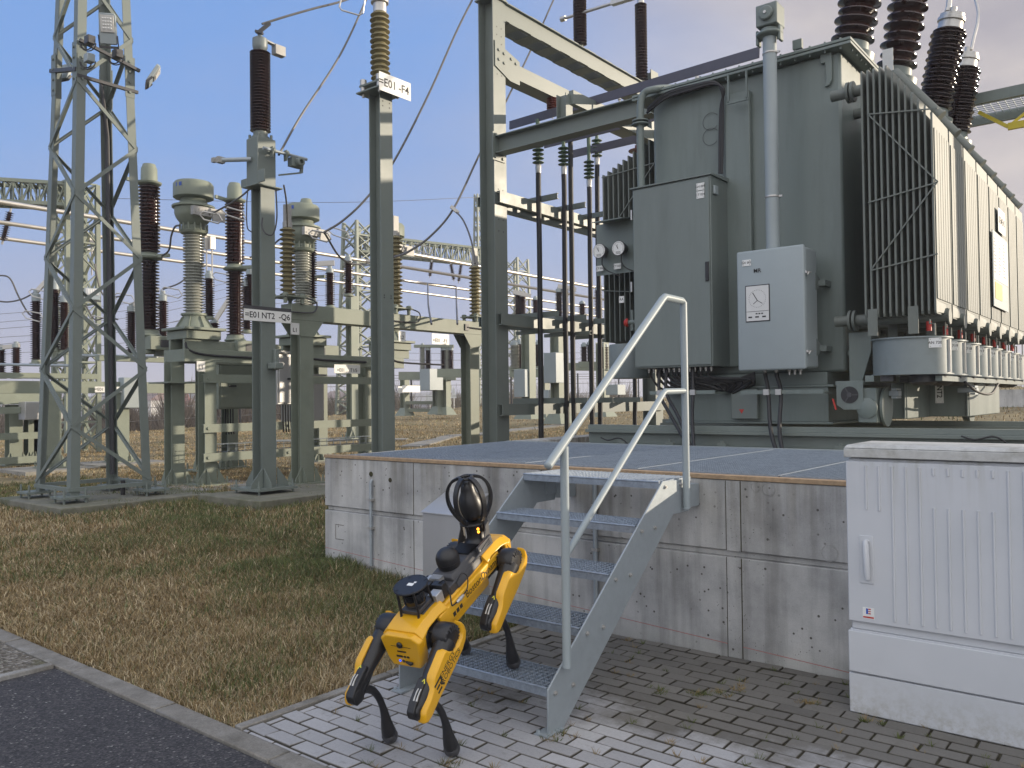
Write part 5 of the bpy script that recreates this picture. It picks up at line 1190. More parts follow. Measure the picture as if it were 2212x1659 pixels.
# bolt holes in the column flange
b_ = MB(); xf_ = CX_+.150
for vv in list(range(60, 175, 17))+[410, 440, 475, 500]:
    for dy in (-.055, .055): zz = zv(xf_, PA, vv); b_.lathe([(.011, 0), (.011, .0015)], (xf_, PA+dy, zz), X, 8)
b_.build('bolt_hole', 'ink', G)
# upper twin beam with battens
zt1 = zv(CX_, PA, 6)-.0; h1 = .30
b_ = MB()
for a in (-1, 1): b_.csec((CX_+a*.16, PA-.1 if a < 0 else PA+.16, zt1-h1/2), (CX_+a*.16, PB+.3, zt1-h1/2), h1, .06, Z, .009, -1 if a > 0 else 1)
bm_ = b_.build('upper_beam', 'green', G)
b_ = MB()
for k in range(9): yy = PA+.22+k*.56; b_.box(CX_-.19, CX_+.19, yy, yy+.27, zt1-h1-.010, zt1-h1-.001); b_.box(CX_-.19, CX_+.19, yy, yy+.27, zt1+.001, zt1+.010)
b_.build('batten_plate', 'green', bm_)
# second beam
z2 = zv(CX_, PA, 122); b_ = MB(); b_.box(CX_+.03, CX_+.13, PA+.16, PB+.4, z2-.26, z2-.02); b_.box(CX_-.16, CX_+.03, PA+.16, PB+.4, z2-.26, z2-.25); bm2 = b_.build('middle_beam', 'green', G)
b_ = MB(); b_.prism([(-.12, -.22), (.25, -.36), (.50, -.36), (.50, .02), (-.12, .18)], (CX_+.153, PA, z2-.0), Y, Z, .014)
for p in ((-.03, .05), (-.03, -.10), (.1, .03), (.1, -.12), (.28, .0), (.40, -.04)): b_.cyl((CX_+.165, PA+p[0], z2+p[1]), (CX_+.185, PA+p[0], z2+p[1]), .024, 8)
b_.build('splice_plate', 'green', G)
# cross beam towards the transformer
zc0 = zv(CX_+.2, PA, 316); q = at(1385, 252, y=PA)
b_ = MB(); b_.hsec((CX_+.15, PA-.05, zc0), (-5.45, PA-.05, zc0), .27, .22, Z, .014, .010); bx_ = b_.build('cross_beam', 'green', G)
b_ = MB(); b_.box(CX_+.152, CX_+.17, PA-.20, PA+.1, zc0-.24, zc0+.20)
for a in (-.14, .04):
    for c_ in (-.19, .16): b_.cyl((CX_+.17, PA+a, zc0+c_), (CX_+.19, PA+a, zc0+c_), .024, 8)
b_.build('end_plate', 'green', bx_)
q = at(1224, 260, y=PA); b_ = MB(); b_.hsec((q.x, PA-.05, zc0+.136), (q.x, PA-.05, zv(q.x, PA, 208)), .17, .17, X, .012, .009); b_.build('stub_post', 'green', G)
b_ = MB(); b_.bar((q.x+.1, PA-.02, zc0+.45), (q.x+.1, PB, zc0+.45), .08, .20, Z); b_.bar((q.x+.1, PB-.6, zc0+.65), (CX_, PB-.6, zc0+.65), .08, .14, Z); b_.build('secondary_beam', 'green', G)
# lower cable arms: pairs of rails running back from the column
for (v0, dbl) in ((432, 1), (692, 1), (885, 0)):
    z_ = zv(CX_, PA, v0); b_ = MB()
    b_.csec((CX_+.20, PA-.12, z_), (CX_+.20, PB+.1, z_), .18, .07, Z, .008, 1)
    if dbl: b_.csec((CX_-.20, PA-.12, z_-.02), (CX_-.20, PB+.1, z_-.02), .15, .06, Z, .008, -1)
    o_ = b_.build('cable_arm', 'green', G)
    b_ = MB()
    for k, yy in enumerate((10.85, 11.65, 12.45, 13.4)):
        lo = CX_-.35; hi = CX_+.62-.0*k; b_.csec((lo, yy, z_+.13), (hi, yy, z_+.13), .09, .05, Z, .006, 1)
        if v0 == 692: b_.csec((lo, yy+.1, z_-.13), (hi, yy+.1, z_-.13), .06, .05, Z, .006, 1)
        for m_ in (.45, .60): b_.cyl((CX_+m_-.05, yy-.03, z_+.10), (CX_+m_-.05, yy-.022, z_+.10), .014, 6)
    b_.build('cable_bracket', 'green', o_)
# flat bus bars over to the transformer
zbb_ = zv(-8.0, 10.8, 272)
bars = []
for k, yy in enumerate((10.8, 11.6, 12.4)):
    b_ = MB(); e0, e1 = ((at(1101, 271, y=yy), at(1640, 113, y=10.2)) if k == 0 else (V((CX_-.2, yy, zbb_)), V((-5.2, yy, zbb_)))); b_.bar(e0, e1, .02, .14, Z)
    o = b_.build('bus_bar', M['dgrey'] if False else 'busbar'); tag(o, ['dark flat bus bar running over the transformer lid to the tap changer', 'second dark flat bus bar from the front, behind the cross beam', 'rear dark flat bus bar at the green cable ends'][k], 'bus bar', 'flat bus bars'); bars.append(o)
# hanging insulators with rods
def hang_ins(x, y, ztop, zbot, lab):
    t_ = thing('support_insulator', lab, 'insulator', (x, y, zbot), 'insulators holding the bus bars')
    L_ = (ztop-zbot)*.66; b_ = MB(); b_.lathe(sheds(L_, .055, .105, 6), (x, y, ztop-L_), Z, 18); b_.build('insulator', 'redins', t_)
    b_ = MB(); b_.cyl((x, y, zbot), (x, y, ztop-L_), .014, 8); b_.lathe([(.03, 0), (.03, .03)], (x, y, zbot+.03), Z, 6); b_.lathe([(.03, 0), (.03, .03)], (x, y, ztop-L_-.04), Z, 6); b_.build('rod', 'alu', t_)
for (uu, va, vb, xx, lab) in ((1193, 190, 256, CX_+.08, 'brown ribbed insulator hanging on a rod below the middle beam'), ):
    p = at(uu, va, x=xx); hang_ins(p.x, p.y, z2-.26, zv(p.x, p.y, vb), lab)
def post_ins(u, v, yy, lab):
    p = at(u, v, y=yy); t_ = thing('post_insulator', lab, 'insulator', (p.x, yy, zbb_-.5), 'insulators holding the bus bars')
    b_ = MB(); b_.lathe([(.06, 0), (.06, .02), (.17, .04), (.17, .055), (.06, .09), (.06, .14)], (p.x, yy+.0, zbb_-.26), Z, 20); b_.build('insulator', 'redins', t_)
    b_ = MB(); b_.cyl((p.x, yy-.03, zbb_-.12), (p.x, yy-.03, zbb_+.12), .014, 8); b_.lathe([(.03, 0), (.03, .03)], (p.x, yy-.03, zbb_+.07), Z, 6); b_.build('rod', 'alu', t_)
post_ins(1340, 200, 10.8, 'brown disc insulator under the bus bar left of the bent oil pipe')
post_ins(1507, 145, 10.8, 'brown disc insulator under the bus bar on the transformer lid')
post_ins(1378, 262, 12.4, 'red brown insulator at the rear bus bar behind the oil pipe')
# black cables with their terminations
def cable(x, y, vt, term, lab, z_bot=.15, kink=.0):
    t_ = thing('power_cable', lab, 'cable', (x, y, z_bot), 'black cables standing in the portal')
    zt_ = zv(x, y, vt); b_ = MB(); rs = random.Random(int(x*100+y*37))
    pts_ = [(x, y, zt_-.05 if not term else zt_-.55)]+[(x+rs.uniform(-.008, .008), y+rs.uniform(-.008, .008), zz) for zz in np.linspace(zt_-.9, .9, 5)]+[(x+kink, y, .55), (x+kink, y, z_bot)]
    b_.tube(curve3(pts_, 4), .043, 10); b_.build('jacket', 'black', t_)
    if term:
        b_ = MB(); b_.lathe(sheds(.34, .035, .095, 5), (x, y, zt_-.42), Z, 18); b_.build('termination', 'greenins', t_)
        b_ = MB(); b_.lathe([(.03, 0), (.035, .4)], (x, y, zt_-.08), Z, 10); b_.build('terminal', 'greenins', t_); b_ = MB(); b_.lathe([(.045, 0), (.05, .12), (.04, .14)], (x, y, zt_-.56), Z, 12); b_.build('ferrule', 'alu', t_)
for (u, vt, term, kink, lab) in ((1162, 300, 1, .03, 'leftmost black cable rising to the front bus bar'), (1217, 306, 1, .04, 'black cable with green ribbed end second from the left'), (1232, 300, 0, .02, 'plain black cable right beside the second green ribbed end'),
                           (1272, 336, 1, .02, 'slim black cable with the lowest green ribbed end'), (1289, 290, 1, .02, 'black cable with green ribbed end beside the left radiator'), (1370, 735, 0, .0, 'short black cable under the fan drum left of the stair rail')):
    p = at(u, vt, x=CX_+.33); cable(p.x, p.y, vt, term, lab, kink=kink)
# red brown posts on the upper beam and their switch arms
for (u, vb, vt, lab, r_) in ((1253, 72, -60, 'dark brown ribbed insulator standing on the upper portal beam near its middle', 1), (1386, 158, 8, 'dark brown ribbed insulator standing on the upper portal beam near its right end', 1)):
    p = at(u, vb, x=CX_); t_ = thing('post_insulator', lab, 'insulator', (p.x, p.y, zt1), 'insulators on the upper beam')
    za_, zb2 = zt1+.02, zv(p.x, p.y, vt); b_ = MB(); b_.lathe([(.09, 0), (.09, .03), (.055, .05), (.055, .12)], (p.x, p.y, za_), Z, 16); b_.build('foot', 'green', t_)
    b_ = MB(); b_.lathe(sheds(zb2-za_-.12, .075, .125, 26), (p.x, p.y, za_+.12), Z, 20); b_.build('porcelain', 'brown', t_)
    if vt > 0: b_ = MB(); b_.lathe([(.07, 0), (.07, .12)], (p.x, p.y, zb2), Z, 14); b_.build('cap', 'alu', t_)
p0, p1 = at(1212, 42, x=CX_+.1), at(1262, 28, x=CX_+.1); yy = p1.y
a_ = at(1212, 42, y=yy); c_ = at(1330, 5, y=yy); b_ = MB(); b_.cyl(a_, c_, .028, 12); b_.lathe([(.05, 0), (.05, .10)], a_, c_-a_, 10)
d_ = at(1322, 6, y=yy-.1); e_ = at(1400, -18, y=yy-.1); b_.bar(d_, e_, .10, .10, Z); o = b_.build('disconnector_tube', 'alu'); tag(o, 'grey tube with square end reaching out at the very top above the upper beam', 'bus tube')

# ---- floodlit walkway at the upper right
Wk = thing('overhead_walkway', 'raised grating walkway with yellow ladder frame behind the bushings', 'walkway', (-1.5, 15, 5.5))
p, q = at(2062, 212, y=14), at(2062, 238, y=14); b_ = MB(); zt_ = p.z
b_.box(p.x-.3, 4, 14.0, 14.08, zt_-.16, zt_); b_.box(p.x-.3, 4, 15.1, 15.18, zt_-.16, zt_)
b_.build('edge_beam', 'tank', Wk); b_ = MB()
grating(b_, p.x-.3, 4, 14.085, 15.095, zt_-.03, .10, .10, .03, False); b_.build('walkway_grating', 'galv', Wk)
b_ = MB(); 
f0 = at(2160, 262, y=14.5); f1 = at(2182, 281, y=14.5)
b_.bar((f0.x-.25, 14.3, zt_-.2), (f1.x, 14.3, f1.z), .05, .05); b_.bar((f1.x, 14.3, f1.z), (f1.x+1.5, 14.3, f1.z+.0), .06, .10, Z); b_.bar((f1.x+.25, 14.5, f1.z+.25), (f1.x+1.5, 14.5, f1.z+.25), .05, .05, Z); b_.bar((f1.x+.25, 14.5, f1.z+.25), (f1.x, 14.3, f1.z), .04, .04, Z); b_.build('ladder_frame', 'yellowrail', Wk)
b_ = MB(); b_.hsec((2.5, 14.6, .3), (2.5, 14.6, zt_-.16), .2, .2, Y); b_.build('post', 'green', Wk)

# ---- F4 post with arrester
def sign(name, parts, u0, v0, u1, v1, x, lab, cat='sign', group='equipment signs'):
    """sign plate facing +X whose near upper corner shows at (u0,v0), lower corner at (u0,v1), far end at column u1"""
    q = at(u0, v0, x=x); w = at(u1, v0, x=x).y-q.y; h = q.z-at(u0, v1, x=x).z; cy_ = q.y+w/2; cz = q.z-h/2
    t_ = thing(name, lab, cat, (x, cy_, cz-h/2), group)
    plate('sign_plate', None, (x, cy_, cz), Y, Z, w, h, 0, t_, parts=[(t, fx__*w, fy__*h, fs*h) for t, fx__, fy__, fs in parts]); return t_
fx_, fy_ = at(825, 600, d=11.1).x, at(825, 600, d=11.1).y
F = thing('arrester_post', 'tall green post left of the portal carrying a yellowish ribbed arrester', 'post', (fx_, fy_, .3))
zt_ = zv(fx_, fy_, 205); b_ = MB(); b_.hsec((fx_, fy_, .33), (fx_, fy_, zt_), .22, .22, X, .015, .010); o_ = b_.build('column', 'green', F)
b_ = MB()
for vv in (225, 235, 640, 645):
    zz = zv(fx_, fy_, vv); b_.lathe([(.010, 0), (.010, .002)], (fx_+.11, fy_+.06, zz), X, 8); b_.lathe([(.010, 0), (.010, .002)], (fx_+.11, fy_-.06, zz), X, 8)
b_.build('bolt_hole', 'ink', o_)
b_ = MB(); base_plate(b_, fx_, fy_, .30, .5); b_.build('base_plate', 'green', F)
b_ = MB(); b_.box(fx_-.23, fx_+.23, fy_-.23, fy_+.23, zt_, zt_+.018); b_.box(fx_-.20, fx_+.20, fy_-.20, fy_+.20, zt_+.09, zt_+.115)
hp = b_.build('head_plate', 'green', F)
b_ = MB()
for a in (-1, 1):
    for c_ in (-1, 1): b_.lathe([(.02, -.06), (.02, 0), (.038, 0), (.038, .10), (.045, .10), (.045, .17), (.03, .18)], (fx_+a*.16, fy_+c_*.16, zt_+.018), Z, 14)
b_.build('isolating_foot', 'alu', hp)
zt2 = zt_+.115; zt3 = zv(fx_, fy_, 28); b_ = MB(); b_.lathe(sheds(zt3-zt2, .085, .135, 14, .125), (fx_, fy_, zt2), Z, 24); b_.build('arrester', 'olive', F)
b_ = MB(); b_.lathe([(.09, 0), (.09, .12), (.12, .13), (.12, .18), (.10, .19), (.10, .3)], (fx_, fy_, zt3), Z, 20); b_.build('cap', 'alu', F)
sg = sign('equipment_sign', [('=E01', -.24, -.02, .62), ('-F4', .27, -.02, .62)], 819, 153, 887, 193, fx_+.245, 'white sign reading =E01 -F4 at the head of the arrester post')
# ---- Q6 earthing switch post
qx, qy = at(569, 600, d=11.15).x, at(569, 600, d=11.15).y
Q = thing('earthing_switch', 'green earthing switch on a single post with a tall brown insulator', 'switch', (qx, qy, .4))
zbp = zv(qx, qy, 1056); zt_ = zv(qx, qy, 408)
o_ = None; b_ = MB(); b_.hsec((qx, qy, zbp+.03), (qx, qy, zt_), .22, .22, X, .015, .010); o_ = b_.build('column', 'green', Q)
b_ = MB(); base_plate(b_, qx, qy, zbp, .62, .03); gussets(b_, qx, qy, zbp+.031, .62, .26, .115); b_.build('base_plate', 'green', o_)
b_ = MB(); b_.box(qx-.19, qx+.17, qy-.20, qy+.20, zt_, zt_+.02); b_.box(qx-.15, qx+.11, qy-.155, qy+.13, zt_+.02, zv(qx, qy, 302)); b_.box(qx-.28, qx-.15, qy-.157, qy-.14, zt_+.03, zt_+.14); b_.box(qx+.111, qx+.26, qy-.157, qy-.14, zt_+.03, zt_+.20)
dr_ = b_.build('drive_housing', 'green', Q, bevel=.008)
zi0 = zv(qx, qy, 302); b_ = MB(); b_.lathe([(.12, 0), (.12, .03), (.095, .04), (.095, .10)], (qx-.02, qy-.02, zi0), Z, 20)
for a in (-1, 1):
    for c_ in (-1, 1): b_.cyl((qx-.02+a*.10, qy-.02+c_*.10, zi0), (qx-.02+a*.10, qy-.02+c_*.10, zi0+.06), .018, 6)
b_.build('insulator_foot', 'green', Q)
zi1 = zv(qx, qy, 112); b_ = MB(); b_.lathe(sheds(zi1-zi0-.10, .095, .137, 27), (qx-.02, qy-.02, zi0+.10), Z, 28); b_.build('porcelain', 'brown', Q)
b_ = MB(); b_.lathe([(.07, 0), (.09, .03), (.10, .06), (.10, .17), (.07, .19), (.03, .20), (.03, .26)], (qx-.02, qy-.02, zi1), Z, 24); cap_ = b_.build('head_fitting', 'drum', Q)
b_ = MB(); b_.bar((qx+.02, qy+.05, zi1+.16), (qx+.02, qy+.22, zi1+.14), .06, .02, Z); b_.box(qx-.03, qx+.07, qy+.17, qy+.33, zi1+.02, zi1+.15); b_.build('contact', 'cast', cap_)
zz = zv(qx, qy, 330); b_ = MB(); b_.cyl((qx+.19, qy-.12, zz), (qx+.19, qy+.58, zz-.0), .022, 12)
b_.tube([(qx-.02, qy-.16, zz-.12), (qx-.35, qy-.40, zz-.12)], .03, 12)
b_.build('shaft', 'galv', Q)
b_ = MB()
for yy in (qy+.0, qy+.22): b_.box(qx+.16, qx+.23, yy, yy+.012, zz-.10, zz+.045); b_.lathe([(.05, 0), (.05, .03)], (qx+.19, yy+.012, zz), Y, 16)
b_.box(qx+.14, qx+.24, qy+.30, qy+.48, zz-.15, zz-.03); b_.lathe([(.045, 0), (.06, .01), (.06, .07), (.045, .08), (.03, .08), (.03, .03)], (qx+.24, qy+.40, zz-.09), X, 18)
b_.bar((qx+.17, qy+.52, zz), (qx+.17, qy+.50, zz-.20), .03, .04); b_.bar((qx+.17, qy+.50, zz-.20), (qx+.15, qy+.15, zz-.30), .03, .02); b_.build('lever_gear', 'green', Q)
b_ = MB(); b_.box(qx-.40, qx-.33, qy-.46, qy-.36, zz-.16, zz-.08); b_.box(qx-.46, qx-.40, qy-.49, qy-.44, zz-.15, zz-.09); b_.build('contact', 'cast', Q)
b_ = MB(); b_.box(qx+.115, qx+.18, qy+.05, qy+.12, zv(qx, qy, 800), zv(qx, qy, 755)); b_.box(qx+.12, qx+.30, qy-.03, qy+.10, zv(qx, qy, 798), zv(qx, qy, 785)); b_.build('guide_bracket', 'green', Q, bevel=.01)
for pts_, r in (([at(535, 415, d=11.0), at(533, 440, d=11.0), at(534, 490, d=11), at(545, 502, d=11.02)], .008), ([at(596, 410, d=11), at(598, 470, d=11), at(590, 505, d=11), at(575, 505, d=10.95), at(566, 490, d=10.95), at(567, 470, d=10.95)], .010)):
    rope('earth_lead', Q, pts_, r, 'dgrey')
sign('equipment_sign', [('=E01', -.325, 0, .74), ('NT2', .0, 0, .74), ('-Q6', .35, 0, .74)], 527, 666, 629, 691, qx+.135, 'long white sign reading =E01 NT2 -Q6 across the switch post')
b_ = MB(); q = at(527, 659, x=qx+.128); b_.box(qx+.120, qx+.127, q.y, at(629, 659, x=qx+.128).y, q.z-.10, q.z+.005); o = b_.build('sign_bracket', 'dgrey'); tag(o, 'dark backing strip behind the long =E01 NT2 -Q6 sign', 'bracket')
# foundation block under it
p = ground_at(560, 1085); b_ = MB(); b_.box(qx-.55, qx+.85, qy-.65, qy+1.05, -.1, zbp-.045); o = b_.build('foundation_block', 'mossy', bevel=.012); tag(o, 'low concrete foundation block under the earthing switch post', 'foundation')

# ---- lattice floodlight mast
def leg_pt(u, v, z): return at(u, v, z=z)
zb0 = .42
fr = at(152, 1076, z=zb0); s0 = 1.06; bl = [V((fr.x-s0, fr.y, zb0)), V((fr.x, fr.y, zb0)), V((fr.x, fr.y+s0, zb0)), V((fr.x-s0, fr.y+s0, zb0))]
ctr_ = V((fr.x-s0/2, fr.y+s0/2, 0)); zt0 = 7.4; tp_ = .64
def legp(i, z): 
    k = 1+(tp_-1)*(z-zb0)/(zt0-zb0); b0 = bl[i]; return V((ctr_.x+(b0.x-ctr_.x)*k, ctr_.y+(b0.y-ctr_.y)*k, z))
Mt = thing('lattice_mast', 'tall green lattice mast at the left edge of the picture', 'mast', (ctr_.x, ctr_.y, zb0))
dirs = [(X, Y), (-X, Y), (-X, -Y), (X, -Y)]
for i in range(4):
    b_ = MB(); b_.angle(legp(i, zb0+.03), legp(i, zt0), .115, .012, dirs[i][0], dirs[i][1])
    b_.box(legp(i, zb0).x-.17, legp(i, zb0).x+.17, legp(i, zb0).y-.17, legp(i, zb0).y+.17, zb0, zb0+.028)
    for a in (-.13, .13):
        for c_ in (-.13, .13): b_.cyl((legp(i, zb0).x+a, legp(i, zb0).y+c_, zb0-.09), (legp(i, zb0).x+a, legp(i, zb0).y+c_, zb0+.12), .014, 6)
    b_.build('leg', 'green', Mt)
nodes = [zb0+.15+.755*k for k in range(11)]
for f in range(4):
    i, j = f, (f+1) % 4; b_ = MB(); outn = ((legp(i, 3)+legp(j, 3))/2-V((ctr_.x, ctr_.y, 3))).normalized()
    for k in range(10):
        a_, c_ = (i, j) if (k+f) % 2 == 0 else (j, i)
        if nodes[k+1] > zt0: break
        b_.bar(legp(a_, nodes[k])+outn*.008, legp(c_, nodes[k+1])+outn*.008, .048, .007, outn); b_.bar(legp(a_, nodes[k])-outn*.02, legp(c_, nodes[k+1])-outn*.02, .007, .04, outn)
    b_.bar(legp(i, zb0+.10), legp(j, zb0+.10), .05, .05, Z)
    b_.build('bracing', 'green', Mt)
zsp = zv(fr.x, fr.y, 118)
for i in range(4):
    b_ = MB(); p = legp(i, zsp); d1, d2 = dirs[i]
    b_.box(*sorted((p.x-d1.x*.012, p.x+d1.x*.12)), *sorted((p.y-d2.y*.012, p.y-d2.y*.002)), zsp-.28, zsp+.28); b_.box(*sorted((p.x-d1.x*.012, p.x-d1.x*.002)), *sorted((p.y, p.y+d2.y*.12)), zsp-.28, zsp+.28)
    for k in range(4):
        zz = zsp-.21+k*.14; b_.cyl(p+V((d1.x*.06, -d2.y*.03, zz-zsp)), p+V((d1.x*.06, -d2.y*.0, zz-zsp)), .018, 6); b_.cyl(p+V((-d1.x*.03, d2.y*.06, zz-zsp)), p+V((0, d2.y*.06, zz-zsp)), .018, 6)
    b_.build('splice_plate', 'green', Mt)
b_ = MB(); p = legp(1, zv(fr.x, fr.y, 72)); q = legp(2, zv(fr.x, fr.y, 78)-.12); e_ = (q-p).normalized(); b_.bar(p-e_*.0+X*.06, q+e_*.06+X*.06, .04, .04)
p3, q3 = legp(0, zsp+.08), legp(3, zsp+.0); b_.bar(p3+V((-.05, 0, 0)), legp(1, zsp-.1), .05, .05); b_.bar(legp(1, zsp-.18), legp(2, zsp-.18)+Y*.05, .04, .04); b_.build('lamp_bar', 'dgrey', Mt)
b_ = MB(); 
for i in range(2): b_.tube([legp(3, .6)+V((.05+i*.05, -.06, 0)), legp(3, 3)+V((.05+i*.05, -.06, 0)), legp(3, 5.4)+V((.05+i*.05, -.06, 0)), legp(3, 6.2)+V((.02, -.10, 0))], .022, 8)
b_.build('conduit', 'dgrey', Mt)
b_ = MB(); b_.lathe([(.03, 0), (.03, .20)], (ctr_.x+.2, ctr_.y+.3, zb0-.06), Z, 10); b_.build('conduit_stub', 'black', Mt)
# floodlights
def flood(c, nrm, w, h, lab):
    c = V(c); nrm = V(nrm).normalized(); xx = Z.cross(nrm).normalized(); yy = nrm.cross(xx)
    t_ = thing('floodlight', lab, 'floodlight', c-Z*h/2, 'floodlights on the mast')
    b_ = MB(); b_.prism([(-w/2, -h*.55), (-w/2*.9, -h*.62), (w/2*.9, -h*.62), (w/2, -h*.55), (w/2, h*.42), (w/2*.85, h*.5), (-w/2*.85, h*.5), (-w/2, h*.42)], c-nrm*.05, xx, yy, .05); b_.build('housing', 'cablight', t_, bevel=.008)
    b_ = MB(); b_.prism([(-w*.40, -h*.20), (w*.40, -h*.20), (w*.40, h*.42), (-w*.40, h*.42)], c+nrm*.001, xx, yy, .012); b_.build('frame', 'alu', t_, bevel=.003)
    b_ = MB(); b_.prism([(-w*.31, -h*.12), (w*.31, -h*.12), (w*.31, h*.35), (-w*.31, h*.35)], c+nrm*.0135, xx, yy, .002); b_.build('lens_panel', 'glass', t_)
    b_ = MB()
    for i in range(4):
        for j in range(4): q_ = c+xx*(w*(-.22+.147*i))+yy*(h*(-.06+.118*j)); b_.lathe([(w*.055, 0), (w*.05, .006), (w*.02, .010)], q_+nrm*.016, nrm, 8)
    b_.build('led_lens', 'white', t_)
    b_ = MB(); 
    for s_ in (-1, 1): b_.bar(c+xx*(s_*(w/2+.012))-yy*h*.3, c+xx*(s_*(w/2+.012))-yy*(h*.72)-nrm*.03, .008, .03, nrm)
    b_.bar(c-xx*(w/2+.016)-yy*h*.72-nrm*.03, c+xx*(w/2+.016)-yy*h*.72-nrm*.03, .03, .008, nrm); b_.build('bracket', 'dgrey', t_)
pf_ = at(232, 58, d=10.4); flood(pf_, V((.75, -.62, -.22)), .20, .33, 'pale floodlight with a grid of lenses on the lattice mast')
q = legp(2, zsp+.08)+V((.12, .25, 0)); flood(q, V((.38, .78, -.5)), .26, .26, 'floodlight seen edge-on at the right leg of the lattice mast')
q = legp(0, zsp+.12)+V((-.05, .2, 0)); flood(q, V((-.3, .9, -.3)), .20, .22, 'floodlight pointing away behind the left leg of the lattice mast')
for (u, v, s_, lab) in ((194, 88, 1, 'small dark junction box hanging from the upper lamp bar of the mast'), (193, 127, 0, 'small pale junction box on the lower lamp bar of the mast'), (254, 118, 1, 'small junction box near the right leg of the mast')):
    p = at(u, v, d=10.7); b_ = MB(); b_.box(p.x-.06, p.x+.06, p.y-.05, p.y+.05, p.z-.05, p.z+.06); o = b_.build('junction_box', 'dgrey' if s_ else 'cablight', bevel=.01); tag(o, lab, 'junction box', 'junction boxes on the mast')
    b_ = MB(); b_.tube(arc((p.x+.02, p.y-.03, p.z-.05), .10, math.pi, 2*math.pi, 10, RT, Z), .008, 6); b_.tube(arc((p.x-.02, p.y-.03, p.z-.05), .07, math.pi, 2*math.pi, 10, RT, Z), .008, 6); b_.build('cable_loop', 'black', o)
b_ = MB(); b_.box(ctr_.x-.95, ctr_.x+1.05, ctr_.y-.85, ctr_.y+1.15, -.1, zb0-.06); o = b_.build('foundation_block', 'mossy', bevel=.015); tag(o, 'broad mossy concrete foundation block under the lattice mast', 'foundation')
# ================================================================ YARD EQUIPMENT
def yb(u, x):            # y on the line x = const seen in column u
    return at(u, 700, x=x).y
def hpost(x, y, ztop, w, name='support_post', lab=None, parent=None, mt='green_far', foot=True, zb=None, group='support posts', gw=.5):
    z0 = (gz(x, y) if zb is None else zb)+.04; b_ = MB(); b_.hsec((x, y, z0), (x, y, ztop), w, w, X, .014, .009)
    if foot: b_.box(x-gw/2, x+gw/2, y-gw/2, y+gw/2, z0-.02, z0+.01); gussets(b_, x, y, z0+.011, gw, .24, w/2+.004)
    if foot:
        for a in (-1, 1):
            for c_ in (-1, 1): b_.cyl((x+a*gw*.42, y+c_*gw*.42, z0-.05), (x+a*gw*.42, y+c_*gw*.42, z0+.12), .014, 6)
    o = b_.build(name, mt, parent)
    if parent is None: tag(o, lab, 'post', group)
    return o
def slab_pad(x, y, w=.9): b_ = MB(); z = gz(x, y); b_.box(x-w/2, x+w/2, y-w/2, y+w/2, z-.2, z+.03); return b_
def brown_stack(parent, x, y, z0, z1, r=.075, R=.125, seg=18, n=None, mt='brown', name='porcelain'):
    n = n or max(6, int((z1-z0)/.052)); b_ = MB(); b_.lathe(sheds(z1-z0, r, R, n), (x, y, z0), Z, seg); return b_.build(name, mt, parent)
# --- arrester row =E01 -F1 on its long beam
x1 = -10.3
ya, y2 = yb(652, x1), yb(1014, x1)
zt_ = zv(x1, ya, 694); zbm = .26
A1 = thing('arrester_gantry', 'long pale green beam on two posts carrying the three yellowish arresters', 'gantry', (x1, (ya+y2)/2, .3))
hpost(x1, ya, zt_-.02, .24, parent=A1); hpost(x1, y2, zt_-.02, .24, parent=A1, zb=.3)
b_ = MB(); b_.box(x1-.13, x1+.13, ya-.28, y2+.9, zt_, zt_+.24); bm_ = b_.build('beam', 'green_far', A1, bevel=.006)
b_ = MB()
for yy in (ya, y2):
    b_.prism([(-.30, 0), (.30, 0), (.12, -.24), (-.12, -.24)], (x1+.122, yy, zt_-.001), Y, Z, .012); b_.prism([(-.30, 0), (.30, 0), (.12, -.24), (-.12, -.24)], (x1-.134, yy, zt_-.001), Y, Z, .012)
b_.build('haunch', 'green_far', bm_)
for i, (u, vt, vb) in enumerate(((622, 492, 655), (856, 510, 655), (1027, 575, 688))):
    yy = yb(u, x1); za = zt_+.24; t_ = thing('surge_arrester', ['yellowish ribbed arrester at the left end of its beam beside a grey transformer', 'yellowish ribbed arrester half hidden behind the tall arrester post', 'yellowish ribbed arrester standing clear just left of the portal column'][i], 'arrester', (x1, yy, za), 'surge arresters on the long beam')
    b_ = MB(); b_.box(x1-.2, x1+.2, yy-.2, yy+.2, za+.09, za+.11)
    for a in (-1, 1):
        for c_ in (-1, 1): b_.lathe([(.03, 0), (.03, .07), (.045, .08), (.045, .14), (.03, .15)], (x1+a*.15, yy+c_*.15, za), Z, 10)
    b_.build('isolating_foot', 'green_far', t_)
    ze = zv(x1, yy, vt); brown_stack(t_, x1, yy, za+.11, ze, .065, .115, 20, int((ze-za)/.075), 'olive', 'housing')
    b_ = MB(); b_.lathe([(.07, 0), (.07, .08)], (x1, yy, ze), Z, 14); b_.box(x1-.02, x1+.02, yy-.06, yy+.06, ze+.08, ze+.34); b_.build('terminal', 'cast', t_)
    b_ = MB(); b_.box(x1+.132, x1+.15, yy-.45, yy-.35, za-.18, za-.06); b_.tube(curve3([(x1+.15, yy-.40, za-.12), (x1+.16, yy+.1, za-.13), (x1+.18, yy+.35, za-.10), (x1+.15, yy+.40, za+.05), (x1+.1, yy+.2, za+.12)], 5), .012, 6); b_.build('earth_lead', 'dgrey', t_)
sign('phase_sign', [('L1', 0, -.12, .50)], 628, 697, 646.5, 722, x1+.14, 'small white sign reading L1 under the left end of the arrester beam', group='phase signs')
sign('phase_sign', [('L2', 0, -.12, .50)], 861, 715, 876, 737, x1+.14, 'small white sign reading L2 right of the arrester post', group='phase signs')
sign('equipment_sign', [('=E01', -.23, -.14, .5), ('-F1', .26, -.14, .5)], 933, 720, 970, 743, x1+.14, 'white sign reading =E01 -F1 under the arrester beam')
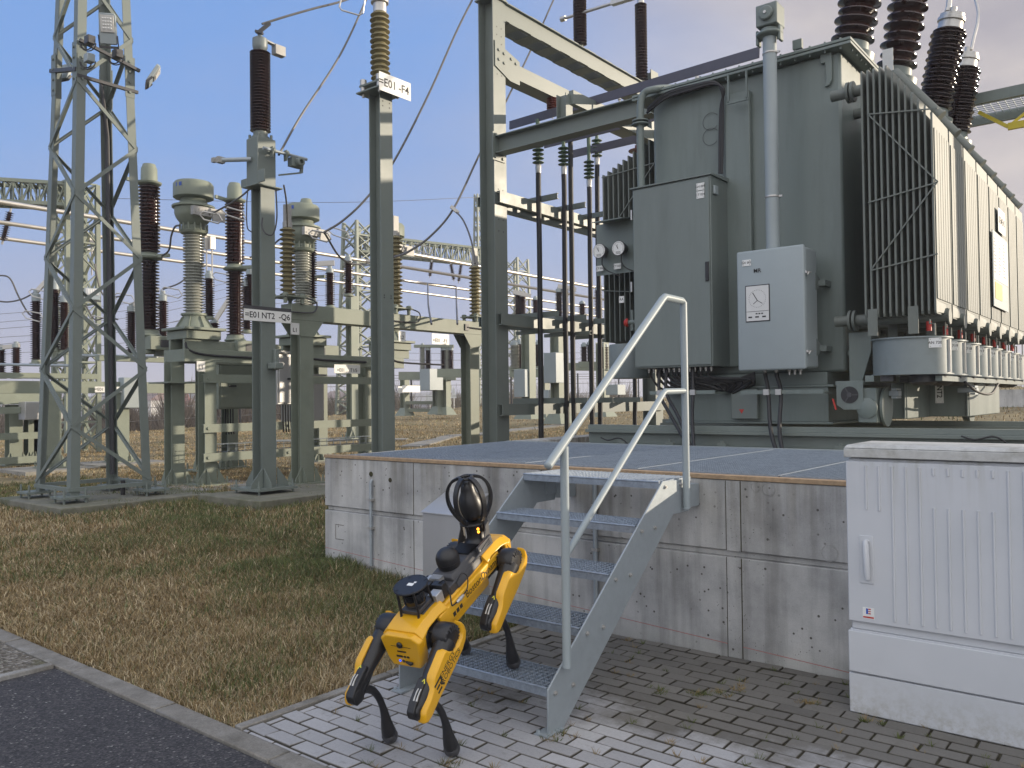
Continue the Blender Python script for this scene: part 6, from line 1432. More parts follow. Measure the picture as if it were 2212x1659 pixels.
# --- instrument transformer row =E01 -T1/5
x2 = -12.0
y0 = yb(398, x2); y3 = yb(872, x2); zt_ = zv(x2, y0, 753); hb = .20
B1 = thing('transformer_gantry', 'long pale green frame on posts carrying three grey current transformers', 'gantry', (x2-.3, (y0+y3)/2, .3))
b_ = MB(); b_.box(x2-.08, x2, y0, y3, zt_-hb, zt_); b_.box(x2-.62, x2-.54, y0, y3, zt_-hb, zt_); b_.box(x2-.539, x2-.081, y0+.002, y0+.08, zt_-hb+.003, zt_-.003); b_.box(x2-.539, x2-.081, y3-.08, y3, zt_-hb+.003, zt_-.003)
b_.build('beam', 'green_far', B1, bevel=.005)
for u in (376, 447, 790): yy = yb(u, x2-.31); hpost(x2-.31, yy, zt_-hb-.002, .22, parent=B1) if u != 447 else hpost(x2+.25, yb(447, x2+.25), zt_-hb-.002, .20, parent=B1)
p = at(377, 827, x=x2-.31); b_ = MB(); b_.box(x2-.31-.32, x2-.31+.32, p.y-.26, p.y+.26, p.z-.01, p.z+.012); b_.build('cap_plate', 'green_far', B1)
for k, (v0) in enumerate((818, 925, 988)):
    z_ = zv(x2+.37, yb(447, x2+.25), v0); b_ = MB(); b_.csec((x2+.39, yb(437, x2+.39), z_), (x2+.39, yb(800, x2+.39), z_), .13, .06, Z, .008, 1)
    for yy in (yb(440, x2+.4)+.06, yb(620, x2+.4)): b_.cyl((x2+.42, yy, z_+.0), (x2+.44, yy, z_), .024, 8)
    b_.build('rail', 'green_far', B1)
b_ = MB(); z_ = zv(x2+.35, yb(447, x2+.25), 978)
for k in range(4): b_.cyl((x2+.22, yb(460, x2+.2), z_+.07*(k % 2)), (x2+.22, yb(800, x2+.2), z_+.07*(k % 2)), .006, 5)
yy = yb(460, x2+.2)
while yy < yb(800, x2+.2): b_.tube([(x2+.35, yy, z_+.12), (x2+.35, yy, z_+.0), (x2+.15, yy, z_+.0), (x2+.15, yy, z_+.12)], .004, 4); yy += .15
for xx in (.35, .15): b_.cyl((x2+xx, yb(460, x2+.2), z_+.12), (x2+xx, yb(800, x2+.2), z_+.12), .004, 4)
b_.build('cable_tray', 'galv', B1)
def ct(u, vt, lab):
    yy = yb(u, x2-.31); xx = x2-.31; t_ = thing('current_transformer', lab, 'current transformer', (xx, yy, zt_), 'grey current transformers'); s = lambda v: zv(xx, yb(420, xx), v)
    b_ = MB(); b_.box(xx-.36, xx+.36, yy-.36, yy+.36, s(716), s(685+25)); b_.box(xx-.30, xx+.30, yy-.30, yy+.30, s(735), s(717)); b_.box(xx-.24, xx-.18, yy-.3, yy+.3, zt_, s(735)); b_.box(xx+.18, xx+.24, yy-.3, yy+.3, zt_, s(735)); b_.cyl((xx-.2, yy, s(748)), (xx+.2, yy, s(748)), .10, 14); b_.build('base_tank', 'green_far', t_, bevel=.008)
    b_ = MB(); b_.lathe([(.27, 0), (.25, .05), (.19, .14), (.17, .20), (.20, .21), (.20, .24)], (xx, yy, s(710)), Z, 24)
    for k in range(8): an = k*math.pi/4; u_ = V((math.cos(an), math.sin(an), 0)); b_.add([V((xx, yy, s(710)))+u_*.16, V((xx, yy, s(710)))+u_*.31, V((xx, yy, s(710)+.19))+u_*.19, V((xx, yy, s(710)+.19))+u_*.14], [(0, 1, 2, 3)])
    b_.build('pedestal', 'green_far', t_)
    za, ze = s(710)+.22, s(508); brown_stack(t_, xx, yy, za, ze, .115, .165, 24, 27, 'greyins', 'porcelain')
    b_ = MB(); b_.lathe([(.13, 0), (.20, .02), (.22, .06), (.16, .08), (.16, .14), (.22, .20), (.27, .27), (.29, .33), (.29, .42), (.33, .43), (.33, .46), (.25, .47), (.20, .54), (.20, .58)], (xx, yy, ze), Z, 28)
    for k in range(14): an = k*math.pi/7; b_.cyl((xx+.21*math.cos(an), yy+.21*math.sin(an), ze+.05), (xx+.21*math.cos(an), yy+.21*math.sin(an), ze+.17), .014, 5)
    hd = b_.build('head', 'green_far', t_)
    b_ = MB(); b_.lathe([(.29, 0), (.31, .01), (.31, .22), (.28, .26), (.05, .275)], (xx, yy, ze+.585), Z, 32); dm = b_.build('expansion_dome', 'green_far', hd)
    b_ = MB(); b_.add([(xx+.02, yy-.3105, ze+.73), (xx+.14, yy-.285, ze+.73), (xx+.14, yy-.285, ze+.79), (xx+.02, yy-.3105, ze+.79)], [(0, 1, 2, 3)]); b_.build('maker_badge', 'blue', hd)
    b_ = MB(); b_.box(xx+.26, xx+.34, yy-.20, yy+.32, ze+.26, ze+.40); b_.box(xx+.341, xx+.37, yy+.12, yy+.34, ze+.20, ze+.36)
    for k in range(6): b_.cyl((xx+.34, yy-.16+k*.06, ze+.30+.05*(k % 2)), (xx+.352, yy-.16+k*.06, ze+.30+.05*(k % 2)), .010, 6)
    b_.build('terminal_bar', 'cast', hd)
    b_ = MB(); c_ = V((xx+.6, yy+.35, ze+.33)); b_.tube([c_+RT*a+Z*b2 for a, b2 in ((-.20, .05), (-.14, .10), (.14, .02), (.20, -.10), (.14, -.12), (-.10, -.04))], .012, 6, closed=True); b_.build('corona_ring', 'alu', hd)
    b_ = MB(); b_.tube(curve3([(xx+.22, yy-.28, s(742)), (xx+.30, yy-.25, s(760)), (xx+.32, yy+.1, s(769)), (xx+.33, yy+1.2, s(771))], 5), .02, 6); b_.build('secondary_cable', 'black', t_)
    return t_
ct(419, 415, 'grey current transformer with round dome nearest the lattice mast'); ct(654, 462, 'grey current transformer with round dome right of the switch post'); ct(842, 500, 'grey current transformer hidden behind the arrester post')
sign('equipment_sign', [('=E01', -.25, -.14, .55), ('-T1/5', .22, -.14, .55)], 722, 787, 778, 806, x2+.41, 'white sign reading =E01 -T1/5 under the lower beam')
sign('phase_sign', [('L1', 0, -.12, .55)], 425, 780, 443, 802, x2+.46, 'small white sign reading L1 on the post right of the lattice mast', group='phase signs')
# --- circuit breaker row
x3 = -14.0
ya_, yb_2 = yb(308, x3), yb(705, x3); zt3 = zv(x3, ya_, 728)
BR = thing('circuit_breaker', 'pale green circuit breaker with three brown poles and grey caps on one long base beam', 'circuit breaker', (x3, (ya_+yb_2)/2, .3))
b_ = MB(); b_.box(x3-.2, x3+.18, ya_+.30, yb_2, zt3-.32, zt3-.02); b_.build('base_beam', 'green_far', BR, bevel=.01)
for i, (u, vt) in enumerate(((323, 345), (508, 388), (663, 424))):
    yy = yb(u, x3); s = lambda v: zv(x3, yb(323, x3), v)
    pl = MB(); pl.box(x3-.26, x3+.26, yy-.12, yy+.62, s(757), s(727)); pl.cyl((x3, yy-.05, s(757)+.0), (x3, yy-.05, s(765)), .14, 16); pl.lathe([(.20, 0), (.20, .03), (.17, .04), (.15, .12)], (x3, yy, s(727)), Z, 20)
    pl = pl.build('pole_base', 'green_far', BR, bevel=.012)
    b_ = MB(); b_.box(x3+.262, x3+.268, yy+.06, yy+.26, s(751), s(735)); b_.build('indicator_window', 'dgrey', pl, bevel=.002)
    if i == 0: b_ = MB(); b_.box(x3+.262, x3+.265, yy+.40, yy+.52, s(745), s(736)); b_.build('warning_sticker', 'orange', pl)
    brown_stack(BR, x3, yy, s(715), s(563), .10, .165, 24, 22); brown_stack(BR, x3, yy, s(546), s(402), .135, .18, 24, 19)
    b_ = MB(); b_.lathe([(.13, 0), (.21, .03), (.22, .06), (.16, .09), (.14, .13)], (x3, yy, s(563)), Z, 20); b_.bar((x3+.1, yy, s(555)), (x3+.4, yy+.15, s(555)), .05, .06); b_.build('mid_flange', 'green_far', BR)
    b_ = MB(); b_.lathe([(.15, 0), (.20, .03), (.21, .06), (.14, .08), (.135, .30), (.115, .34), (.105, .38), (.03, .40)], (x3, yy, s(402)), Z, 20); b_.bar((x3-.1, yy, s(396)), (x3-.1, yy-.35, s(392)), .05, .06); b_.build('cap', 'green_far', BR)
for u in (440, 495, 690): hpost(x3, yb(u, x3), zt3-.33, .22, parent=BR)
for (u0, u1, v0, v1, xx, dd, lab, mt) in ((472, 560, 783, 884, -12.9, .45, 'wide pale green control cabinet behind the switch post', 'green_far'), (637, 699, 812, 912, -12.9, .45, 'wide beige-lit control cabinet on the cable rails', 'sheet'), (598, 637, 763, 874, -11.1, .45, 'narrow grey control cabinet beside the switch post', 'sheet')):
    ya2, yb2 = yb(u0, xx), yb(u1, xx); z1_, z0_ = zv(xx, ya2, v0), zv(xx, ya2, v1); t_ = thing('control_box', lab, 'cabinet', (xx, (ya2+yb2)/2, z0_), 'control cabinets')
    b_ = MB(); b_.box(xx-dd, xx, ya2, yb2, z0_, z1_); b_.build('body', mt, t_, bevel=.01)
    b_ = MB(); b_.box(xx+.001, xx+.016, ya2+.03, yb2-.03, z0_+.03, z1_-.05); b_.build('door', mt, t_, bevel=.004)
    b_ = MB(); b_.box(xx-dd-.03, xx+.05, ya2-.03, yb2+.03, z1_+.002, z1_+.04); b_.build('roof', mt, t_)
    b_ = MB(); b_.box(xx+.017, xx+.04, ya2+.18, ya2+.32, z1_-.42, z1_-.39); b_.build('handle', 'blk', t_)
    b_ = MB()
    for k in range(4): b_.tube([(xx-.2, ya2+.25+k*.05, z0_), (xx-.2, ya2+.25+k*.05, z0_-.25), (xx-.28, ya2+.32+k*.05, z0_-.45)], .012, 6)
    b_.build('cable', 'black', t_)
for (xx, yy, lab) in ((x2-.31, yb(376, x2-.31), 'thin concrete pad under the first green post right of the mast'), (x2+.25, yb(447, x2+.25), 'thin concrete pad under the post with the L1 sign right of the mast'), (x1, yb(652, x1), 'thin concrete pad under the left post of the arrester beam'), (-17.5, yb(258, -17.5), 'thin concrete pad seen through the mast'), (-17.5, yb(110, -17.5), 'thin concrete pad left of the mast under the wide post')):
    o = slab_pad(xx, yy, 1.5).build('footing', 'slab'); tag(o, lab, 'foundation', 'concrete pads in the yard')
# --- generic pole on a post (disconnectors, voltage transformers further out)
def pole(u, vb, vt, d, lab, mt='brown', R=.12, cap=True, group='brown post insulators', post_to=None, base=None):
    p = at(u, vb, d=d); x, y, z = p; t_ = thing('post_insulator', lab, 'insulator', (x, y, z), group); ze = zv(x, y, vt); L_ = ze-z
    seg = 14 if d < 25 else 10; cl = min(.28, L_*.16) if cap else .02
    b_ = MB(); b_.lathe([(R*1.1, 0), (R*1.1, .03), (R*.8, .04), (R*.75, L_*.06)], (x, y, z), Z, seg); b_.build('foot', 'green_far', t_)
    brown_stack(t_, x, y, z+L_*.06, ze-cl, R*.58, R, seg, max(6, int(L_/.06)), mt)
    if cap: b_ = MB(); b_.lathe([(R*.75, 0), (R*.75, cl*.6), (R*.45, cl*.65), (R*.45, cl)], (x, y, ze-cl), Z, seg); b_.build('cap', 'cablight', t_)
    return t_, V((x, y, ze))
def rail_y(x, u0, u1, v0, h, w, lab, cat='beam', mt='green_far', group='equipment beams'):
    y0_, y1_ = yb(u0, x), yb(u1, x); z_ = zv(x, y0_, v0); b_ = MB(); b_.box(x-w/2, x+w/2, y0_, y1_, z_-h, z_); o = b_.build('support_beam', mt); tag(o, lab, cat, group); return z_
# row of disconnectors left, x = -17
x4 = -17.5
zd = rail_y(x4, -60, 432, 822, .24, .24, 'long pale green beam crossing behind the lattice mast and the circuit breaker')
for (u, lab) in ((110, 'wide pale green post under the disconnector beam left of the mast'), (258, 'pale green post under the disconnector beam seen through the mast')): hpost(x4, yb(u, x4), zd-.245, .28, lab=lab)
tips = []
for i, (u, vb, vt, lab) in enumerate(((78, 787, 625, 'brown insulator with silver clamp left of the mast, nearest its edge'), (118, 760, 600, 'brown insulator directly behind the left leg of the mast'), (139, 765, 632, 'brown insulator between the two front legs of the mast'), (284, 770, 655, 'brown insulator behind the right leg of the mast'), (352, 768, 628, 'slim brown insulator right of the tall breaker pole'),
                        (452, 690, 585, 'slim brown insulator behind the gap right of the first grey transformer'), (463, 740, 690, 'short brown insulator low behind the first grey transformer'), (533, 720, 600, 'brown insulator just left of the switch post'), (541, 690, 575, 'slim brown insulator touching the switch post'))):
    t_, tp = pole(u, vb, vt, 18.2, lab); tips.append(tp)
for a, c_, lab in ((0, 1, 'silver switch blade joining two insulators left of the mast'), (3, 4, 'silver switch blade between the insulators right of the mast'), (6, 7, 'silver switch blade left of the switch post')):
    b_ = MB(); p, q = tips[a], tips[c_]; b_.bar(p-Z*.06, p.lerp(q, .85)+Z*.10, .05, .09, Z); o = b_.build('switch_blade', 'bus'); tag(o, lab, 'switch blade', 'disconnector blades')  # disconnector switch blade between two insulator tips
for (u, v, lab) in ((800/2212*0+80, 808, 'green mounting channel left of the mast carrying an insulator'), (300, 772, 'green mounting channel on the disconnector beam right of the mast')):
    p = at(u, v, d=18.2); b_ = MB(); b_.box(p.x-.1, p.x+.1, p.y-.9, p.y+1.3, p.z-.10, p.z+.02); o = b_.build('mounting_channel', 'green_far'); tag(o, lab, 'channel', 'mounting channels')
for (va, vb, ua, ub, lab) in ((768, 770, 165, 340, 'thin drive rod running behind the mast'), (717+70, 790, -10, 160, 'thin drive rod left of the mast')):
    p, q = at(ua, va, d=18.3), at(ub, vb, d=17.6); b_ = MB(); b_.cyl(p, q, .03, 8); o = b_.build('drive_rod', 'galv'); tag(o, lab, 'rod', 'drive rods')
p = at(283, 846, d=17.6); b_ = MB(); b_.box(p.x-.12, p.x+.12, p.y-.22, p.y+.22, p.z-.35, p.z+.3); o = b_.build('drive_box', 'cablight', bevel=.02); tag(o, 'pale drive box low behind the right leg of the mast', 'box')
sign('equipment_sign', [('=E01', -.36, 0, .75), ('-Q1', .38, 0, .75)], 205, 835, 270, 847.5, x4+.2, 'white sign reading =E01 -Q1 seen through the mast')
# bay E02 at the far left
xe = -19.5
sign('equipment_sign', [('=E02', -.36, 0, .72), ('RE 145', .06, 0, .72), ('-Q0', .42, 0, .72)], -16, 851, 58, 861.5, xe, 'long white sign reading =E02 RE 145 -Q0 at the left edge')
sign('equipment_sign', [('=E02', -.2, 0, .75), ('-T1', .28, 0, .75)], -6, 864, 33, 873, xe+.3, 'white sign reading =E02 -T1 at the left edge')
ze_ = rail_y(xe+.2, -80, 92, 832, .40, .25, 'deep pale green beam at the left edge above the =E02 signs')
for (u, lab) in ((30, 'pale green post at the left edge under the =E02 signs'), (70, 'pale green post left of the mast beside the =E02 sign'), (82, 'pale green post close to the left leg of the mast')): hpost(xe+.1, yb(u, xe+.1), ze_-.41, .26, lab=lab)
for (v, lab) in ((880, 'upper horizontal rail below the =E02 signs'), (938, 'middle horizontal rail below the =E02 signs'), (992, 'lowest horizontal rail at the left edge with a cable tray')):
    rail_y(xe+.5, -60, 82, v, .14, .08, lab, 'rail', group='horizontal rails of bay E02')
for (u, vb, vt, lab) in ((2, 818, 745, 'short brown insulator cut by the left edge'), (35, 818, 738, 'short brown insulator near the left edge')): pole(u, vb, vt, 21, lab)
b_ = MB(); p, q = at(-20, 754, d=21), at(42, 746, d=21); b_.bar(p, q, .08, .10, Z); o = b_.build('switch_blade', 'bus'); tag(o, 'silver switch blade at the left edge', 'switch blade', 'disconnector blades')
p, q = at(38, 880, xe+.5), at(62, 905, xe+.5)
b_ = MB(); pz = at(48, 870, x=xe+.6); b_.box(xe+.4, xe+.75, pz.y, pz.y+.75, at(48, 907, x=xe+.6).z, at(48, 868, x=xe+.6).z); o = b_.build('control_box', 'sheet', bevel=.01); tag(o, 'small pale box hanging below the =E02 signs', 'cabinet', 'control cabinets')
# --- insulators behind the arrester post, centre
for (u, vb, vt, d, lab) in ((672, 655, 480, 16.5, 'brown insulator directly behind the second grey transformer'), (666, 688, 560, 18, 'lower brown insulator behind the second grey transformer'), (713, 665, 575, 20, 'brown insulator with silver blade right of the second transformer'), (753, 640, 550, 21, 'brown insulator left of the arrester post in front of the far lattice tower')):
    pole(u, vb, vt, d, lab)
b_ = MB(); p, q = at(655, 572, d=20), at(722, 568, d=20); b_.bar(p, q, .08, .12, Z); o = b_.build('switch_blade', 'bus'); tag(o, 'bright switch blade left of the far lattice tower', 'switch blade', 'disconnector blades')
rail_y(-19, 628, 790, 672, .22, .2, 'pale green beam under the insulators left of the arrester post')
hpost(-19, yb(760, -19), zv(-19, yb(760, -19), 640), .25, lab='pale green post in front of the far lattice tower')
# --- remote bay between arrester post and portal
def far_bay(d, items, label):
    for it in items: pole(*it[:3], d, it[3], mt=it[4] if len(it) > 4 else 'brown', R=.15)
far_bay(36, [(913, 805, 742, 'far grey current transformer behind the arrester beam', 'greyins'), (925, 803, 748, 'far brown insulator beside the first far grey transformer'), (958, 803, 748, 'far brown insulator beside the second far grey transformer'), (966, 805, 746, 'second far grey current transformer behind the arrester beam', 'greyins'), (974, 803, 748, 'far brown insulator right of the second far grey transformer')], '')
for (ua, ub, v, d, h, lab) in ((862, 985, 812, 36, .35, 'far pale green beam under the far grey transformers'), (945, 1040, 806, 34, .35, 'far pale green beam left of the portal column'), (870, 975, 838, 37, .25, 'thin far beam below the far transformers'), (875, 975, 870, 37, .15, 'far lower rail between two far posts'), (875, 980, 886, 37, .15, 'lowest far rail between two far posts'), (895, 980, 748, 36, .12, 'far tube joining the tops of the far transformers')):
    p, q = at(ua, v, d=d), at(ub, v-(849-v)*.04*0+(v-849)*.0, d=d); b_ = MB(); b_.bar(p, q, .3, h, Z); o = b_.build('support_beam', 'green_far'); tag(o, lab, 'beam', 'far equipment beams')
def far_post(u, vb, vt, d, w, lab):
    p = at(u, vb, d=d); b_ = MB(); z1_ = zv(p.x, p.y, vt); b_.hsec((p.x, p.y, p.z), (p.x, p.y, z1_), w, w, X); b_.add([(p.x+a*w*k, p.y+c_*w*k, p.z+h_) for h_, k in ((0, 1.1), (.35, .5)) for a, c_ in ((-1, -1), (1, -1), (1, 1), (-1, 1))], [(0, 1, 5, 4), (1, 2, 6, 5), (2, 3, 7, 6), (3, 0, 4, 7)]); o = b_.build('support_post', 'green_far'); tag(o, lab, 'post', 'far equipment posts')
far_post(875, 898, 812, 37, .3, 'far green post right of the arrester post'); far_post(945, 895, 812, 36, .3, 'far green post with a small cabinet'); far_post(964, 896, 812, 36, .3, 'far green post just right of the one with the cabinet')
p = at(932, 820, d=35.5); b_ = MB(); b_.box(p.x-.3, p.x+.3, p.y-.4, p.y+.4, p.z-.45, p.z+.45); o = b_.build('control_box', 'cablight'); tag(o, 'small far cabinet on a post behind the arrester beam', 'cabinet', 'far small cabinets')
for (u, v, lab) in ((888, 840, 'far wide sign plate under the far beam'), (865, 842, 'far small white plate right of the arrester post')):
    p = at(u, v, d=34); b_ = MB(); b_.box(p.x, p.x+.02, p.y-.5 if u > 880 else p.y-.15, p.y+.5 if u > 880 else p.y+.15, p.z-.14, p.z+.14); o = b_.build('sign_plate', 'white'); tag(o, lab, 'sign', 'far sign plates')
# behind the portal cables
far_ins = [(1119, 690, 628, 30, 'far brown insulator with blade just right of the portal column'), (1129, 690, 632, 30, 'second far brown insulator right of the portal column'), (1157, 690, 640, 32, 'far brown insulator beside the leftmost cable'), (1208, 690, 620, 28, 'far brown insulator left of the second cable'), (1221, 690, 612, 28, 'far brown insulator between the second and third cable'), (1258, 690, 650, 30, 'far brown insulator right of the third cable'), (1293, 690, 615, 27, 'far brown insulator beside the left radiator'),
           (1163, 795, 735, 28, 'lower far brown insulator beside the leftmost cable'), (1262, 795, 740, 28, 'lower far brown insulator between the third and fourth cable'), (1275, 792, 736, 28, 'lower far brown insulator beside the fourth cable'), (1307, 800, 740, 26, 'lower far brown insulator left of the fan drum')]
for it in far_ins: pole(*it[:4], it[4], R=.14)
t_, tp = pole(1112, 800, 735, 29, 'far grey transformer right of the portal column', 'greyins', .2)
pole(1123, 800, 733, 29, 'far brown insulator touching the far grey transformer')
for (ua, va, ub, vb, d, h, lab) in ((1108, 630, 1147, 640, 29, .14, 'bright far blade right of the portal column'), (1205, 618, 1245, 626, 28, .14, 'bright far blade between the cables'), (1290, 620, 1300, 622, 27, .14, 'bright far blade beside the left radiator')):
    b_ = MB(); b_.bar(at(ua, va, d=d), at(ub, vb, d=d), .08, h, Z); o = b_.build('switch_blade', 'bus'); tag(o, lab, 'switch blade', 'disconnector blades')
for (ua, ub, v, d, h, lab) in ((1100, 1190, 805, 29, .3, 'far beam right of the portal column'), (1210, 1300, 792, 28, .25, 'far beam with tube between the cables'), (1250, 1310, 788, 27, .2, 'far beam beside the fan drum')):
    b_ = MB(); b_.bar(at(ua, v, d=d), at(ub, v+1, d=d), .3, h, Z); o = b_.build('support_beam', 'green_far'); tag(o, lab, 'beam', 'far equipment beams')
for (u, vb, vt, d, w, lab) in ((1143, 905, 700, 24, .30, 'green H post behind the leftmost cable'), (1206, 915, 690, 22, .28, 'green H post left of the second cable'), (1176, 905, 790, 29, .30, 'far green post between first and second cable'), (1216, 905, 800, 28, .3, 'far green post behind the second cable'), (1303, 900, 740, 26, .3, 'far green post left of the fan drum')): far_post(u, vb, vt, d, w, lab)
for (u, v, d, lab) in ((1132, 828, 24, 'pale far cabinet right of the portal column'), (1198, 795, 22, 'pale cabinet on the green H post'), (1183, 852, 28, 'small beige far cabinet low between the cables'), (1330, 842, 24, 'small beige box below the fan drum')):
    p = at(u, v, d=d); b_ = MB(); b_.box(p.x-.2, p.x+.2, p.y-.22, p.y+.22, p.z-.4, p.z+.4) if v < 840 else b_.box(p.x-.2, p.x+.2, p.y-.22, p.y+.22, p.z-.15, p.z+.15); o = b_.build('control_box', 'cablight', bevel=.01); tag(o, lab, 'cabinet', 'far small cabinets')
# --- tubular main bus
for i, (v, xb, lab) in enumerate(((389, -21.7, 'topmost bright tube of the main bus, first seen at the mast'), (436, -22.0, 'upper bright tube of the main bus crossing behind the mast'), (480, -24.6, 'middle bright tube of the main bus crossing behind the mast'), (514, -27.2, 'lowest bright tube of the main bus crossing behind the mast'))):
    if i == 0: continue
    zz = at(0, v, x=xb).z; y0_ = at(-60, v, x=xb).y; b_ = MB(); b_.cyl((xb, y0_, zz), (xb, 42, zz), .06, 10); o = b_.build('bus_tube', 'bus'); tag(o, lab, 'bus tube', 'main bus tubes')
    for k, uu in enumerate((190, 192, 455, 452, 590)):
        pass
xb = -21.0; zz = at(889, 549, x=xb).z; b_ = MB(); b_.cyl((xb, at(885, 549, x=xb).y, zz), (xb, 45, zz), .07, 10); o = b_.build('bus_tube', 'bus'); tag(o, 'short topmost bright tube starting right of the arrester post', 'bus tube', 'main bus tubes')
for (u, v0, v1, d, lab) in ((192, 505, 548, 23, 'twin clamped droppers on the bus tubes behind the mast'), (452, 512, 560, 22, 'twin clamped droppers on the bus tubes right of the first grey transformer')):
    t_ = thing('bus_clamp', lab, 'clamp', at(u, v1, d=d), 'bus clamps')
    for k in (-1, 1):
        b_ = MB(); p, q = at(u+k*6, v0, d=d), at(u+k*6, v1, d=d); b_.bar(p, p.lerp(q, .55), .14, .10, X); b_.cyl(p.lerp(q, .5), q-Z*.6, .02, 6); b_.build('dropper', 'bus', t_)
# --- gantry towers and truss beams
def tower(p, w, H, nseg, lab, mt='green_far', lw=.10, taper=.85):
    p = V(p); t_ = thing('lattice_tower', lab, 'tower', p, 'lattice towers'); cs = [(-1, -1), (1, -1), (1, 1), (-1, 1)]
    P_ = lambda i, h: p+V((cs[i % 4][0]*w/2*(1-(1-taper)*h/H), cs[i % 4][1]*w/2*(1-(1-taper)*h/H), h))
    for i in range(4): b_ = MB(); b_.bar(P_(i, 0), P_(i, H), lw, lw); b_.build('leg', mt, t_)
    for i in range(4):
        b_ = MB()
        for k in range(nseg):
            h0, h1 = H*k/nseg, H*(k+1)/nseg; b_.bar(P_(i, h0), P_(i+1, h1), lw*.55, lw*.3); b_.bar(P_(i+1, h0), P_(i, h1), lw*.55, lw*.3); 
            if k % 2 == 0: b_.bar(P_(i, h1), P_(i+1, h1), lw*.5, lw*.4)
        b_.build('bracing', mt, t_)
    return t_
def truss(p, q, w, h, n, lab, mt='green_far', lw=.08):
    p, q = V(p), V(q); t_ = thing('truss_beam', lab, 'truss', (p+q)/2, 'lattice truss beams'); d = (q-p); sx = d.normalized().cross(Z).normalized()*w/2; hz = Z*h
    c_ = [(-sx), sx, sx+hz, -sx+hz]
    b_ = MB()
    for o_ in c_: b_.bar(p+o_, q+o_, lw, lw)
    b_.build('chord', mt, t_); b_ = MB()
    for k in range(n):
        a, b2 = p+d*(k/n), p+d*((k+1)/n)
        for i in range(4):
            s1, s2 = (c_[i], c_[(i+1) % 4]) if k % 2 else (c_[(i+1) % 4], c_[i]); b_.bar(a+s1, b2+s2, lw*.5, lw*.4); b_.bar(a+c_[i], a+c_[(i+1) % 4], lw*.5, lw*.4)
    b_.build('lattice', mt, t_); return t_
pl_ = ground_at(165, 976); Ht = zv(pl_.x, pl_.y, 400)-pl_.z
tower(pl_, .80, Ht, 9, 'green lattice tower behind the floodlight mast carrying the left truss', lw=.11, taper=.95)
q = at(168, 447, d=pl_.dot(cf)-EYE.dot(cf)); dl = at(-40, 432, d=19.5)
zz = zv(pl_.x, pl_.y, 448); e_ = at(-60, 436, z=zz); truss((pl_.x, pl_.y+.0, zz), e_ if (e_-pl_).length < 30 else dl, .6, .55, 12, 'green lattice truss entering from the left edge', lw=.09)
p2 = ground_at(776, 897); d2 = (p2-EYE).dot(cf)
if d2 > 46: p2 = at(776, 897, d=46)
H2 = zv(p2.x, p2.y, 482)-p2.z; tower(p2, 1.75, H2, 14, 'far green lattice tower left of the arrester post', lw=.16, taper=.62)
zz = zv(p2.x, p2.y, 545); xg = p2.x; e_ = (xg+0, p2.y+24, zz); e_ = at(1052, 562, z=zz+.3); truss((p2.x, p2.y, zz), (e_.x, e_.y, zz), .9, .9, 22, 'far green truss beam running from the far tower to the portal column', lw=.13)
p3 = at(1118, 892, d=62); tower(p3, 1.8, zv(p3.x, p3.y, 560)-p3.z, 12, 'distant lattice tower partly hidden by the portal column', lw=.16, taper=.7)
p4 = at(1036, 890, d=75); tower(p4, 1.0, zv(p4.x, p4.y, 420)-p4.z, 22, 'slender distant mast beside the portal column', lw=.12, taper=.35)
p5 = at(397, 885, d=160); tower(p5, 2.0, zv(p5.x, p5.y, 838)-p5.z, 6, 'tiny reddish mast on the horizon', 'redins', .25, .3)
# strings of brown insulators hanging from the trusses
def string(u0, v0, u1, v1, d, lab):
    a, c_ = at(u0, v0, d=d), at(u1, v1, d=d); t_ = thing('insulator_string', lab, 'insulator', c_, 'hanging insulator strings'); dd = (c_-a); b_ = MB(); b_.lathe(sheds(dd.length*.78, .05, .12, 14), a+dd*.12, dd, 10); b_.build('discs', 'brown', t_); b_ = MB(); b_.cyl(a, a+dd*.12, .03, 6); b_.cyl(a+dd*.9, c_, .03, 6); b_.build('fitting', 'alu', t_)
for i, it in enumerate(((24, 448, 4, 528, 24, 'leaning brown insulator string hanging at the left edge'), (933, 562, 928, 600, 44, 'first far brown insulator string right of the arrester post'), (973, 566, 981, 608, 46, 'second far brown insulator string under the truss'), (997, 566, 990, 612, 46, 'third far brown insulator string under the truss'), (1020, 570, 1026, 610, 48, 'rightmost far brown insulator string under the truss'))): string(*it)
# --- conductors in the air
def wire(pts, r, lab, group='overhead conductors', name='overhead_wire'):
    b_ = MB(); b_.tube(curve3(pts, 8), r, 7); o = b_.build(name, 'wire'); tag(o, lab, 'wire', group); return o
wire([at(602, 335, d=11.2), at(650, 250, d=11.6), at(735, 118, d=12.5), at(800, -20, d=13.5)], .016, 'stranded wire rising steeply from the earthing switch housing')
wire([at(566, 52, d=11.1), at(620, 35, d=11.3), at(680, 18, d=11.6), at(738, 3, d=12), at(800, -20, d=12.5)], .016, 'thick wire from the top of the tall brown insulator to the upper edge')
b_ = MB(); b_.tube([at(u, v, d=11.8) for u, v in ((738, -8), (733, 15), (738, 22), (776, 33), (784, 28), (788, 0), (780, -8))], .012, 8); o = b_.build('corona_ring', 'alu'); tag(o, 'square silver ring on a wire at the top edge', 'ring')
b_ = MB(); b_.bar(at(556, 72, d=11.1), at(583, 50, d=11.15), .05, .04); b_.bar(at(552, 68, d=11.1), at(568, 72, d=11.1), .06, .03); o = b_.build('wire_clamp', 'dgrey'); tag(o, 'dark clamp on top of the tall brown insulator', 'clamp')
wire([at(1030, -20, d=13), at(985, 70, d=12.6), at(925, 205, d=12.2), at(850, 350, d=12), at(790, 430, d=11.8), at(740, 477, d=11.6), at(700, 502, d=11.5)], .016, 'long wire sweeping from the top beside the portal down behind the arrester post')
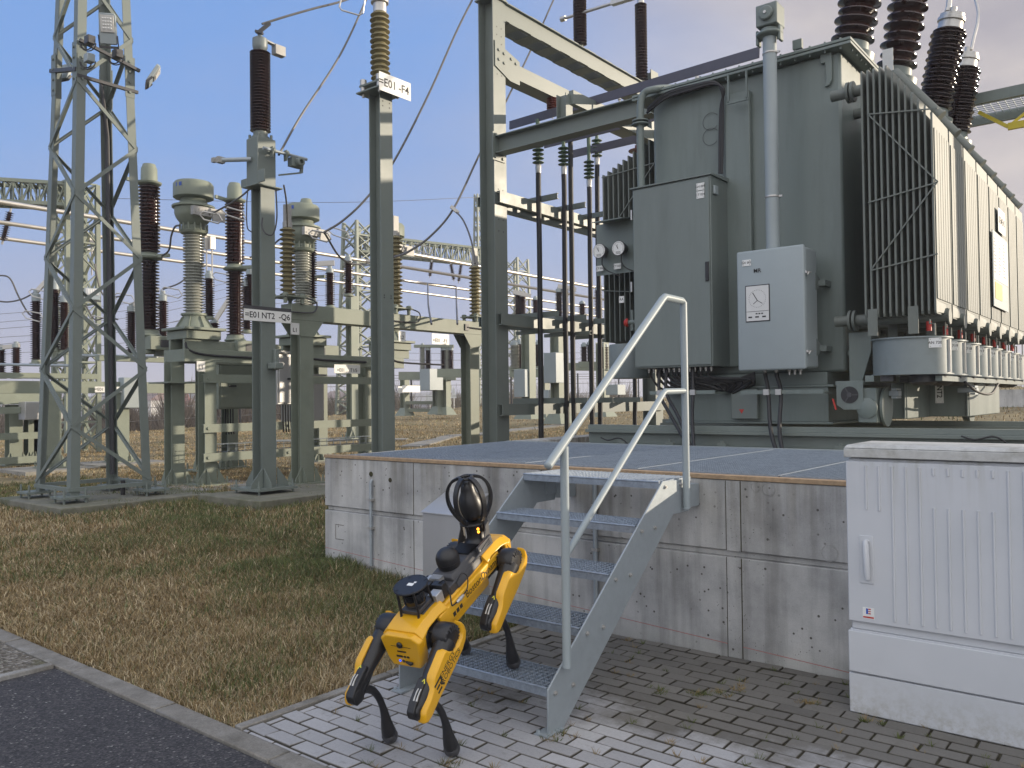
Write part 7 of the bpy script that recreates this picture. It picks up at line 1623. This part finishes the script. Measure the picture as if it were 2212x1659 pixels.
wire([at(1200, -10, d=17), at(1155, 90, d=16), at(1095, 215, d=15), at(1035, 335, d=14), at(980, 450, d=13.4), at(930, 510, d=13), at(880, 545, d=12.6), at(850, 556, d=12)], .018, 'wire passing behind the portal column down to the arrester beam')
wire([at(980, 452, d=13.4), at(1000, 475, d=13), at(1015, 510, d=12.6), at(1024, 548, d=12.3), at(1026, 570, d=12.2)], .014, 'short wire branching down to the right arrester')
b_ = MB(); b_.bar(at(974, 446, d=13.3), at(990, 460, d=13.3), .07, .05); o = b_.build('wire_clamp', 'alu'); tag(o, 'silver clamp where the wire branches left of the portal column', 'clamp')
wire([at(613, 400, d=11.2), at(618, 430, d=11.4), at(620, 460, d=11.6), at(621, 490, d=12.1)], .012, 'short dropper from the switch gear to the left arrester')
wire([at(566, 382, d=11.15), at(520, 425, d=12), at(470, 455, d=12.7), at(452, 462, d=13.2)], .014, 'wire from the earthing switch down to the first grey transformer')
wire([at(350, 553, d=14.3), at(365, 540, d=14), at(370, 510, d=13.8), at(378, 490, d=13.3), at(388, 487, d=13.1)], .016, 'curved lead between the breaker pole and the first grey transformer')
wire([at(540, 556, d=13.6), at(575, 545, d=13.4), at(600, 520, d=13.2), at(625, 505, d=13)], .014, 'curved lead between the second breaker pole and the second grey transformer')
wire([at(700, 502, d=12.5), at(740, 560, d=14), at(790, 570, d=16), at(840, 545, d=18), at(870, 540, d=19)], .016, 'looping lead right of the second grey transformer')
for (pts, lab) in (([(-10, 650), (20, 652), (50, 645), (78, 630)], 'lead curving to the clamp left of the mast'), ([(-10, 595), (20, 600), (40, 640), (60, 675), (75, 685)], 'hanging loop wire at the left edge'), ([(185, 660), (205, 720-30), (230, 685), (255, 690)], 'loop wire seen through the mast'),
                   ([(352, 625), (390, 610), (420, 580), (440, 560)], 'lead rising from the slim insulator right of the breaker pole'), ([(205, 570), (215, 620), (230, 642), (262, 640)], 'second loop wire seen through the mast')):
    wire([at(u, v, d=18.2) for u, v in pts], .018, lab, 'jumper leads')
for i, (u, v) in enumerate(((84, 636), (70, 683), (268, 645), (370, 632), (215, 694), (455, 470), (480, 600), (690, 510), (640, 605))):
    c_ = at(u, v, d=18 if v > 560 else 12.8); s_ = 1 if v > 560 else .75; b_ = MB(); b_.tube([c_+RT*(a*s_)+Z*(b2*s_) for a, b2 in ((-.22, .06), (-.15, .12), (.17, .06), (.24, -.06), (.15, -.12), (-.14, -.04))], .014, 6, closed=True)
    o = b_.build('corona_ring', 'alu'); tag(o, 'bent silver ring ' + ['on the clamp left of the mast', 'low at the left of the mast', 'behind the right leg of the mast', 'on the slim insulator right of the breaker pole', 'low between the legs of the mast', 'at the wire end beside the first grey dome', 'left of the middle breaker pole', 'at the wire end right of the second grey dome', 'below the second grey transformer head'][i], 'ring', 'silver rings on wire ends')
for (v0, v1, lab) in ((424, 434, 'hair-thin wire crossing the sky level with the truss'), ):
    wire([at(75, v0-0, d=60), at(560, 436, d=64), at(800, 436, d=66), at(1010, 427, d=72), at(1036, 428, d=75)], .02, lab, 'distant thin wires')
for i, (va, vb) in enumerate(((672, 588), (690, 600), (704, 618), (738, 640), (760, 668), (722, 650))):
    wire([at(-20, va+8, d=75), at(300, (va+vb)/2+22, d=80), at(560, vb+10, d=88), at(770, vb-6, d=95)], .022, 'thin distant line wire, number %s from the top, falling left across the background' % ['one', 'two', 'three', 'five', 'six', 'four'][i], 'distant thin wires')
for i, (va, vb) in enumerate(((690, 700), (755, 762), (770, 775))):
    wire([at(690, va, d=80), at(900, va+8, d=85), at(1290, vb, d=90)], .02, 'thin distant line wire right of the far tower, ' + ['highest', 'middle', 'lowest'][i] + ' of three', 'distant thin wires')
for (u0, v0, u1, v1, lab) in ((924, 612, 932, 700, 'thin grey dropper wire left of the arrester beam sign'), (985, 620, 988, 700, 'thin grey dropper wire above the =E01 -F1 sign')):
    wire([at(u0, v0, d=20), at(u0+1, (v0+v1)/2, d=17), at(u1, v1, d=13.2)], .018, lab, 'dropper wires')
wire([at(815, 570, d=24), at(870, 605, d=24), at(924, 612, d=22), at(985, 618, d=22)], .015, 'thin slack wire under the bus tubes', 'dropper wires')
p = at(263, 630, d=17.8); flood(at(199, 633, d=20), V((.8, -.3, .3)), .35, .28, 'small floodlight on the tower behind the mast')

# ================================================================ FAR SCENE
# boundary fence: posts with thin wire lines
fl_ = [ground_at(u, v) for u, v in ((90, 957), (330, 950), (680, 905))]
Fc = thing('boundary_fence', 'dark thin fence with barbed wires along the far edge of the yard', 'fence', (-40, 30, .6))
def fence_run(p, q, n, H):
    p, q = V(p), V(q)
    for k in range(n+1):
        c_ = p.lerp(q, k/n); b_ = MB(); b_.cyl((c_.x, c_.y, c_.z-.3), (c_.x, c_.y, c_.z+H), .05, 6); b_.build('fence_post', 'black', Fc)
    b_ = MB()
    for h in (H*.25, H*.5, H*.75, H*.86, H*.92, H*.98): b_.cyl((p.x, p.y, p.z+h), (q.x, q.y, q.z+h), .012, 4)
    m_ = int((q-p).length/.35)
    for k in range(m_): c_ = p.lerp(q, k/m_); b_.cyl((c_.x, c_.y, c_.z+.05), (c_.x, c_.y, c_.z+H*.8), .006, 3)
    b_.build('mesh_wire', 'wire', Fc)
fa_, fb2, fc2 = at(-40, 960, d=31), at(640, 915, d=41), at(1380, 888, d=52)
fence_run(fa_, fb2, 9, 2.2); fence_run(fb2, fc2, 14, 2.4)
# winter scrub: many fine twigs
m, t, n, L, b, co = nmat('winter_twigs', .9)
at_ = n.new('ShaderNodeVertexColor'); at_.layer_name = 'Col'; L.new(at_.outputs[0], b.inputs['Base Color']); M['twig'] = m
def scrub(name, p, q, depth, n_, h, lab=None, col=(.20, .165, .13)):
    p, q = np.array(p), np.array(q); r = np.random.default_rng(11); tt = r.uniform(0, 1, n_); base = p+(q-p)*tt[:, None]; nn = np.array([-(q-p)[1], (q-p)[0], 0]); nn = nn/np.linalg.norm(nn)
    base = base+nn*r.uniform(0, depth, n_)[:, None]; hh = h*(.55+.45*np.sin(tt*37)+.25*np.sin(tt*91+1)).clip(.25, 1.3)*r.uniform(.4, 1.1, n_)
    a = r.uniform(0, 6.28, n_); ln = r.uniform(.1, .5, n_)*hh; wx = r.uniform(.008, .022, n_); z0_ = base[:, 2]+r.uniform(-.2, .45, n_)*hh
    P = np.empty((n_, 3, 3)); P[:, 0] = np.stack([base[:, 0]-wx, base[:, 1]-wx, z0_], -1); P[:, 1] = np.stack([base[:, 0]+wx, base[:, 1]+wx, z0_], -1); P[:, 2] = np.stack([base[:, 0]+np.cos(a)*ln, base[:, 1]+np.sin(a)*ln, z0_+hh*.7], -1)
    me = bpy.data.meshes.new(name); me.from_pydata(P.reshape(-1, 3).tolist(), [], np.arange(n_*3).reshape(-1, 3).tolist()); me.materials.append(M['twig'])
    ca = me.color_attributes.new('Col', 'FLOAT_COLOR', 'POINT'); cc_ = np.ones((n_, 3, 4), 'f'); cc_[:, :, :3] = (np.array(col)*r.uniform(.6, 1.5, (n_, 1)))[:, None, :]; ca.data.foreach_set('color', cc_.ravel())
    o = bpy.data.objects.new(name, me); C.objects.link(o); tag(o, kind='stuff'); return o
scrub('winter_scrub', at(-60, 962, d=33), at(700, 917, d=44), 3.5, 26000, 1.9)
scrub('winter_scrub', at(700, 917, d=46), at(1420, 886, d=58), 4, 22000, 1.9, col=(.22, .19, .15))
# far fields, village roofs and wooded rise in the mist
b_ = MB(); b_.add([at(u, v, d=d) for u, v, d in ((-400, 885, 420), (2800, 856, 420), (2800, 850, 900), (-400, 872, 900))], [(0, 1, 2, 3)]); o = b_.build('far_field', mat('far_field', (.10, .12, .06), .9, var=.3, scale=.01)); tag(o, kind='structure')
hp = []; b_ = MB(); r_ = random.Random(5); ring0, ring1 = [], []
for k in range(90):
    u = -500+k*40; hgt = 6+5*math.sin(k*.35)+3*math.sin(k*1.1+1)+r_.uniform(-1, 1); d = 700+120*math.sin(k*.2)
    c_ = at(u, 872-(u*.0112)*1.0, d=d); c_.z = -4; ring0.append(c_); ring1.append(c_+V((0, 0, max(4, hgt*1.7))))
b_.add(ring0+ring1, [(k, k+1, 90+k+1, 90+k) for k in range(89)]); ring2 = [p+cf*160 for p in ring1]
b_.add(ring1+ring2, [(k, k+1, 90+k+1, 90+k) for k in range(89)]); o = b_.build('hills', mat('far_woods', (.06, .065, .045), .95, var=.4, scale=.03)); tag(o, kind='structure')
M['roof'] = mat('far_roof', (.20, .12, .09), .8); M['farwall'] = mat('far_wall', (.55, .53, .49), .8)
for i, (u, v, d, w_, lab) in enumerate(((330, 878, 260, 13, 'distant house with pale gable left of the first green support post'), (255, 882, 300, 12, 'distant house seen through the mast'), (388, 882, 330, 11, 'small distant house beside the reddish mast'), (100, 888, 280, 12, 'distant house left of the mast'), (470, 878, 320, 10, 'distant house behind the control cabinet'), (735, 872, 340, 12, 'distant house in front of the far tower'))):
    p = at(u, v, d=d); t_ = thing('house', lab, 'house', p, 'distant houses'); b_ = MB(); b_.box(p.x-w_/2, p.x+w_/2, p.y-4, p.y+4, p.z-3, p.z+2); b_.build('wall', 'farwall', t_)
    b_ = MB(); b_.add([(p.x-w_/2-.5, p.y-4.6, p.z+1.9), (p.x+w_/2+.5, p.y-4.6, p.z+1.9), (p.x+w_/2+.5, p.y+4.6, p.z+1.9), (p.x-w_/2-.5, p.y+4.6, p.z+1.9), (p.x-w_/2-.5, p.y, p.z+5.2), (p.x+w_/2+.5, p.y, p.z+5.2)], [(0, 1, 5, 4), (2, 3, 4, 5), (0, 4, 3), (1, 2, 5), (3, 2, 1, 0)]); b_.build('roof', 'roof', t_)
# concrete panel wall, right background
yw = 27.0; zt_ = at(2150, 836, y=yw).z; zbt = at(2150, 868, y=yw).z
Wp = thing('panel_wall', 'distant grey concrete panel wall under the radiators at the right', 'wall', (4, yw, zbt-.4)); x_ = at(2075, 850, y=yw).x-1.2; k = 0
while x_ < 14: b_ = MB(); b_.box(x_, x_+1.95, yw, yw+.12, zbt-.6, zt_-(.08 if k % 2 else 0)); b_.build('panel', 'conc' if k % 3 else 'slab', Wp); x_ += 2.0; k += 1
for (u, v, lab) in ((928, 862, 'small white sign on the far fence'), (980, 860, 'small pale triangular marker on a far pole')):
    p = at(u, v, d=48); b_ = MB(); b_.box(p.x-.3, p.x+.3, p.y-.02, p.y+.02, p.z-.25, p.z+.25) if u < 950 else b_.add([p+V((-.25, 0, 0)), p+V((.25, 0, 0)), p+V((0, 0, .7))], [(0, 1, 2)]); b_.cyl((p.x, p.y+.03, p.z-2), (p.x, p.y+.03, p.z), .03, 6); o = b_.build('fence_sign', 'white'); tag(o, lab, 'sign', 'far small signs')
# ---- mist in the air: pale even volume round everything
hz = bpy.data.materials.new('haze'); hz.use_nodes = True; n = hz.node_tree.nodes; n.clear(); ou = n.new('ShaderNodeOutputMaterial'); pv = n.new('ShaderNodeVolumePrincipled')
pv.inputs['Color'].default_value = (.88, .89, .97, 1); pv.inputs['Density'].default_value = .0014; pv.inputs['Anisotropy'].default_value = .2; hz.node_tree.links.new(pv.outputs[0], ou.inputs['Volume'])
HAZE = True
if HAZE:
    b_ = MB(); b_.box(-1500, 1500, -60, 1400, -8, 40); M['haze'] = hz; o = b_.build('haze', 'haze', loc=(0, 0, 0)); tag(o, kind='stuff'); o.visible_shadow = True
# ---- every separate piece of these parts becomes a part of its own
SPLIT = {'lid_bolt', 'knob', 'batten_plate', 'cable_bracket', 'header_pipe', 'mounting_bracket', 'board_joint', 'vent', 'pipe_clip', 'hanger', 'haunch', 'isolating_foot', 'cable', 'warning_tag', 'knee_link', 'lead_clamp',
         'cable_clamp', 'end_clip', 'support_beam', 'dropper', 'mast_bracket', 'roof_rib', 'rib', 'label_bolt', 'bolt_hole', 'slot', 'button', 'conduit', 'status_light', 'cable_rail', 'edge_beam', 'data_rows', 'rail_clip', 'led_lens', 'beam', 'position_dial_'}
def islands(me):
    par = list(range(len(me.vertices)))
    def find(a):
        while par[a] != a: par[a] = par[par[a]]; a = par[a]
        return a
    for p in me.polygons:
        v0 = find(p.vertices[0])
        for v in p.vertices[1:]:
            r = find(v)
            if r != v0: par[r] = v0
    g_ = {}
    for p in me.polygons: g_.setdefault(find(p.vertices[0]), []).append(p.index)
    return list(g_.values())
for o in list(bpy.data.objects):
    nm = o.name.split('.')[0]
    if o.type != 'MESH' or o.parent is None or nm not in SPLIT: continue
    isl = islands(o.data)
    if not 2 <= len(isl) <= 60: continue
    src = o.data
    for grp in isl:
        vs = sorted({v for i in grp for v in src.polygons[i].vertices}); mp_ = {v: k for k, v in enumerate(vs)}
        me = bpy.data.meshes.new(nm); me.from_pydata([src.vertices[v].co[:] for v in vs], [], [[mp_[v] for v in src.polygons[i].vertices] for i in grp])
        for mm in src.materials: me.materials.append(mm)
        me.polygons.foreach_set('use_smooth', [src.polygons[i].use_smooth for i in grp]); me.polygons.foreach_set('material_index', [src.polygons[i].material_index for i in grp]); me.update()
        if any(p.use_smooth for p in me.polygons): me.set_sharp_from_angle(angle=math.radians(40))
        q = o.copy(); q.data = me; C.objects.link(q)
        for k in q.keys(): pass
    ch = kids(o)
    if ch:
        for c_ in ch: c_.parent = o.parent
    bpy.data.objects.remove(o)
